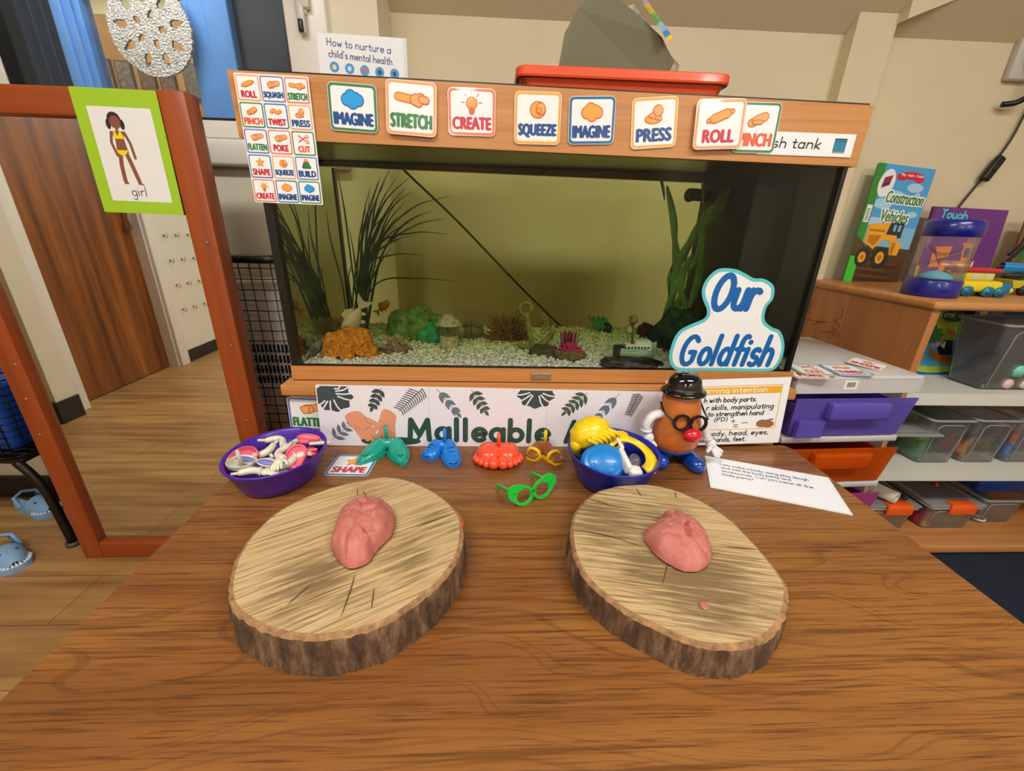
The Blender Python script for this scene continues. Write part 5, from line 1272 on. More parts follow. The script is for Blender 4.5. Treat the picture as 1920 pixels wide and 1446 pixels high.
LOG1 = [(-.263, .531), (-.221, .556), (-.172, .572), (-.12, .556), (-.073, .518), (-.046, .481), (-.038, .45), (-.037, .42), (-.042, .39), (-.058, .356), (-.088, .323), (-.115, .303), (-.145, .294), (-.175, .291), (-.208, .296), (-.236, .306), (-.265, .322), (-.284, .342), (-.301, .376), (-.31, .411), (-.31, .452), (-.297, .493)]
LOG2 = [(.109, .468), (.125, .504), (.154, .538), (.194, .559), (.233, .566), (.269, .562), (.302, .544), (.328, .515), (.346, .481), (.353, .44), (.355, .399), (.354, .373), (.351, .356), (.337, .334), (.318, .314), (.298, .298), (.276, .287), (.247, .281), (.215, .283), (.194, .291), (.172, .305), (.148, .322), (.129, .343), (.113, .366), (.105, .393), (.103, .424)]
lg = log_slice(LOG1, .660, -.55, [(-.03, -.06, .07, .30), (.07, -.03, .06, .24), (.10, .03, .07, .16), (-.04, -.10, .06, .18), (.02, -.09, .06, .16), (0, .09, .08, .1)], [[(-.157, .37), (-.155, .345), (-.154, .315)], [(-.130, .35), (-.126, .325)], [(-.195, .53), (-.185, .515)], [(-.205, .535), (-.2, .52)], [(-.1, .45), (-.06, .475)], [(-.215, .33), (-.2, .36)]], 'thick round log slice on the left of the table with dough on it', 1.0)
o = MB().ball((-.0400, .462, .6555), .006, plain('#c8382e', .6), 12, 8, (.35, 1, .8)).ball((-.0392, .446, .653), .005, plain('#c8382e', .6), 12, 8, (.35, 1, .9)).build('paint_mark', lg); o['label'] = 'red paint on the rim'
log_slice(LOG2, .650, .16, [(.015, -.05, .11, .36), (-.03, -.03, .09, .28), (-.07, .05, .11, .26), (.0, .04, .10, .22), (.06, -.08, .08, .2)], [[(.108, .455), (.15, .445), (.20, .42)], [(.145, .525), (.19, .50)], [(.23, .55), (.232, .53)], [(.29, .54), (.285, .525)], [(.20, .36), (.215, .385), (.222, .40)], [(.31, .42), (.348, .415)]], 'thinner oval log slice on the right of the table with dark saw marks', 12.0)
def dough_mat():
    m, nt, b = new_mat('play_dough'); L = nt.links.new; mp = mapping(nt, (1, 1, 1))
    n = node(nt, 'ShaderNodeTexNoise', Scale=70.0, Detail=6.0); L(mp.outputs['Vector'], n.inputs['Vector'])
    r = ramp(nt, [(.3, '#b9675c'), (.7, '#cb7d72')]); L(n.outputs['Fac'], r.inputs['Fac']); L(r.outputs['Color'], b.inputs['Base Color']); b.inputs['Roughness'].default_value = .55
    setin(b, 'Subsurface Weight', .05); setin(b, 'Subsurface Radius', (.008, .003, .002))
    n2 = node(nt, 'ShaderNodeTexNoise', Scale=75.0, Detail=7.0, Roughness=.65); L(mp.outputs['Vector'], n2.inputs['Vector'])
    bp = nt.nodes.new('ShaderNodeBump'); bp.inputs['Strength'].default_value = .6; bp.inputs['Distance'].default_value = .004; L(n2.outputs['Fac'], bp.inputs['Height']); L(bp.outputs['Normal'], b.inputs['Normal'])
    return m
DOUGH = dough_mat()
def dough(outline, z0, h, seed, label, folds):
    P = spline2(outline, 8, True); n = len(P); cx = sum(p[0] for p in P) / n; cy = sum(p[1] for p in P) / n; R = 26; vs = []; fs = []
    def top(u): return h * (1 - u ** 2.6) ** .5
    for i in range(R + 1):
        u = i / R; q = math.sin(u * PI / 2)
        for k, (x, y) in enumerate(P):
            px = cx + (x - cx) * q; py = cy + (y - cy) * q
            z = top(q) if i < R else h * .16
            v = Vector((px * 42, py * 42, seed)); z *= 1 + .10 * noise.noise(v) + .05 * noise.noise(v * 2.6)
            cr = abs(noise.noise(Vector((px * 30, py * 30, seed + 20)))); z -= .0032 * max(0, 1 - cr * 20) * (1 if q > .15 else 0)
            for (ax, ay), (bx, by), dep in folds:
                dx, dy = bx - ax, by - ay; t_ = max(0, min(1, ((px - ax) * dx + (py - ay) * dy) / (dx * dx + dy * dy))); d = math.hypot(px - ax - dx * t_, py - ay - dy * t_)
                z -= dep * math.exp(-(d / .0026) ** 2)
            vs.append((px, py, z0 + max(.002, z)))
    for i in range(R):
        for k in range(n): k2 = (k + 1) % n; fs.append((i * n + k, (i + 1) * n + k, (i + 1) * n + k2, i * n + k2))
    b0 = len(vs)
    for k, (x, y) in enumerate(P): vs.append((cx + (x - cx) * .97, cy + (y - cy) * .97, z0 + .0008))
    for k in range(n): k2 = (k + 1) % n; fs.append((R * n + k, b0 + k, b0 + k2, R * n + k2))
    fs.append([b0 + k for k in range(n)][::-1])
    o = MB().add(vs, fs, DOUGH, True).build('play_dough', None, (cx, cy, z0)); tag(o, label, 'dough', 'lumps of play dough')
dough([(-.207, .468), (-.203, .435), (-.199, .411), (-.183, .390), (-.164, .376), (-.146, .384), (-.141, .402), (-.129, .433), (-.133, .466), (-.148, .488), (-.173, .495), (-.194, .487)], .660, .036, 3.0, 'smooth cracked lump of pink dough on the left log slice', [((-.165, .472), (-.150, .478), .003), ((-.150, .478), (-.148, .466), .003), ((-.168, .44), (-.156, .448), .0035), ((-.156, .448), (-.157, .436), .003), ((-.198, .452), (-.182, .446), .003), ((-.155, .412), (-.144, .42), .005), ((-.176, .402), (-.172, .383), .004), ((-.17, .462), (-.18, .468), .003)])
dough([(.205, .438), (.204, .424), (.211, .399), (.235, .377), (.264, .384), (.283, .409), (.290, .443), (.283, .466), (.263, .482), (.247, .480), (.238, .466), (.222, .455)], .650, .029, 8.0, 'folded lump of pink dough on the right log slice', [((.252, .465), (.258, .440), .006), ((.258, .440), (.250, .415), .009), ((.222, .450), (.240, .454), .006), ((.240, .454), (.236, .472), .004), ((.262, .400), (.274, .394), .005), ((.25, .39), (.252, .376), .003), ((.27, .43), (.287, .42), .003)])
tag(MB().ball((.2355, .330, .6515), .006, DOUGH, squash=(.8, .9, .22)).build('dough_crumb', None, (.2355, .33, .65)), 'tiny flat crumb of pink dough on the right log slice', 'dough')

# ------------------------------------------------------------------ bowls and toy parts
def bowl(name, c, rx, ry, rot, h, m, label, base=.72):
    t = thing(name, label, 'bowl', (c[0], c[1], TOP), rot)
    pr_ = [(0, .0008), (base * .95, .0008), (base, .003), (base + .10, h * .35), (.955, h - .006), (.995, h - .003), (1.0, h), (.99, h + .0015), (.955, h), (.93, h - .003), (base + .055, h * .35), (base - .03, .006), (0, .005)]
    MB().lathe([(r, z) for r, z in pr_], m, seg=48, sx=rx, sy=ry).local('shell', t)
    return t
PURP = plain('#4a1fa0', .35, coat=.15); BLUEB = plain('#0f219e', .35, coat=.15)
bowl('bowl', (-.375, .640), .078, .088, -.18, .055, PURP, 'purple oval plastic bowl holding white and pink toy parts')
bowl('bowl', (.214, .635), .081, .086, .1, .062, BLUEB, 'dark blue plastic bowl holding yellow toy parts and a blue cap')
IVORY = plain('#dcd8c4', .35, coat=.2); PINK = plain('#e8657c', .35, coat=.2, sss=.1); VIOL = plain('#6f74c0', .4)
TP = 'toy parts in the purple bowl'
def toy_piece(loc, rot, label, bend=1.0, sc=1.0, m=None, group=TP, palm_dir=1):
    m = m or IVORY; t = thing('toy_piece', label, 'toy part', loc, group=group, rot=rot); k_ = .62 * sc
    def V(x, y, z=0.0): return Vector(((x - .040) * k_, y * k_, z * k_))
    MB().limb([V(0, 0), V(.016, .012 * bend, .001), V(.034, .011 * bend, .002), V(.052, -.004 * bend, .002)], [.0052, .0062, .0060, .0056], m, 12).local('arm', t)
    MB().cyl(V(-.022, -.008 * bend), V(0, 0), .0026, m, 10).local('peg', t)
    w_ = V(.052, -.004 * bend, .002)
    MB().tube([w_ + Vector((.0, .0068 * math.cos(a), .0068 * math.sin(a))) for a in [2 * PI * k / 14 for k in range(14)]], .0015, m, 6, closed=True).local('cuff', t)
    h = MB(); p = w_ + Vector((.0085, -.002, 0)); h.ball(tuple(p), .0085, m, 14, 10, (1.05, .95, .62))
    for dy, ln in ((.0060, .009), (.0020, .011), (-.0020, .0105), (-.0058, .0085)):
        a = p + Vector((.005, dy, 0)); h.limb([tuple(a), tuple(a + Vector((ln * .6, dy * .2, -.001))), tuple(a + Vector((ln, dy * .25, -.004 * palm_dir)))], [.0026, .0025, .0022], m, 8, 3)
    a = p + Vector((-.002, .007, 0)); h.limb([tuple(a), tuple(a + Vector((.004, .005, -.002))), tuple(a + Vector((.008, .007, -.004)))], [.0028, .0026, .0023], m, 8, 3)
    h.local('hand', t)
    return t
toy_piece((-.372, .652, .672), (0, .15, -.2), 'ivory toy arm bent across the top of the pile in the purple bowl', 1.3)
toy_piece((-.350, .610, .672), (.2, .10, -1.45), 'ivory toy arm pointing down the middle of the purple bowl', -1.0, 1.05)
toy_piece((-.376, .578, .662), (0, .0, .12), 'ivory toy arm lying at the front rim of the purple bowl', .5, .95)
toy_piece((-.392, .622, .668), (0, .25, -2.1), 'ivory toy arm half hidden under the pile by the pink dish', .8)
toy_piece((-.337, .612, .664), (0, -.1, .75), 'ivory toy arm curled by the right wall of the purple bowl', -1.2)
toy_piece((-.345, .678, .660), (0, -.1, .15), 'ivory toy arm at the back of the pile in the purple bowl', 1.0, .9)
def shell_part(name, loc, rot, r, sq, m, label, peg=True, rim=True):
    t = thing(name, label, 'toy part', loc, group=TP, rot=rot); mb = MB(); seg = 26
    prof = [(1, .012), (.96, .013), (.93, .011), (.82, .0035), (.5, .002), (0, .0015)]
    mb.lathe([(a, b) for a, b in prof] , m, seg=seg, sx=r, sy=r * sq); mb.lathe([(1, .012), (.94, .004), (.6, 0), (0, -.001)], m, seg=seg, sx=r, sy=r * sq)
    mb.local('shell', t)
    if peg: MB().cyl((0, 0, 0), (0, -.004, .034), .0032, m, 12).ball((0, -.004, .034), .0032, m, 10, 6).local('peg', t)
    return t
shell_part('toy_ear', (-.412, .615, .662), (.75, -.35, .2), .027, .72, PINK, 'pink dish shaped toy ear at the left of the purple bowl', False)
shell_part('toy_ear', (-.405, .590, .664), (.15, .05, .3), .021, .75, plain('#c9c9b4', .35, coat=.2), 'grey-white dish shaped toy part with a peg at the left rim of the bowl')
# pink shoe-like piece, pink lips, red lip
t = thing('toy_ear', 'pink D shaped toy ear with a round cup at the right of the purple bowl', 'toy part', (-.332, .617, .664), group=TP, rot=(.55, .1, -.12))
P = rrect(-.017, -.018, .017, .006, .006) ; D = [(-.017, -.016), (.017, -.016)] + arc(0, .004, .017, .020, 0, 180, 14)
MB().prism(D, 0, .006, PINK, top=False).prism([(a * .86, b * .86) for a, b in D], .0022, .0025, PINK).add([(a, b, .006) for a, b in D] + [(a * .86, b * .86, .006) for a, b in D] + [(a * .86, b * .86, .0024) for a, b in D], [(i, (i + 1) % 17, 17 + (i + 1) % 17, 17 + i) for i in range(17)] + [(17 + i, 17 + (i + 1) % 17, 34 + (i + 1) % 17, 34 + i) for i in range(17)], PINK).local('cup', t)
MB().rbox(-.016, .016, -.022, -.014, -.003, .008, PINK, .003).local('base', t)
MB().limb([(-.018, -.006, .002), (-.030, -.010, .002)], [.0035, .0032], PINK, 10).local('peg', t)
t = thing('toy_mouth', 'pink lip shaped toy mouth at the back of the purple bowl', 'toy part', (-.333, .672, .668), group=TP, rot=(-.5, .1, .05))
MB().ball((0, 0, .004), .021, PINK, 22, 10, (1, .42, .38)).local('lips', t); MB().ball((-.006, -.004, -.003), .009, PINK, 14, 8, (1.2, .7, .6)).local('base', t)
MB().limb([(.006, -.004, -.006), (.034, .004, -.002)], [.0035, .0033], IVORY, 10).local('peg', t)
t = thing('toy_mouth', 'small red lip shaped toy mouth by the right wall of the purple bowl', 'toy part', (-.317, .640, .662), group=TP, rot=(.6, .2, .2))
MB().ball((0, 0, 0), .013, plain('#c81c3c', .3, coat=.3), 18, 10, (.9, .8, .35)).local('lips', t); MB().limb([(-.008, 0, .005), (.008, .003, .006)], [.0032, .003], PINK, 8).local('peg', t)
# white moustache like part with violet blades, violet ears
t = thing('toy_glasses', 'white and violet toy eye piece across the front of the purple bowl', 'toy part', (-.384, .598, .670), group=TP, rot=(.5, .12, -.08))
for sg in (-1, 1): MB().ball((sg * .017, 0, 0), .017, IVORY, 20, 10, (1.1, .48, .2)).local('rim', t)
MB().ball((-.018, -.001, .003), .014, VIOL, 18, 8, (1.15, .36, .12)).local('lens', t); MB().ball((.018, -.001, .003), .014, VIOL, 18, 8, (1.15, .36, .12)).local('lens', t)
for k, (x, y, z, r, lab) in enumerate(((-.398, .668, .664, (1.0, .3, .5), 'violet leaf shaped toy ear at the back of the purple bowl'), (-.372, .628, .652, (1.2, .8, .3), 'violet leaf shaped toy ear deep in the pile of the purple bowl'))):
    t = thing('toy_ear', lab, 'toy part', (x, y, z), group=TP, rot=r)
    MB().ball((0, 0, 0), .014, plain('#5a58b4', .4), 18, 10, (.65, 1, .22)).local('shell', t); MB().cyl((0, -.012, 0), (0, -.022, 0), .003, VIOL, 8).local('peg', t)
t = thing('toy_eyes', 'ivory toy eye pair with a peg in the middle of the purple bowl', 'toy part', (-.366, .615, .660), group=TP, rot=(.2, 0, 0))
MB().ball((-.008, 0, 0), .009, IVORY, 16, 10, (1, .8, .6)).local('eyeball', t); MB().ball((.008, 0, 0), .009, IVORY, 16, 10, (1, .8, .6)).local('eyeball', t); MB().cyl((0, 0, 0), (0, -.004, .018), .0024, IVORY, 8).local('peg', t)
t = thing('toy_nose', 'ivory rounded toy nose under the pile in the purple bowl', 'toy part', (-.352, .603, .652), group=TP, rot=(.3, .2, .4))
MB().ball((0, 0, 0), .015, IVORY, 18, 12, (1.1, .9, .8), .1, 2).local('knob', t); MB().cyl((0, .01, 0), (.002, .024, .004), .003, IVORY, 8).local('peg', t)

# pairs of toy feet
def heel_peg(t, loc, m, h=.030): MB().cyl(loc, (loc[0], loc[1], loc[2] + h), .0036, m, 12).ball((loc[0], loc[1], loc[2] + h), .0036, m, 10, 6).local('peg', t)
def shoe_mesh(t, heel, toe, w, h, m, point=1.0, sole=None, laces=None, blunt=False):
    """a moulded shoe from heel to toe on the ground"""
    d = Vector((toe[0] - heel[0], toe[1] - heel[1], 0)); L_ = d.length; d.normalize(); s_ = Vector((-d.y, d.x, 0)); mb = MB(); n = 16; K = 12; vs = []; fs = []
    for i in range(n + 1):
        u = i / n; wd = w * (.86 + .14 * math.sin(PI * min(1, u * 1.05))) * (1 - (u ** (5 if blunt else 2.6)) * point) + .0008
        if i == 0: wd *= .92
        hh = h * (1.0 - .62 * u ** .8) * (1 - u ** 8 * .6)
        for k in range(K + 1):
            a = PI * k / K; p = Vector((heel[0], heel[1], 0)) + d * (L_ * u) + s_ * (wd * -math.cos(a)); vs.append((p.x, p.y, .003 + hh * math.sin(a) ** .7))
    for i in range(n):
        for k in range(K): q = i * (K + 1) + k; fs.append((q, q + 1, q + K + 2, q + K + 1))
    fs.append(list(range(K + 1))); fs.append(list(range(n * (K + 1), n * (K + 1) + K + 1))[::-1])
    mb.add(vs, fs, m, True)
    R = [vs[i * (K + 1)] for i in range(n + 1)] + [vs[i * (K + 1) + K] for i in range(n, -1, -1)]
    c = (sum(p[0] for p in R) / len(R), sum(p[1] for p in R) / len(R))
    S_ = [(c[0] + (p[0] - c[0]) * 1.11, c[1] + (p[1] - c[1]) * 1.07) for p in R]
    o = mb.local('shoe', t)
    MB().prism(S_, 0, .0065, sole or m).local('sole', t)
    return d, s_, L_
t = thing('toy_feet', 'pair of pointed teal toy shoes joined at the heels, on the table', 'toy part', (-.2095, .715, TOP), group='toy feet in a row on the table')
TEAL = plain('#0f9a84', .28, coat=.3)
for tx in (-.042, .040):
    d, s_, L_ = shoe_mesh(t, (tx * .40, .020), (tx, -.034), .0195, .026, TEAL, .75)
    b = MB()
    for k in range(5): a = 2 * PI * k / 5; b.ball((tx * .80 + .0042 * math.cos(a), -.020 + .0042 * math.sin(a), .0168), .0026, TEAL, 10, 6)
    b.ball((tx * .80, -.020, .0172), .0022, TEAL, 8, 6).local('flower', t)
MB().limb([(-.008, .024, .014), (.008, .024, .014)], [.012, .012], TEAL, 12).local('heel', t); heel_peg(t, (-.004, .026, .018), TEAL, .034)
t = thing('toy_feet', 'pair of blue toy trainers joined at the heels, on the table', 'toy part', (-.100, .715, TOP), group='toy feet in a row on the table')
TRB = plain('#1576d2', .32, coat=.2)
for tx, ty in ((-.030, -.014), (.026, -.040)):
    d, s_, L_ = shoe_mesh(t, (tx * .42, .018), (tx, ty), .0165, .025, TRB, .42, blunt=True)
    for k in range(3):
        c_ = Vector((tx * .42, .018, 0)) + d * L_ * (.36 + .17 * k); MB().tube([c_ + s_ * .007 + Vector((0, 0, .0205 - .0035 * k)), c_ + Vector((0, 0, .0245 - .004 * k)), c_ - s_ * .007 + Vector((0, 0, .0205 - .0035 * k))], .0016, TRB, 6).local('lace', t)
    c_ = Vector((tx * .42, .018, 0)); MB().tube([c_ + d * L_ * .95 + s_ * .008 + Vector((0, 0, .010)), c_ + d * L_ * 1.02 + Vector((0, 0, .010)), c_ + d * L_ * .95 - s_ * .008 + Vector((0, 0, .010))], .002, TRB, 6).local('toe_band', t)
MB().limb([(-.008, .018, .014), (.008, .018, .014)], [.011, .011], TRB, 12).local('heel', t); heel_peg(t, (.004, .016, .018), TRB, .032)
t = thing('toy_feet', 'pair of coral bare toy feet with rounded toes, on the table', 'toy part', (.010, .705, TOP), group='toy feet in a row on the table')
COR = plain('#f0512e', .3, coat=.3)
mb = MB().ball((-.018, .004, .010), .026, COR, 22, 14, (.95, 1.15, .78)).ball((.018, .004, .010), .026, COR, 22, 14, (.95, 1.15, .78))
mb.v = [Vector((v.x, v.y, max(.001, v.z))) for v in mb.v]; mb.local('feet', t)
for sg in (-1, 1):
    for k, (x, y, r) in enumerate(((.009, -.036, .0108), (.022, -.032, .0082), (.032, -.025, .0074), (.0395, -.017, .0068), (.044, -.008, .0062))):
        MB().limb([(sg * x * .9, y + .016, r * 1.05), (sg * x, y, r * .98)], [r * .85, r], COR, 12).local('toe', t)
heel_peg(t, (.001, .012, .022), COR, .026)
t = thing('toy_feet', 'pair of brown toy feet in yellow sandals, on the table', 'toy part', (.100, .712, TOP), group='toy feet in a row on the table')
BRN = plain('#8a4a1f', .35, coat=.2); YLW = plain('#efc31a', .3, coat=.3)
for tx, ty in ((-.030, -.012), (.030, -.030)):
    d, s_, L_ = shoe_mesh(t, (tx * .2, .020), (tx * .9, ty * .9), .0145, .023, BRN, .5, YLW, blunt=True)
    c_ = Vector((tx * .2, .020, 0)); mid = c_ + d * L_ * .62
    MB().tube(spline([mid + s_ * .0135 + Vector((0, 0, .004)), mid + s_ * .010 + Vector((0, 0, .015)), mid + Vector((0, 0, .0185)), mid - s_ * .010 + Vector((0, 0, .015)), mid - s_ * .0135 + Vector((0, 0, .004))], 4), .0038, YLW, 8).local('strap', t)
    for k in range(4):
        p = c_ + d * L_ * (1.03 - .03 * abs(k - 1)) + s_ * (.0085 - .0058 * k); MB().ball((p.x, p.y, .0095), .0042, BRN, 12, 8, (1, 1, .8)).local('toe', t)
MB().limb([(-.006, .022, .013), (.006, .022, .013)], [.011, .011], BRN, 12).local('heel', t); heel_peg(t, (.005, .022, .018), YLW, .028)
# green toy glasses
t = thing('toy_glasses', 'bright green winged toy glasses frame lying on the table', 'toy part', (.070, .570, TOP), group=None, rot=(-.26, 0, .52))
GRG = plain('#20c03c', .3, coat=.3)
def frame_front(m, holes, R=.0135, th=.0035, wing=True, y0=0.0, sp=.0185, z0=.0165):
    mb = MB(); K = 28
    for sg in (-1, 1):
        cx = sg * sp; inn = [(cx + R * 1.05 * math.cos(2 * PI * k / K), z0 + R * .92 * math.sin(2 * PI * k / K)) for k in range(K)]
        out = []
        for k in range(K):
            a = 2 * PI * k / K; ex = 0
            if wing: ex = .014 * max(0, math.cos(a - (PI / 5 if sg > 0 else PI - PI / 5))) ** 4
            r = R + .0042 + ex; out.append((cx + r * 1.08 * math.cos(a), z0 + r * .95 * math.sin(a)))
        vs = [(x, y0, z) for x, z in inn] + [(x, y0, z) for x, z in out] + [(x, y0 + th, z) for x, z in inn] + [(x, y0 + th, z) for x, z in out]
        fs = []
        for k in range(K):
            k2 = (k + 1) % K; fs += [(k, K + k, K + k2, k2), (2 * K + k2, 3 * K + k2, 3 * K + k, 2 * K + k), (k, k2, 2 * K + k2, 2 * K + k), (K + k2, K + k, 3 * K + k, 3 * K + k2)]
        mb.add(vs, fs, m)
    mb.rbox(-.006, .006, y0, y0 + th, z0 - .001, z0 + .007, m, .0015)
    return mb
f = frame_front(GRG, True); f.local('frame', t)
for sg in (-1, 1):
    MB().rbox(sg * .036 - .0018, sg * .036 + .0018, 0, .058, .022, .0275, GRG, .001).rbox(sg * .036 - .0018, sg * .036 + .0018, .054, .058, .016, .025, GRG, .001).local('temple', t)
d = MB()
for sg in (-1, 1):
    for k in range(3): d.ball((sg * (.034 + .0022 * k), -.0004, .0265 + .001 * k), .0011, GRG, 8, 6)
d.local('studs', t)
# parts in the blue bowl
BG = 'toy parts in the blue bowl'
YEL2 = plain('#f2cd12', .3, coat=.3, sss=.05)
t = thing('toy_hair', 'yellow wavy toy hair piece sticking up from the blue bowl', 'toy part', (.176, .664, .690), group=BG, rot=(.55, -.25, .35))
mb = MB(); vs = []; fs = []; n = 20; K = 30
for i in range(n + 1):
    th = (PI * .56) * i / n
    for k in range(K + 1):
        ph = 2 * PI * k / K; r = .037 * (1 + .035 * math.sin(ph * 9 + th * 7) * math.sin(th)); vs.append((r * 1.05 * math.sin(th) * math.cos(ph), r * .8 * math.sin(th) * math.sin(ph), r * .85 * math.cos(th)))
for i in range(n):
    for k in range(K): q = i * (K + 1) + k; fs.append((q, q + K + 1, q + K + 2, q + 1))
mb.add(vs, fs, YEL2, True).local('hair', t)
w_ = MB()
for k in range(6): w_.tube(spline([(-.022 + .009 * k, -.020 + .001 * k, .026 - .001 * k), (-.008 + .009 * k, -.027, .015), (.0 + .008 * k, -.030, -.002)], 5), [.004] * 10 + [.002], YEL2, 8)
w_.local('waves', t)
MB().limb([(-.033, -.008, -.004), (-.034, -.012, -.03), (-.022, -.014, -.06)], [.012, .010, .007], YEL2, 12).local('side_lock', t)
t = thing('toy_visor', 'yellow curved toy visor leaning on the right wall of the blue bowl', 'toy part', (.240, .628, .664), group=BG, rot=(.35, .25, -.75))
mb = MB(); vs = []; fs = []
for i in range(25):
    a = -1.9 + 3.8 * i / 24
    for q, (r, z) in enumerate(((.046, 0), (.046, .003), (.036, .006), (.026, .006), (.026, .003), (.036, .003))): vs.append((r * 1.15 * math.sin(a), r * .75 * math.cos(a), z + .006 * math.cos(a)))
for i in range(24):
    for q in range(6): fs.append((i * 6 + q, i * 6 + (q + 1) % 6, i * 6 + 6 + (q + 1) % 6, i * 6 + 6 + q))
mb.add(vs, fs, YEL2, True).local('brim', t); MB().ball((.0, .028, .006), .010, YEL2, 16, 8, (1.6, .6, .7), .15, 4).local('bow', t)
t = thing('toy_glasses', 'yellow toy glasses with red lenses in the blue bowl', 'toy part', (.198, .656, .660), group=BG, rot=(-.15, 0, -.12))
f = frame_front(YEL2, True, .0125, .003, True, 0, .0175, .016); f.local('frame', t)
RL = plain('#b01a1c', .15, coat=.6)
for sg in (-1, 1): MB().lathe([(0, 0), (.0130, .0)], RL, seg=22).local('lens', t); o = bpy.data.objects[t.name].children[-1]; o.rotation_euler = (PI / 2, 0, 0); o.location = (sg * .0175, .0016, .016)
t = thing('toy_hat', 'round bright blue toy cap with raised dots in the blue bowl', 'toy part', (.190, .608, .662), group=BG, rot=(.72, -.05, -.05))
CAPB = plain('#137fcf', .35, coat=.2)
MB().lathe([(0, .016), (.012, .0155), (.024, .012), (.0285, .008), (.0295, .0085), (.031, .0055), (.034, .004), (.0355, .0015), (.034, 0), (0, 0)], CAPB, seg=40, sx=1.12, sy=.95).local('crown', t)
d = MB()
for cx, cy in ((.0, .011), (-.014, -.004), (.012, -.006)):
    for k in range(6): a = 2 * PI * k / 6; d.ball((cx + .0048 * math.cos(a), cy + .0048 * math.sin(a), .0146 - .18 * (cx * cx + cy * cy) / .02), .0021, CAPB, 8, 6)
d.local('dots', t)
t = thing('toy_whistle', 'white toy piece with a clear bubble beside the blue cap', 'toy part', (.228, .606, .668), group=BG, rot=(.2, .1, .1))
MB().rbox(-.010, .0, -.028, .022, -.008, .012, WHITEPL, .004).limb([(-.004, .020, .012), (-.012, .030, .022)], [.004, .0025], WHITEPL, 8).rbox(-.004, .018, -.036, -.014, -.010, .006, WHITEPL, .005).local('body', t)
MB().ball((.011, -.006, .006), .012, clear('clear_bubble', '#d8d0c4', .25, .05), 16, 10, (.8, 1.1, .9)).local('bubble', t)
tag(MB().limb([(.152, .600, .655), (.156, .594, .660)], [.004, .004], plain('#c81e5a', .4)).build('toy_peg', None, (.145, .585, .65)), 'small magenta toy peg at the left wall of the blue bowl', 'toy part', BG)

# ------------------------------------------------------------------ plain toy figure with a hat
t = thing('toy_figure', 'rounded orange-brown toy figure with a black hat and blue shoes', 'toy', (.353, .700, TOP), group=None, rot=(0, 0, .12))
BODY = plain('#c06a2c', .4, coat=.12); BSH = plain('#0c3f9a', .2, coat=.5); ARMW = plain('#dcdde4', .25, coat=.3); HATB = plain('#08080a', .12, coat=.6)
MB().lathe([(0, .030), (.030, .031), (.040, .036), (.0455, .048), (.0465, .062), (.044, .082), (.040, .104), (.036, .124), (.033, .138), (.028, .147), (.016, .152), (0, .153)], BODY, seg=44, sy=.84).local('body', t)
MB().lathe([(0, .026), (.026, .026), (.0375, .030), (.0415, .036), (.040, .039), (.03, .037), (0, .036)], BSH, seg=40, sy=.84).local('base', t)
for hx, tx, ty in ((-.020, -.032, -.018), (.016, .030, -.040)):
    mb = MB().limb([(hx, .014, .013), (tx * .8 + hx * .2, (ty + .014) * .4, .013), (tx, ty, .011)], [.0135, .015, .0165], BSH, 16)
    mb.limb([(hx, .01, .016), (hx * .9, .006, .034)], [.0135, .015], BSH, 14); mb.v = [Vector((v.x, v.y, max(.0012, v.z))) for v in mb.v]; mb.local('shoe', t)
MB().lathe([(0, .146), (.036, .146), (.0405, .147), (.042, .150), (.039, .153), (.033, .154), (.0315, .156), (.031, .165), (.028, .175), (.020, .183), (.008, .186), (0, .1865)], HATB, seg=40, sy=.88).local('hat', t)
MB().lathe([(.0322, .154), (.0325, .160), (.0315, .160)], plain('#1b1b1e', .4), seg=40, sy=.88).local('hat_band', t)
def figure_arm(pts, hand_at, dirs, name='arm'):
    MB().limb(pts, [.0085, .0085, .0078, .0075], ARMW, 14).local(name, t)
    p = Vector(hand_at); h = MB(); h.ball(tuple(p), .0115, ARMW, 14, 10, (.9, .75, 1.05))
    for d in dirs[:4]: e = p + Vector(d[0]); f_ = p + Vector(d[1]); h.limb([tuple(p + Vector(d[0]) * .5), tuple(e), tuple(f_)], [.0040, .0038, .0033], ARMW, 9, 3)
    d = dirs[4]; h.limb([tuple(p + Vector(d[0]) * .4), tuple(p + Vector(d[0])), tuple(p + Vector(d[1]))], [.0046, .0042, .0036], ARMW, 9, 3); h.local('hand', t)
    q = Vector(pts[-1]); dd = (Vector(pts[-1]) - Vector(pts[-2])).normalized(); e1 = dd.orthogonal().normalized(); e2 = dd.cross(e1)
    MB().tube([q + (e1 * math.cos(a) + e2 * math.sin(a)) * .0088 for a in [2 * PI * k / 16 for k in range(16)]], .0022, ARMW, 6, closed=True).local('cuff', t)
figure_arm([(-.040, -.002, .106), (-.058, -.008, .106), (-.069, -.010, .092), (-.068, -.010, .078)], (-.063, -.014, .062), [((-.004, -.008, -.010), (.002, -.013, -.017)), ((.001, -.008, -.011), (.006, -.012, -.018)), ((.006, -.006, -.010), (.010, -.010, -.016)), ((.009, -.003, -.008), (.013, -.006, -.013)), ((-.009, -.004, -.006), (-.012, -.010, -.014))])
figure_arm([(.042, -.002, .088), (.052, -.006, .078), (.056, -.010, .066), (.060, -.014, .054)], (.067, -.018, .043), [((.010, -.004, -.006), (.020, -.008, -.012)), ((.008, -.006, -.009), (.017, -.011, -.017)), ((.005, -.007, -.011), (.012, -.013, -.020)), ((.002, -.007, -.011), (.006, -.013, -.020)), ((-.006, -.006, -.006), (-.012, -.010, -.009))])
f = frame_front(plain('#0c0c0d', .3, coat=.2), True, .0125, .004, False, 0, .0165, 0); fo = f.local('glasses', t); fo.location = (.0, -.0395, .102); fo.rotation_euler = (-.12, .10, 0)
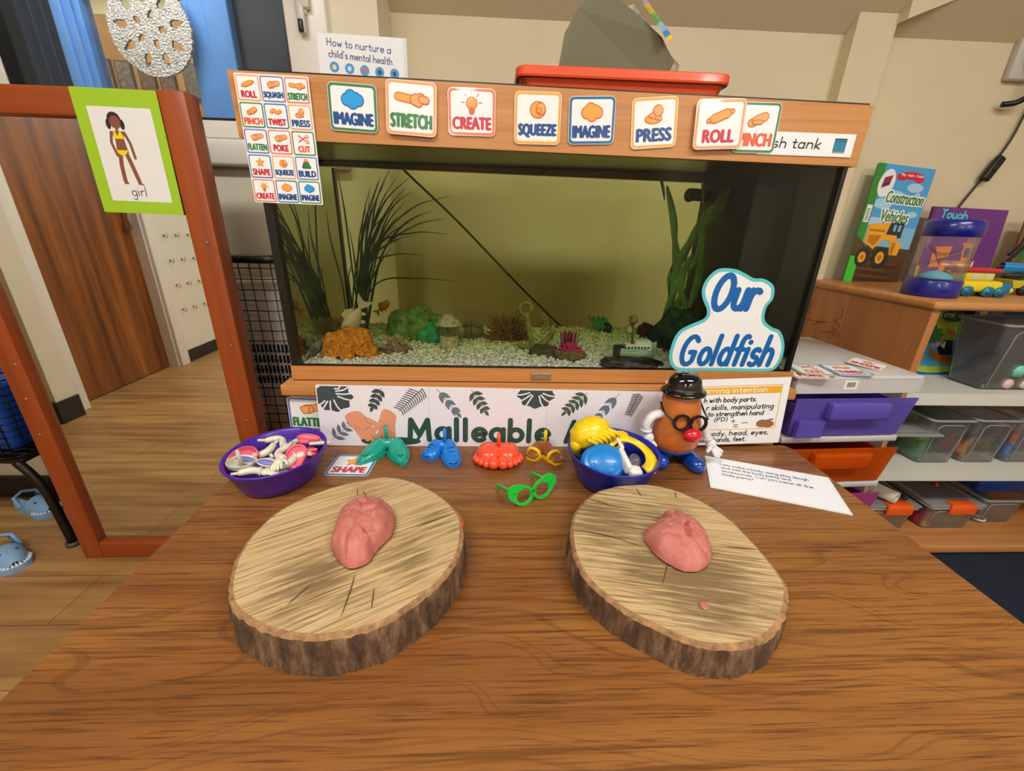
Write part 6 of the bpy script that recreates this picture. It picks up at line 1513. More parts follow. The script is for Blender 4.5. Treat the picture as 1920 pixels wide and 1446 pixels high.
for sg in (-1, 1): MB().tube([(sg * .034, -.038, .108), (sg * .040, -.010, .116), (sg * .040, .004, .128)], .0018, plain('#0c0c0d', .3, coat=.2), 6).local('temple', t)
MB().ball((.004, -.046, .081), .0155, plain('#d0152a', .22, coat=.5), 22, 14, (1.15, .8, .82)).local('nose', t)
# ------------------------------------------------------------------ drawer tower right of the table
def milky(h, a, body=.5, tint=.8): return clear('plastic_' + h.strip('#') + str(a), h, a, .12, .7, 1.4, body, tint)
FROST = milky('#f2f0f0', .80, .3, .1); 
t = thing('drawer_unit', 'plastic drawer tower with purple, orange and pink drawers beside the table', 'drawer unit', (.650, .805, 0), .05)
W, D = .288, .335
fm = MB().rbox(-.006, W + .006, -.006, D, .742, .755, FROST, .005).box(-.006, W + .006, -.006, -.003, .716, .748, FROST).box(-.006, -.003, -.006, D, .716, .748, FROST).box(W + .003, W + .006, -.006, D, .716, .748, FROST)
LV = [(.612, '#8d78ea', 'purple drawer, tilted slightly open'), (.487, '#f26a0c', 'orange drawer'), (.362, '#d860b0', 'pink drawer'), (.225, '#6a52d0', 'lower purple drawer'), (.100, '#f26a0c', 'lower orange drawer')]
for z, c_, n_ in LV: fm.rbox(0, W, -.004, D, z - .020, z - .004, FROST, .004)
fm.box(0, .003, .02, D, .0, .742, FROST).box(W - .003, W, .02, D, 0, .742, FROST).box(0, W, D - .004, D, 0, .742, FROST).rbox(0, W, 0, D, 0, .02, FROST, .004)
fm.local('frame', t)
for z, c_, n_ in LV:
    m = milky(c_, .58, .35, .55); d = MB()
    zt = z + .094; tp = .010
    d.add([(tp, -.004, z), (W - tp, -.004, z), (W, -.014, zt), (0, -.014, zt), (tp, .0, z), (W - tp, .0, z), (W, -.010, zt), (0, -.010, zt)], [(0, 1, 2, 3), (7, 6, 5, 4), (0, 4, 5, 1), (1, 5, 6, 2), (2, 6, 7, 3), (3, 7, 4, 0)], m)
    d.box(.012, W - .012, .0, D - .01, z, z + .003, m).box(.012, .015, 0, D - .01, z, zt - .02, m).box(W - .015, W - .012, 0, D - .01, z, zt - .02, m).box(.012, W - .012, D - .013, D - .01, z, zt - .02, m)
    o = d.local('drawer', t); o['label'] = n_
    h = MB().rbox(.075, .215, -.030, -.010, zt - .045, zt - .006, m, .004).box(.015, .075, -.022, -.012, z + .004, zt - .05, m); h.build('handle', o, loc=(0, 0, 0)).location = (0, 0, 0)
s = Sheet(.032, .021, ink('#efece4'), .001, .0005)
for k in range(13): s.rect(.006 + k * .0016, .005, .006 + k * .0016 + (.0010 if k % 3 else .0006), .0165, ink('#26262a'), 1)
s.place('barcode_sticker', (.105, -.0068, .7255), (PI / 2, 0, 0), t)
TZ = .7565
word_card('POKE', RED, B_RE, 'hand', .080, .072, (.633, .790, TZ), (0, 0, -.08), 'red bordered POKE card on top of the drawer tower', 'word cards on the drawer tower')
word_card('CUT', TANG, B_GR, 'cut', .078, .072, (.654, .806, TZ + .004), (0, .02, -.10), 'green bordered CUT card on top of the drawer tower', 'word cards on the drawer tower')
word_card('TWIST', RED, B_BL, 'twist', .080, .072, (.737, .803, TZ + .003), (0, 0, -.04), 'blue bordered TWIST card on top of the drawer tower', 'word cards on the drawer tower')
word_card('SHAPE', RED, B_OR, 'star', .072, .066, (.822, .895, TZ + .004), (0, .05, -.95), 'turned word card lying askew at the right end of the drawer tower', 'word cards on the drawer tower')

# ------------------------------------------------------------------ shelf unit against the back wall
SHW = plain('#dcdbd0', .4)
t = thing('shelf_unit', 'wood-effect shelf unit with white shelves against the back wall', 'shelf unit', (1.75, 1.33, 0))
MB().rbox(1.188, 2.32, 1.072, 1.592, .852, .877, BEECH, .009, 3).build('top', t)
sp = MB().box(1.200, 1.222, 1.085, 1.585, .0, .852, BEECHV)
for P in ([(1.56, .70), (1.52, .735), (1.50, .73), (1.43, .742)], [(1.50, .715), (1.46, .735), (1.44, .74)], [(1.38, .80), (1.375, .77), (1.40, .755), (1.37, .74), (1.385, .725), (1.36, .71)], [(1.44, .70), (1.40, .715), (1.38, .70)], [(1.54, .76), (1.52, .80)], [(1.40, .73), (1.37, .70)]):
    sp.tube([(1.1995, y, z) for y, z in P], .0009, plain('#5a3214', .6), 4)
sp.build('side_panel', t)
MB().box(2.288, 2.31, 1.085, 1.585, .0, .852, BEECHV).build('side_panel', t)
MB().box(1.222, 2.288, 1.088, 1.575, .566, .604, SHW).build('shelf', t); MB().box(1.222, 2.288, 1.088, 1.575, .298, .336, SHW).build('shelf', t)
MB().rbox(1.21, 2.31, 1.074, 1.580, .010, .040, BEECH, .004).build('base_board', t)
MB().box(1.222, 2.288, 1.574, 1.584, .04, .852, plain('#7b4f2e', .6)).build('back_panel', t)
MB().box(1.23, 2.28, 1.11, 1.57, 0, .010, BLACK).build('shadow_gap_plinth', t)  # black block stands in for the shadowed gap under the base board

# books on the top
BK = 'picture books on the shelf unit'
def cover(name, w, h, base, loc, rot, label, draw, th=.004, group=BK):
    s = Sheet(w, h, base, .001, th); draw(s); o = s.place(name, loc, rot); return tag(o, label, 'book', group)
def d_con(s):
    s.rect(0, .20, .213, .395, ink('#4aa4e0'), 1); s.rect(0, .0, .213, .13, ink('#4c3018'), 1); s.rect(0, .13, .213, .20, ink('#7fb9e0'), 1)
    for x, y, r in ((.06, .27, .035), (.10, .30, .03), (.16, .33, .03), (.05, .21, .03), (.18, .245, .02)): s.disc(x, y, r, ink('#a9d2ee'), 2, r * .5)
    for k in range(9): s.rect(.02 + .02 * (k % 3), .012 + .012 * k, .19 - .015 * (k % 4), .016 + .012 * k, ink('#6e4a26' if k % 2 else '#38220f'), 2)
    s.rect(0, .10, .030, .395, ink('#2f8a2c'), 3); s.rect(0, 0, .034, .09, ink('#43c22e'), 4); s.poly([(0, .10), (.03, .10), (.045, .13), (0, .16)], ink('#5a3a1c'), 4)
    s.rect(.006, .205, .026, .262, WHITEP, 5)
    for k in range(7): s.rect(.009, .211 + .006 * k, .022, .2135 + .006 * k, ink('#4a3a44'), 6)
    s.disc(.050, .335, .028, WHITEP, 5, .046, rot=-.15); s.poly([(.034, .318), (.062, .330), (.066, .362), (.038, .352)], ink('#8a2c44'), 6); s.poly([(.037, .324), (.060, .334), (.061, .341), (.037, .332)], ink('#3c2c3c'), 7)
    s.disc(.135, .366, .045, ink('#d0223c'), 4, .013); s.disc(.10, .360, .02, ink('#d0223c'), 4, .012); s.disc(.165, .360, .018, ink('#d0223c'), 4, .014); s.text('Play - Learn - Colour', .095, .3615, .178, .3715, WHITEP, 6, .02)
    for txt, y0, x0, x1 in (('Construction', .275, .064, .203), ('Vehicles', .214, .064, .168)):
        for dx, dy in ((-.003, -.002), (.003, -.002), (-.003, .003), (.003, .003), (0, .004), (0, -.003)): s.text(txt, x0 + dx, y0 + dy, x1 + dx, y0 + .038 + dy, WHITEP, 6, .04, .1)
        s.text(txt, x0, y0, x1, y0 + .038, ink('#2f7d2c'), 8, .015, .1)
    YT = ink('#f0a81c'); YD = ink('#b8760c'); DK = ink('#22242a')
    s.poly([(.035, .20), (.115, .213), (.098, .150), (.075, .118), (.035, .140)], YT, 7); s.poly([(.045, .165), (.092, .168), (.075, .130), (.045, .142)], YD, 8); s.rect(.04, .178, .10, .186, YD, 8)
    s.poly([(.115, .213), (.165, .215), (.165, .165), (.105, .16)], DK, 7); s.rect(.128, .185, .138, .207, ink('#7fb4d8'), 8); s.rect(.145, .185, .156, .207, ink('#7fb4d8'), 8)
    s.rect(.098, .152, .150, .172, YT, 9); s.poly([(.130, .155), (.178, .150), (.172, .105), (.140, .105)], YT, 8); s.poly([(.140, .148), (.155, .148), (.152, .108), (.142, .108)], YD, 9)
    for x, y, r in ((.045, .088, .034), (.112, .092, .038)): s.disc(x, y, r * .8, DK, 9, r); s.disc(x - .002, y, r * .42, YT, 10, r * .55); s.disc(x - .002, y, r * .2, YD, 11, r * .26)
cover('book', .213, .392, ink('#2f8a2c'), (1.279, 1.512, .8785), (PI / 2 - .09, .075, 0), 'tall blue Construction Vehicles book with a yellow dumper truck', d_con)
def d_tough(s):
    s.rect(0, 0, .011, .26, ink('#5a2c66'), 1); s.rect(0, .0, .011, .06, ink('#e3c81c'), 2); s.rect(0, .06, .011, .085, ink('#7a1c2a'), 2)
    TB = ink('#58b8e8'); NV = ink('#1c2c60')
    for dx in (0, 1):
        s.hand('Tough', .036 + .0015 * (1 - dx), .228 - .0015 * (1 - dx), .0145, .0105 if dx == 0 else .0066, NV if dx == 0 else TB, 3 + dx, .100, .12, -.04)
        s.hand('Trucks', .024, .188, .0145, .0105 if dx == 0 else .0066, NV if dx == 0 else TB, 3 + dx, .120, .12)
    OG = ink('#ee8a1c'); DK = ink('#3a2414'); WT = ink('#efe6d4')
    s.poly([(.05, .128), (.115, .132), (.108, .095), (.070, .088)], OG, 5); s.poly([(.045, .11), (.062, .092), (.085, .06), (.045, .055)], OG, 5)
    s.rect(.085, .040, .205, .082, OG, 5); s.poly([(.16, .082), (.195, .085), (.195, .14), (.155, .14)], OG, 5); s.rect(.165, .095, .188, .128, ink('#5a3a78'), 6); s.rect(.152, .138, .20, .146, OG, 6)
    s.rect(.095, .066, .20, .072, WT, 6); s.poly([(.207, .08), (.214, .086), (.212, .04), (.205, .04)], WT, 6)
    for x in (.115, .175): s.disc(x, .034, .022, OG, 7); s.disc(x, .032, .017, DK, 8); s.disc(x, .032, .009, ink('#8a8a88'), 9)
cover('book', .285, .262, ink('#6f2c84'), (1.549, 1.515, .8785), (PI / 2 - .10, .02, 0), 'purple Tough Trucks book with an orange digger, behind the sand timer', d_tough, .008)
def d_third(s):
    s.rect(.0, .0, .2, .045, ink('#6a3a2c'), 1); s.poly([(.02, .05), (.075, .16), (.05, .20), (.01, .12)], ink('#2f6a34'), 2); s.poly([(.03, .03), (.06, .06), (.10, .14), (.07, .06)], ink('#e8682c'), 3)
    s.poly([(.06, .06), (.12, .10), (.12, .16), (.09, .14)], ink('#e9e0c4'), 4); s.rect(.03, .20, .09, .215, ink('#f0a03c'), 4); s.disc(.12, .17, .03, ink('#d8e040'), 3)
cover('book', .20, .235, ink('#7a5a3a'), (1.895, 1.505, .8785), (PI / 2 - .10, .03, 0), 'brown and green picture book at the right edge of the shelf top', d_third, .006)
# sand timer
t = thing('sand_timer', 'large sand timer with dark blue ends and pale blue sand', 'timer', (1.277, 1.187, .877), group=None)
TB2 = plain('#101c84', .3, coat=.3); CLR = clear('clear_acrylic', '#f2f0ec', .03, .03, .45, 1.25, .5, .05)
MB().lathe([(0, 0), (.062, 0), (.064, .003), (.064, .044), (.062, .047), (0, .047)], TB2, seg=40).local('base', t)
MB().lathe([(0, .163), (.060, .163), (.064, .166), (.064, .200), (.056, .207), (0, .208)], TB2, seg=40).local('cap', t)
MB().lathe([(.0615, .046), (.0615, .164)], CLR, seg=40).lathe([(.0595, .046), (.0595, .164)], CLR, seg=40).local('tube', t)
MB().lathe([(.046, .050), (.047, .062), (.044, .078), (.034, .092), (.018, .100), (.005, .105), (.005, .108), (.018, .113), (.034, .121), (.044, .135), (.047, .150), (.046, .162)], CLR, seg=32).local('bulbs', t)
MB().lathe([(0, .072), (.018, .067), (.035, .058), (.044, .050), (0, .0485)], plain('#66b8d4', .8, bump=.6, bump_scale=900), seg=32).local('sand', t)
# toy car and toy boat truck
t = thing('toy_car', 'small yellow toy car with a red roof and teal wheels beside the timer', 'toy', (1.435, 1.205, .877), -.15, None)
YC = plain('#e6cf20', .35, coat=.2); TW = plain('#1a7f8c', .35, coat=.2); TBL = plain('#1a6aa8', .4)
MB().rbox(-.075, .05, -.028, .028, .012, .045, YC, .010, 3).rbox(-.07, .018, -.026, .026, .040, .070, YC, .008, 3).local('body', t)
MB().rbox(-.082, .030, -.032, .032, .069, .080, plain('#cf1f24', .3, coat=.3), .005, 3).local('roof', t)
MB().rbox(-.045, -.015, -.0268, -.0255, .048, .066, plain('#cfc896', .4), .0006).rbox(-.01, .014, -.0268, -.0255, .048, .066, plain('#cfc896', .4), .0006).local('windows', t)
for x in (-.045, .010, .042):
    for sg in (-1, 1): w_ = MB().cyl((x, sg * .022, .015), (x, sg * .034, .015), .015, TW, 20).cyl((x, sg * .033, .015), (x, sg * .0352, .015), .009, TBL, 16); w_.local('wheel', t)
MB().rbox(.048, .085, -.014, .014, .012, .040, TBL, .005).ball((.092, 0, .018), .009, plain('#c8d84a', .4)).local('tow_hook', t)
t = thing('toy_trailer', 'yellow toy trailer carrying a blue boat at the right edge of the shelf top', 'toy', (1.655, 1.255, .877), 0, None)
MB().add([(-.075, -.03, .022), (.09, -.03, .022), (.09, .03, .022), (-.075, .03, .022), (-.095, -.036, .045), (.10, -.036, .045), (.10, .036, .045), (-.095, .036, .045)], [(3, 2, 1, 0), (4, 5, 6, 7), (0, 1, 5, 4), (1, 2, 6, 5), (2, 3, 7, 6), (3, 0, 4, 7)], plain('#d3cf2c', .35, coat=.2)).local('chassis', t)
b = MB()
for i in range(4): b.rbox(-.06 + .04 * i, -.04 + .04 * i, -.028, .028, .044, .054, plain('#23303c', .5), .002)
b.local('cradle', t)
mb = MB(); vs = []; fs = []
for i in range(15):
    u = i / 14; x = -.105 + .21 * u; wd = .036 * math.sin(PI * min(.5, .06 + u * .9)) + .002
    for k in range(9): a = PI * k / 8; vs.append((x, -wd * math.cos(a), .078 + .012 * (1 - u) - .026 * math.sin(a)))
    vs.append((x, 0, .084 + .012 * (1 - u)))
for i in range(14):
    for k in range(10): a = i * 10 + k; b_ = i * 10 + (k + 1) % 10; fs.append((a, b_, b_ + 10, a + 10))
mb.add(vs, fs, plain('#1c86d0', .3, coat=.3), True).rbox(-.02, .06, -.02, .02, .082, .102, plain('#1c86d0', .3, coat=.3), .008).local('boat', t)
for x in (-.04, .06):
    for sg in (-1, 1): MB().cyl((x, sg * .024, .016), (x, sg * .036, .016), .016, plain('#1d1d20', .5), 18).local('wheel', t)

# socket, plug, cable with switch
t = thing('wall_socket', 'grey-white round wall socket at the top right of the wall', 'socket', (1.745, 1.595, 1.58))
MB().rbox(1.685, 1.805, 1.575, 1.5995, 1.528, 1.645, plain('#c9c4ba', .4), .006).build('plate', t)
MB().cyl((1.757, 1.575, 1.585), (1.757, 1.545, 1.585), .042, plain('#c3beb4', .45), 28).build('plug_body', t)
MB().tube(spline([(1.757, 1.55, 1.565), (1.757, 1.535, 1.53), (1.748, 1.54, 1.485), (1.728, 1.56, 1.462), (1.695, 1.575, 1.458)], 5), .009, BLACK, 8).build('flex', t)
t = thing('hanging_cable', 'thin black cord with an inline switch hanging down the wall', 'cable', (1.76, 1.585, 1.3))
MB().tube(spline([(1.835, 1.588, 1.50), (1.808, 1.588, 1.454), (1.793, 1.588, 1.366), (1.77, 1.588, 1.30)], 5), .0035, BLACK, 8).tube(spline([(1.742, 1.588, 1.235), (1.70, 1.588, 1.149), (1.664, 1.592, 1.046), (1.628, 1.592, .948), (1.600, 1.592, .882)], 5), .0035, BLACK, 8).build('cord', t)
sw = MB(); sw.M = Matrix.Translation((1.756, 1.580, 1.268)) @ Matrix.Rotation(.42, 4, 'Y'); sw.rbox(-.015, .015, -.012, .008, -.042, .042, BLACK, .006, 3).rbox(-.007, .007, -.015, -.011, -.008, .012, plain('#1c1c1e', .5), .002); sw.build('inline_switch', t)
sw = MB(); sw.M = Matrix.Translation((1.825, 1.585, 1.482)) @ Matrix.Rotation(.45, 4, 'Y'); sw.rbox(-.008, .008, -.007, .006, -.022, .022, plain('#4a3478', .5), .003); sw.build('purple_tape', t)
tag(MB().tube(spline([(1.94, 1.49, 1.075), (1.885, 1.478, 1.02), (1.845, 1.475, .975), (1.80, 1.472, .93), (1.765, 1.468, .887)], 6), .005, BLACK, 8).tube(spline([(1.865, 1.475, 1.06), (1.855, 1.472, 1.02), (1.822, 1.470, .985)], 5), .005, BLACK, 8).build('loose_cable', None, (1.85, 1.47, .9)), 'loose black cord lying across the right edge of the purple book', 'cable')

# ------------------------------------------------------------------ books and tubs on the shelves
def d_croc(s):
    s.rect(0, .19, .2, .225, ink('#2c3a1c'), 1); s.rect(0, .12, .2, .19, ink('#9ab52c'), 1); s.rect(.05, .165, .16, .225, ink('#a9b52a'), 2); s.rect(0, .03, .2, .12, ink('#4c9cd0'), 1)
    s.disc(.03, .21, .035, ink('#1f4420'), 3); s.disc(.16, .2, .04, ink('#2c5a24'), 3, .02)
    s.poly(spline2([(0, .035), (.05, .012), (.12, .008), (.2, .02), (.2, 0), (0, 0)], 4, True), ink('#0f5fae'), 4)
    for k in range(9): s.leaf(.10, .135, .035, .010, k * .7, ink('#2f7a38'), 4)
    for x, y, c_ in ((.15, .15, '#d8563a'), (.165, .145, '#d8563a'), (.115, .105, '#c890a8'), (.10, .10, '#c890a8'), (.13, .11, '#c890a8')): s.disc(x, y, .008, ink(c_), 6)
    s.poly(spline2([(.02, .055), (.05, .04), (.075, .06), (.05, .085)], 4, True), ink('#c88a3c'), 5); s.poly(spline2([(.085, .09), (.11, .05), (.17, .035), (.17, .06), (.12, .075)], 4, True), ink('#a8682c'), 5)
    s.poly([(.115, .09), (.14, .12), (.17, .12), (.17, .07), (.125, .07)], ink('#15130f'), 6); s.poly([(.125, .10), (.145, .118), (.14, .09)], WHITEP, 7)
    s.hand('If you see a croc', .012, .196, .011, .003, WHITEP, 8, .155, .1)
SHB = 'picture books inside the shelf unit'
cover('book', .20, .225, ink('#a6b83a'), (1.372, 1.262, .6055), (PI / 2 - .30, .03, 0), 'green crocodile picture book standing on the upper white shelf', d_croc, .004, SHB)
def d_big(s):
    s.rect(.0, .0, .24, .20, ink('#1f5aa0'), 1); s.disc(.035, .175, .016, ink('#e6d79a'), 2, .013); s.hand('Big', .07, .165, .014, .0035, ink('#e08c78'), 2)
cover('book', .24, .20, ink('#1f5aa0'), (1.80, 1.46, .6055), (PI / 2 - .10, 0, 0), 'dark blue Big picture book behind the large tub', d_big, .006, SHB)
TUBC = clear('clear_tub', '#f6f6f6', .13, .08, .8, 1.35, .5, .1); TUBR = clear('clear_tub_rim', '#eeeeee', .45, .10, .8, 1.4, .4, .1)
def tub(x0, x1, y0, y1, z0, z1, label, taper=.012, group='clear storage tubs', mat=None, grp=True):
    t = thing('storage_tub', label, 'tub', ((x0 + x1) / 2, (y0 + y1) / 2, z0), group=group); mb = MB(); m = mat or TUBC
    R = [rrect(x0 + taper, y0 + taper, x1 - taper, y1 - taper, .012, 4), rrect(x0, y0, x1, y1, .014, 4), rrect(x0 + .0022, y0 + .0022, x1 - .0022, y1 - .0022, .012, 4), rrect(x0 + taper + .002, y0 + taper + .002, x1 - taper - .002, y1 - taper - .002, .010, 4)]
    zz = [z0 + .001, z1, z1, z0 + .003]; n = len(R[0]); vs = [(p[0], p[1], z) for r, z in zip(R, zz) for p in r]; fs = []
    for i in range(3):
        for k in range(n): k2 = (k + 1) % n; fs.append((i * n + k, i * n + k2, (i + 1) * n + k2, (i + 1) * n + k))
    fs += [list(range(n))[::-1], list(range(3 * n, 4 * n))]
    mb.add(vs, fs, m); mb.build('body', t)
    rim = MB(); P = rrect(x0 - .004, y0 - .004, x1 + .004, y1 + .004, .016, 4); rim.tube([(a, b, z1 - .003) for a, b in P], .0042, TUBR, 6, closed=True).build('rim', t)
    f = MB(); xm = (x0 + x1) / 2; hw = (x1 - x0) / 2 - taper - .014; P = [(xm - hw, z0 + .012), (xm - hw, z1 - .03), (xm - hw + .012, z1 - .02), (xm + hw - .012, z1 - .02), (xm + hw, z1 - .03), (xm + hw, z0 + .012)]
    f.tube([(x, y0 + taper * (1 - (z - z0) / (z1 - z0)) - .0015, z) for x, z in P], .0016, TUBR, 6).build('moulded_edge', t)
    return t
def lid(t, x0, x1, y0, y1, z, clip=None):
    l = MB().rbox(x0 - .007, x1 + .007, y0 - .007, y1 + .007, z, z + .010, TUBR, .006).rbox(x0 + .012, x1 - .012, y0 + .012, y1 - .012, z + .009, z + .016, TUBC, .004).build('lid', t)
    if clip:
        xm = (x0 + x1) / 2 + .012; MB().rbox(xm - .048, xm + .048, y0 - .016, y0 - .004, z - .024, z + .012, plain('#f4601a', .4), .005).rbox(xm - .044, xm + .044, y0 - .012, y0 + .022, z + .009, z + .016, plain('#f4601a', .4), .003).build('clip', l)
# the big tub on the upper shelf
tub(1.470, 1.83, 1.105, 1.248, .605, .810, 'large clear tub on the upper white shelf, in front of the books', .02, mat=clear('grey_clear_tub', '#d0d0d4', .16, .08, .9, 1.4, .5, .2))
def toy(name, build, label, loc, group=None, rz=0): 
    mb = MB(); build(mb); o = mb.build(name, None, (0, 0, 0)); o.location = loc; o.rotation_euler = (0, 0, rz); return tag(o, label, 'toy', group)
TG = 'toys inside the clear tubs'
toy('toy_cup', lambda m: m.lathe([(0, 0), (.030, .0), (.034, .02), (.030, .034), (.012, .04), (0, .041)], plain('#7fd8c0', .4), seg=24), 'pale turquoise rounded toy in the large tub', (1.585, 1.145, .650), TG)
toy('toy_car', lambda m: m.rbox(-.05, .05, -.025, .025, .008, .045, plain('#e8a09c', .4), .012, 3).cyl((-.028, -.03, .016), (-.028, .03, .016), .015, plain('#e6c8c0', .5), 18).cyl((.028, -.03, .016), (.028, .03, .016), .015, plain('#e6c8c0', .5), 18), 'pale pink toy car at the bottom of the large tub', (1.60, 1.150, .609), TG)
toy('toy_block', lambda m: m.ball((0, 0, .05), .05, plain('#274446', .6), squash=(1.3, .9, .9)), 'dark green rounded toy at the back of the large tub', (1.58, 1.195, .61), TG)
toy('toy_shell', lambda m: m.lathe([(.028, 0), (.026, .01), (.016, .02), (0, .024)], plain('#c8847a', .5), seg=22), 'dull pink half round toy on the dark toys in the large tub', (1.68, 1.18, .69), TG)
toy('toy_block', lambda m: m.ball((0, 0, .04), .045, plain('#2c2c36', .6), squash=(1.4, .9, .9)), 'black rounded toy at the right of the large tub', (1.73, 1.19, .61), TG)
# middle shelf
t1 = tub(1.392, 1.535, 1.125, 1.50, .3365, .500, 'clear tub with green blocks on the lower white shelf')
t2 = tub(1.550, 1.692, 1.128, 1.50, .3365, .500, 'clear tub with a toy giraffe, second from the left on the lower white shelf')
t3 = tub(1.706, 1.85, 1.130, 1.50, .3365, .500, 'clear tub with blue toys at the right edge of the photo')
t0 = tub(1.235, 1.372, 1.20, 1.50, .3365, .442, 'low clear tub holding yellow and red blocks at the left of the lower white shelf')
tag(MB().rbox(1.232, 1.425, 1.105, 1.36, .447, .456, TUBR, .004).rbox(1.245, 1.412, 1.118, 1.347, .4555, .466, TUBC, .004).build('tub_lid', None, (1.33, 1.23, .447)), 'loose clear lid lying over the left tubs on the lower shelf', 'lid')
toy('toy_block', lambda m: m.rbox(-.04, .04, -.03, .03, 0, .020, plain('#c9b02c', .4), .003).rbox(-.04, .04, -.012, .012, .02, .032, plain('#c9b02c', .4), .003), 'yellow channelled block in the low tub', (1.305, 1.27, .343), TG, -.5)
toy('toy_block', lambda m: m.rbox(-.03, .03, -.03, .03, 0, .05, plain('#c23a34', .4), .006), 'red block behind the yellow block in the low tub', (1.305, 1.40, .343), TG)
toy('toy_block', lambda m: m.rbox(-.032, .032, -.03, .03, 0, .06, plain('#1f9a44', .4), .005), 'dark green block low in the tub with green blocks', (1.440, 1.19, .342), TG, .2)
toy('toy_block', lambda m: m.rbox(-.036, .036, -.026, .026, 0, .032, plain('#62c832', .4), .005), 'lime green block lying on the dark green block', (1.448, 1.195, .404), TG, .1)
toy('toy_block', lambda m: m.rbox(-.05, .05, -.10, .10, 0, .12, plain('#1c5a2c', .5), .01), 'large dark green box at the back of the tub with green blocks', (1.463, 1.37, .342), TG)
toy('toy_bird', lambda m: m.ball((0, 0, .05), .026, plain('#d32c50', .4), squash=(.75, .8, 1.2)).limb([(.012, 0, .07), (.024, -.004, .095), (.034, -.006, .10)], [.010, .011, .006], plain('#e2453c', .4)).limb([(.012, -.004, .07), (.034, -.01, .062)], [.006, .004], plain('#e2453c', .4)).cyl((0, 0, 0), (0, 0, .03), .004, plain('#2c9a5c', .4)).ball((0, 0, .006), .014, plain('#2c9a5c', .4), squash=(1, 1, .4)), 'red toy bird with green feet behind the front of the green block tub', (1.505, 1.165, .342), TG)
def giraffe(m):
    c_ = plain('#d8b070', .5); b_ = plain('#6a4420', .5)
    m.ball((0, 0, .05), .022, c_, squash=(1.4, .8, .95)).limb([(.018, 0, .056), (.032, 0, .09), (.036, 0, .125)], [.012, .009, .008], c_).limb([(.034, 0, .126), (.052, 0, .120)], [.009, .006], c_)
    for x in (-.02, .02):
        for y in (-.010, .010): m.limb([(x, y, .045), (x, y, .02), (x, y, .003)], [.008, .005, .005], c_)
    for p in ((0, -.017, .055), (.014, -.014, .047), (-.014, -.015, .05), (.026, -.008, .08), (.031, -.007, .098), (.034, -.006, .112), (-.004, -.017, .042)): m.ball(p, .0055, b_, 10, 6, (1, .5, .9))
    for y in (-.004, .004): m.cyl((.036, y, .132), (.035, y, .142), .002, b_, 6)
toy('toy_giraffe', giraffe, 'tan toy giraffe with brown spots in the second tub', (1.645, 1.175, .342), TG, -.3)
toy('toy_lion', lambda m: m.ball((0, 0, .028), .02, plain('#e58a2c', .5), squash=(1.4, .8, .9)).ball((.026, 0, .04), .015, plain('#c8681c', .5)).limb([(-.015, .008, .02), (-.016, .008, .002)], [.006, .006], plain('#e58a2c', .5)).limb([(.015, -.008, .02), (.016, -.008, .002)], [.006, .006], plain('#e58a2c', .5)).limb([(-.026, 0, .03), (-.040, 0, .045)], [.004, .003], plain('#e58a2c', .5)), 'orange toy animal low in the second tub', (1.585, 1.18, .342), TG, .3)
toy('toy_block', lambda m: m.rbox(-.045, .045, -.05, .05, 0, .11, plain('#3a6a3c', .5), .02), 'green bulky toy at the back of the second tub', (1.62, 1.33, .342), TG)
toy('toy_ball', lambda m: m.ball((0, 0, .026), .026, plain('#2a74cc', .4)), 'blue ball at the front of the tub at the right edge', (1.745, 1.175, .343), TG)
toy('toy_block', lambda m: m.rbox(-.025, .025, -.02, .02, 0, .035, plain('#cc5a44', .4), .006), 'orange-red block lying on the blue ball', (1.765, 1.185, .396), TG)
toy('toy_block', lambda m: m.rbox(-.03, .03, -.03, .03, 0, .07, plain('#38509a', .4), .012), 'dark blue block behind the blue ball', (1.785, 1.24, .343), TG)
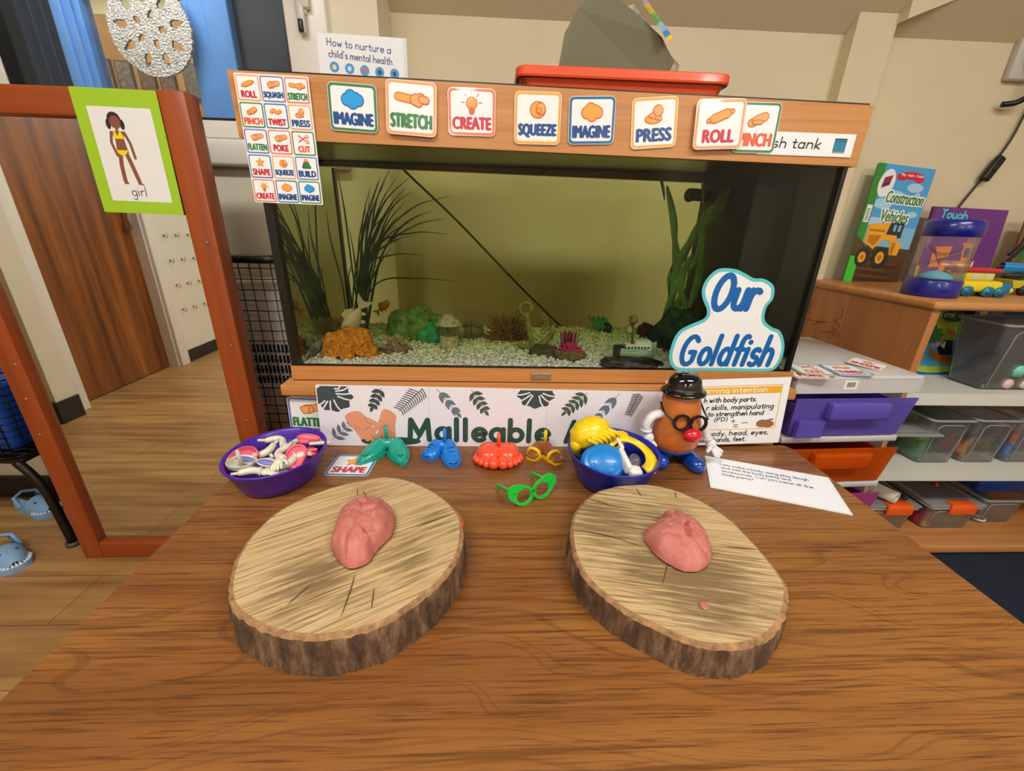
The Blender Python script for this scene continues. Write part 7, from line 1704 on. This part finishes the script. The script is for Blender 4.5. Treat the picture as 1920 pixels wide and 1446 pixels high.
# bottom board
b1 = tub(1.33, 1.512, 1.155, 1.52, .0405, .140, 'clear tub with a rolled paper at the lower left, beside the table edge'); 
b2 = tub(1.560, 1.752, 1.155, 1.52, .0405, .142, 'clear tub with an orange clip in the middle of the bottom board'); lid(b2, 1.56, 1.752, 1.155, 1.52, .143, True)
b3 = tub(1.800, 1.96, 1.185, 1.52, .0405, .150, 'clear tub with grey pieces at the right of the bottom board')
lid(b1, 1.33, 1.512, 1.155, 1.52, .141, True)
toy('paper_roll', lambda m: m.lathe([(.022, -.05), (.022, .05), (.010, .05), (.010, -.05), (.022, -.05)], plain('#d8d4c4', .7), seg=24), 'white paper roll with a brown core on the left bottom tub', (1.395, 1.20, .181), None, 0).rotation_euler = (PI / 2, 0, .4)
tag(MB().limb([(1.420, 1.27, .170), (1.452, 1.22, .168), (1.475, 1.175, .165)], [.010, .011, .006], BLACK, 12).build('black_strap', None, (1.45, 1.22, .165)), 'black curved strap beside the paper roll', 'strap')
toy('toy_block', lambda m: m.rbox(-.05, .05, -.04, .04, 0, .06, plain('#a8484c', .5), .012), 'dull red toy in the left bottom tub', (1.455, 1.225, .045), TG)
toy('toy_block', lambda m: m.rbox(-.03, .03, -.02, .02, 0, .055, plain('#a02c34', .5), .01), 'dark red toy at the left of the middle bottom tub', (1.595, 1.20, .045), TG)
toy('toy_block', lambda m: m.rbox(-.012, .012, -.008, .008, 0, .02, plain('#f0b83a', .4), .004), 'small yellow piece at the front of the middle bottom tub', (1.592, 1.176, .045), TG)
toy('toy_block', lambda m: m.rbox(-.045, .045, -.03, .03, 0, .04, plain('#7aa07c', .5), .012), 'pale green toy in the middle bottom tub', (1.69, 1.21, .045), TG)
toy('toy_hook', lambda m: m.tube(spline([(-.03, .02, .004), (0, .012, .006), (.02, -.01, .006), (.012, -.03, .004)], 5), .006, plain('#e8502c', .4), 8), 'red curved toy on the lid of the middle bottom tub', (1.655, 1.28, .164), None)
toy('toy_block', lambda m: m.ball((0, 0, .04), .045, plain('#5c6078', .6), squash=(1.2, 1, .9), disp=.2, dscale=3), 'grey lumpy toy in the right bottom tub', (1.87, 1.26, .045), TG)
toy('toy_ring', lambda m: m.tube([(.018 * math.cos(a), .018 * math.sin(a), 0) for a in [2 * PI * k / 20 for k in range(20)]], .0035, plain('#e0d2be', .5), 8, closed=True), 'cream ring at the front of the right bottom tub', (1.835, 1.208, .052), TG)
tag(MB().rbox(1.795, 2.0, 1.22, 1.52, .156, .215, plain('#0c3c94', .4), .012).build('blue_tray', None, (1.9, 1.37, .156)), 'dark blue plastic tray on the right bottom tub', 'tray')
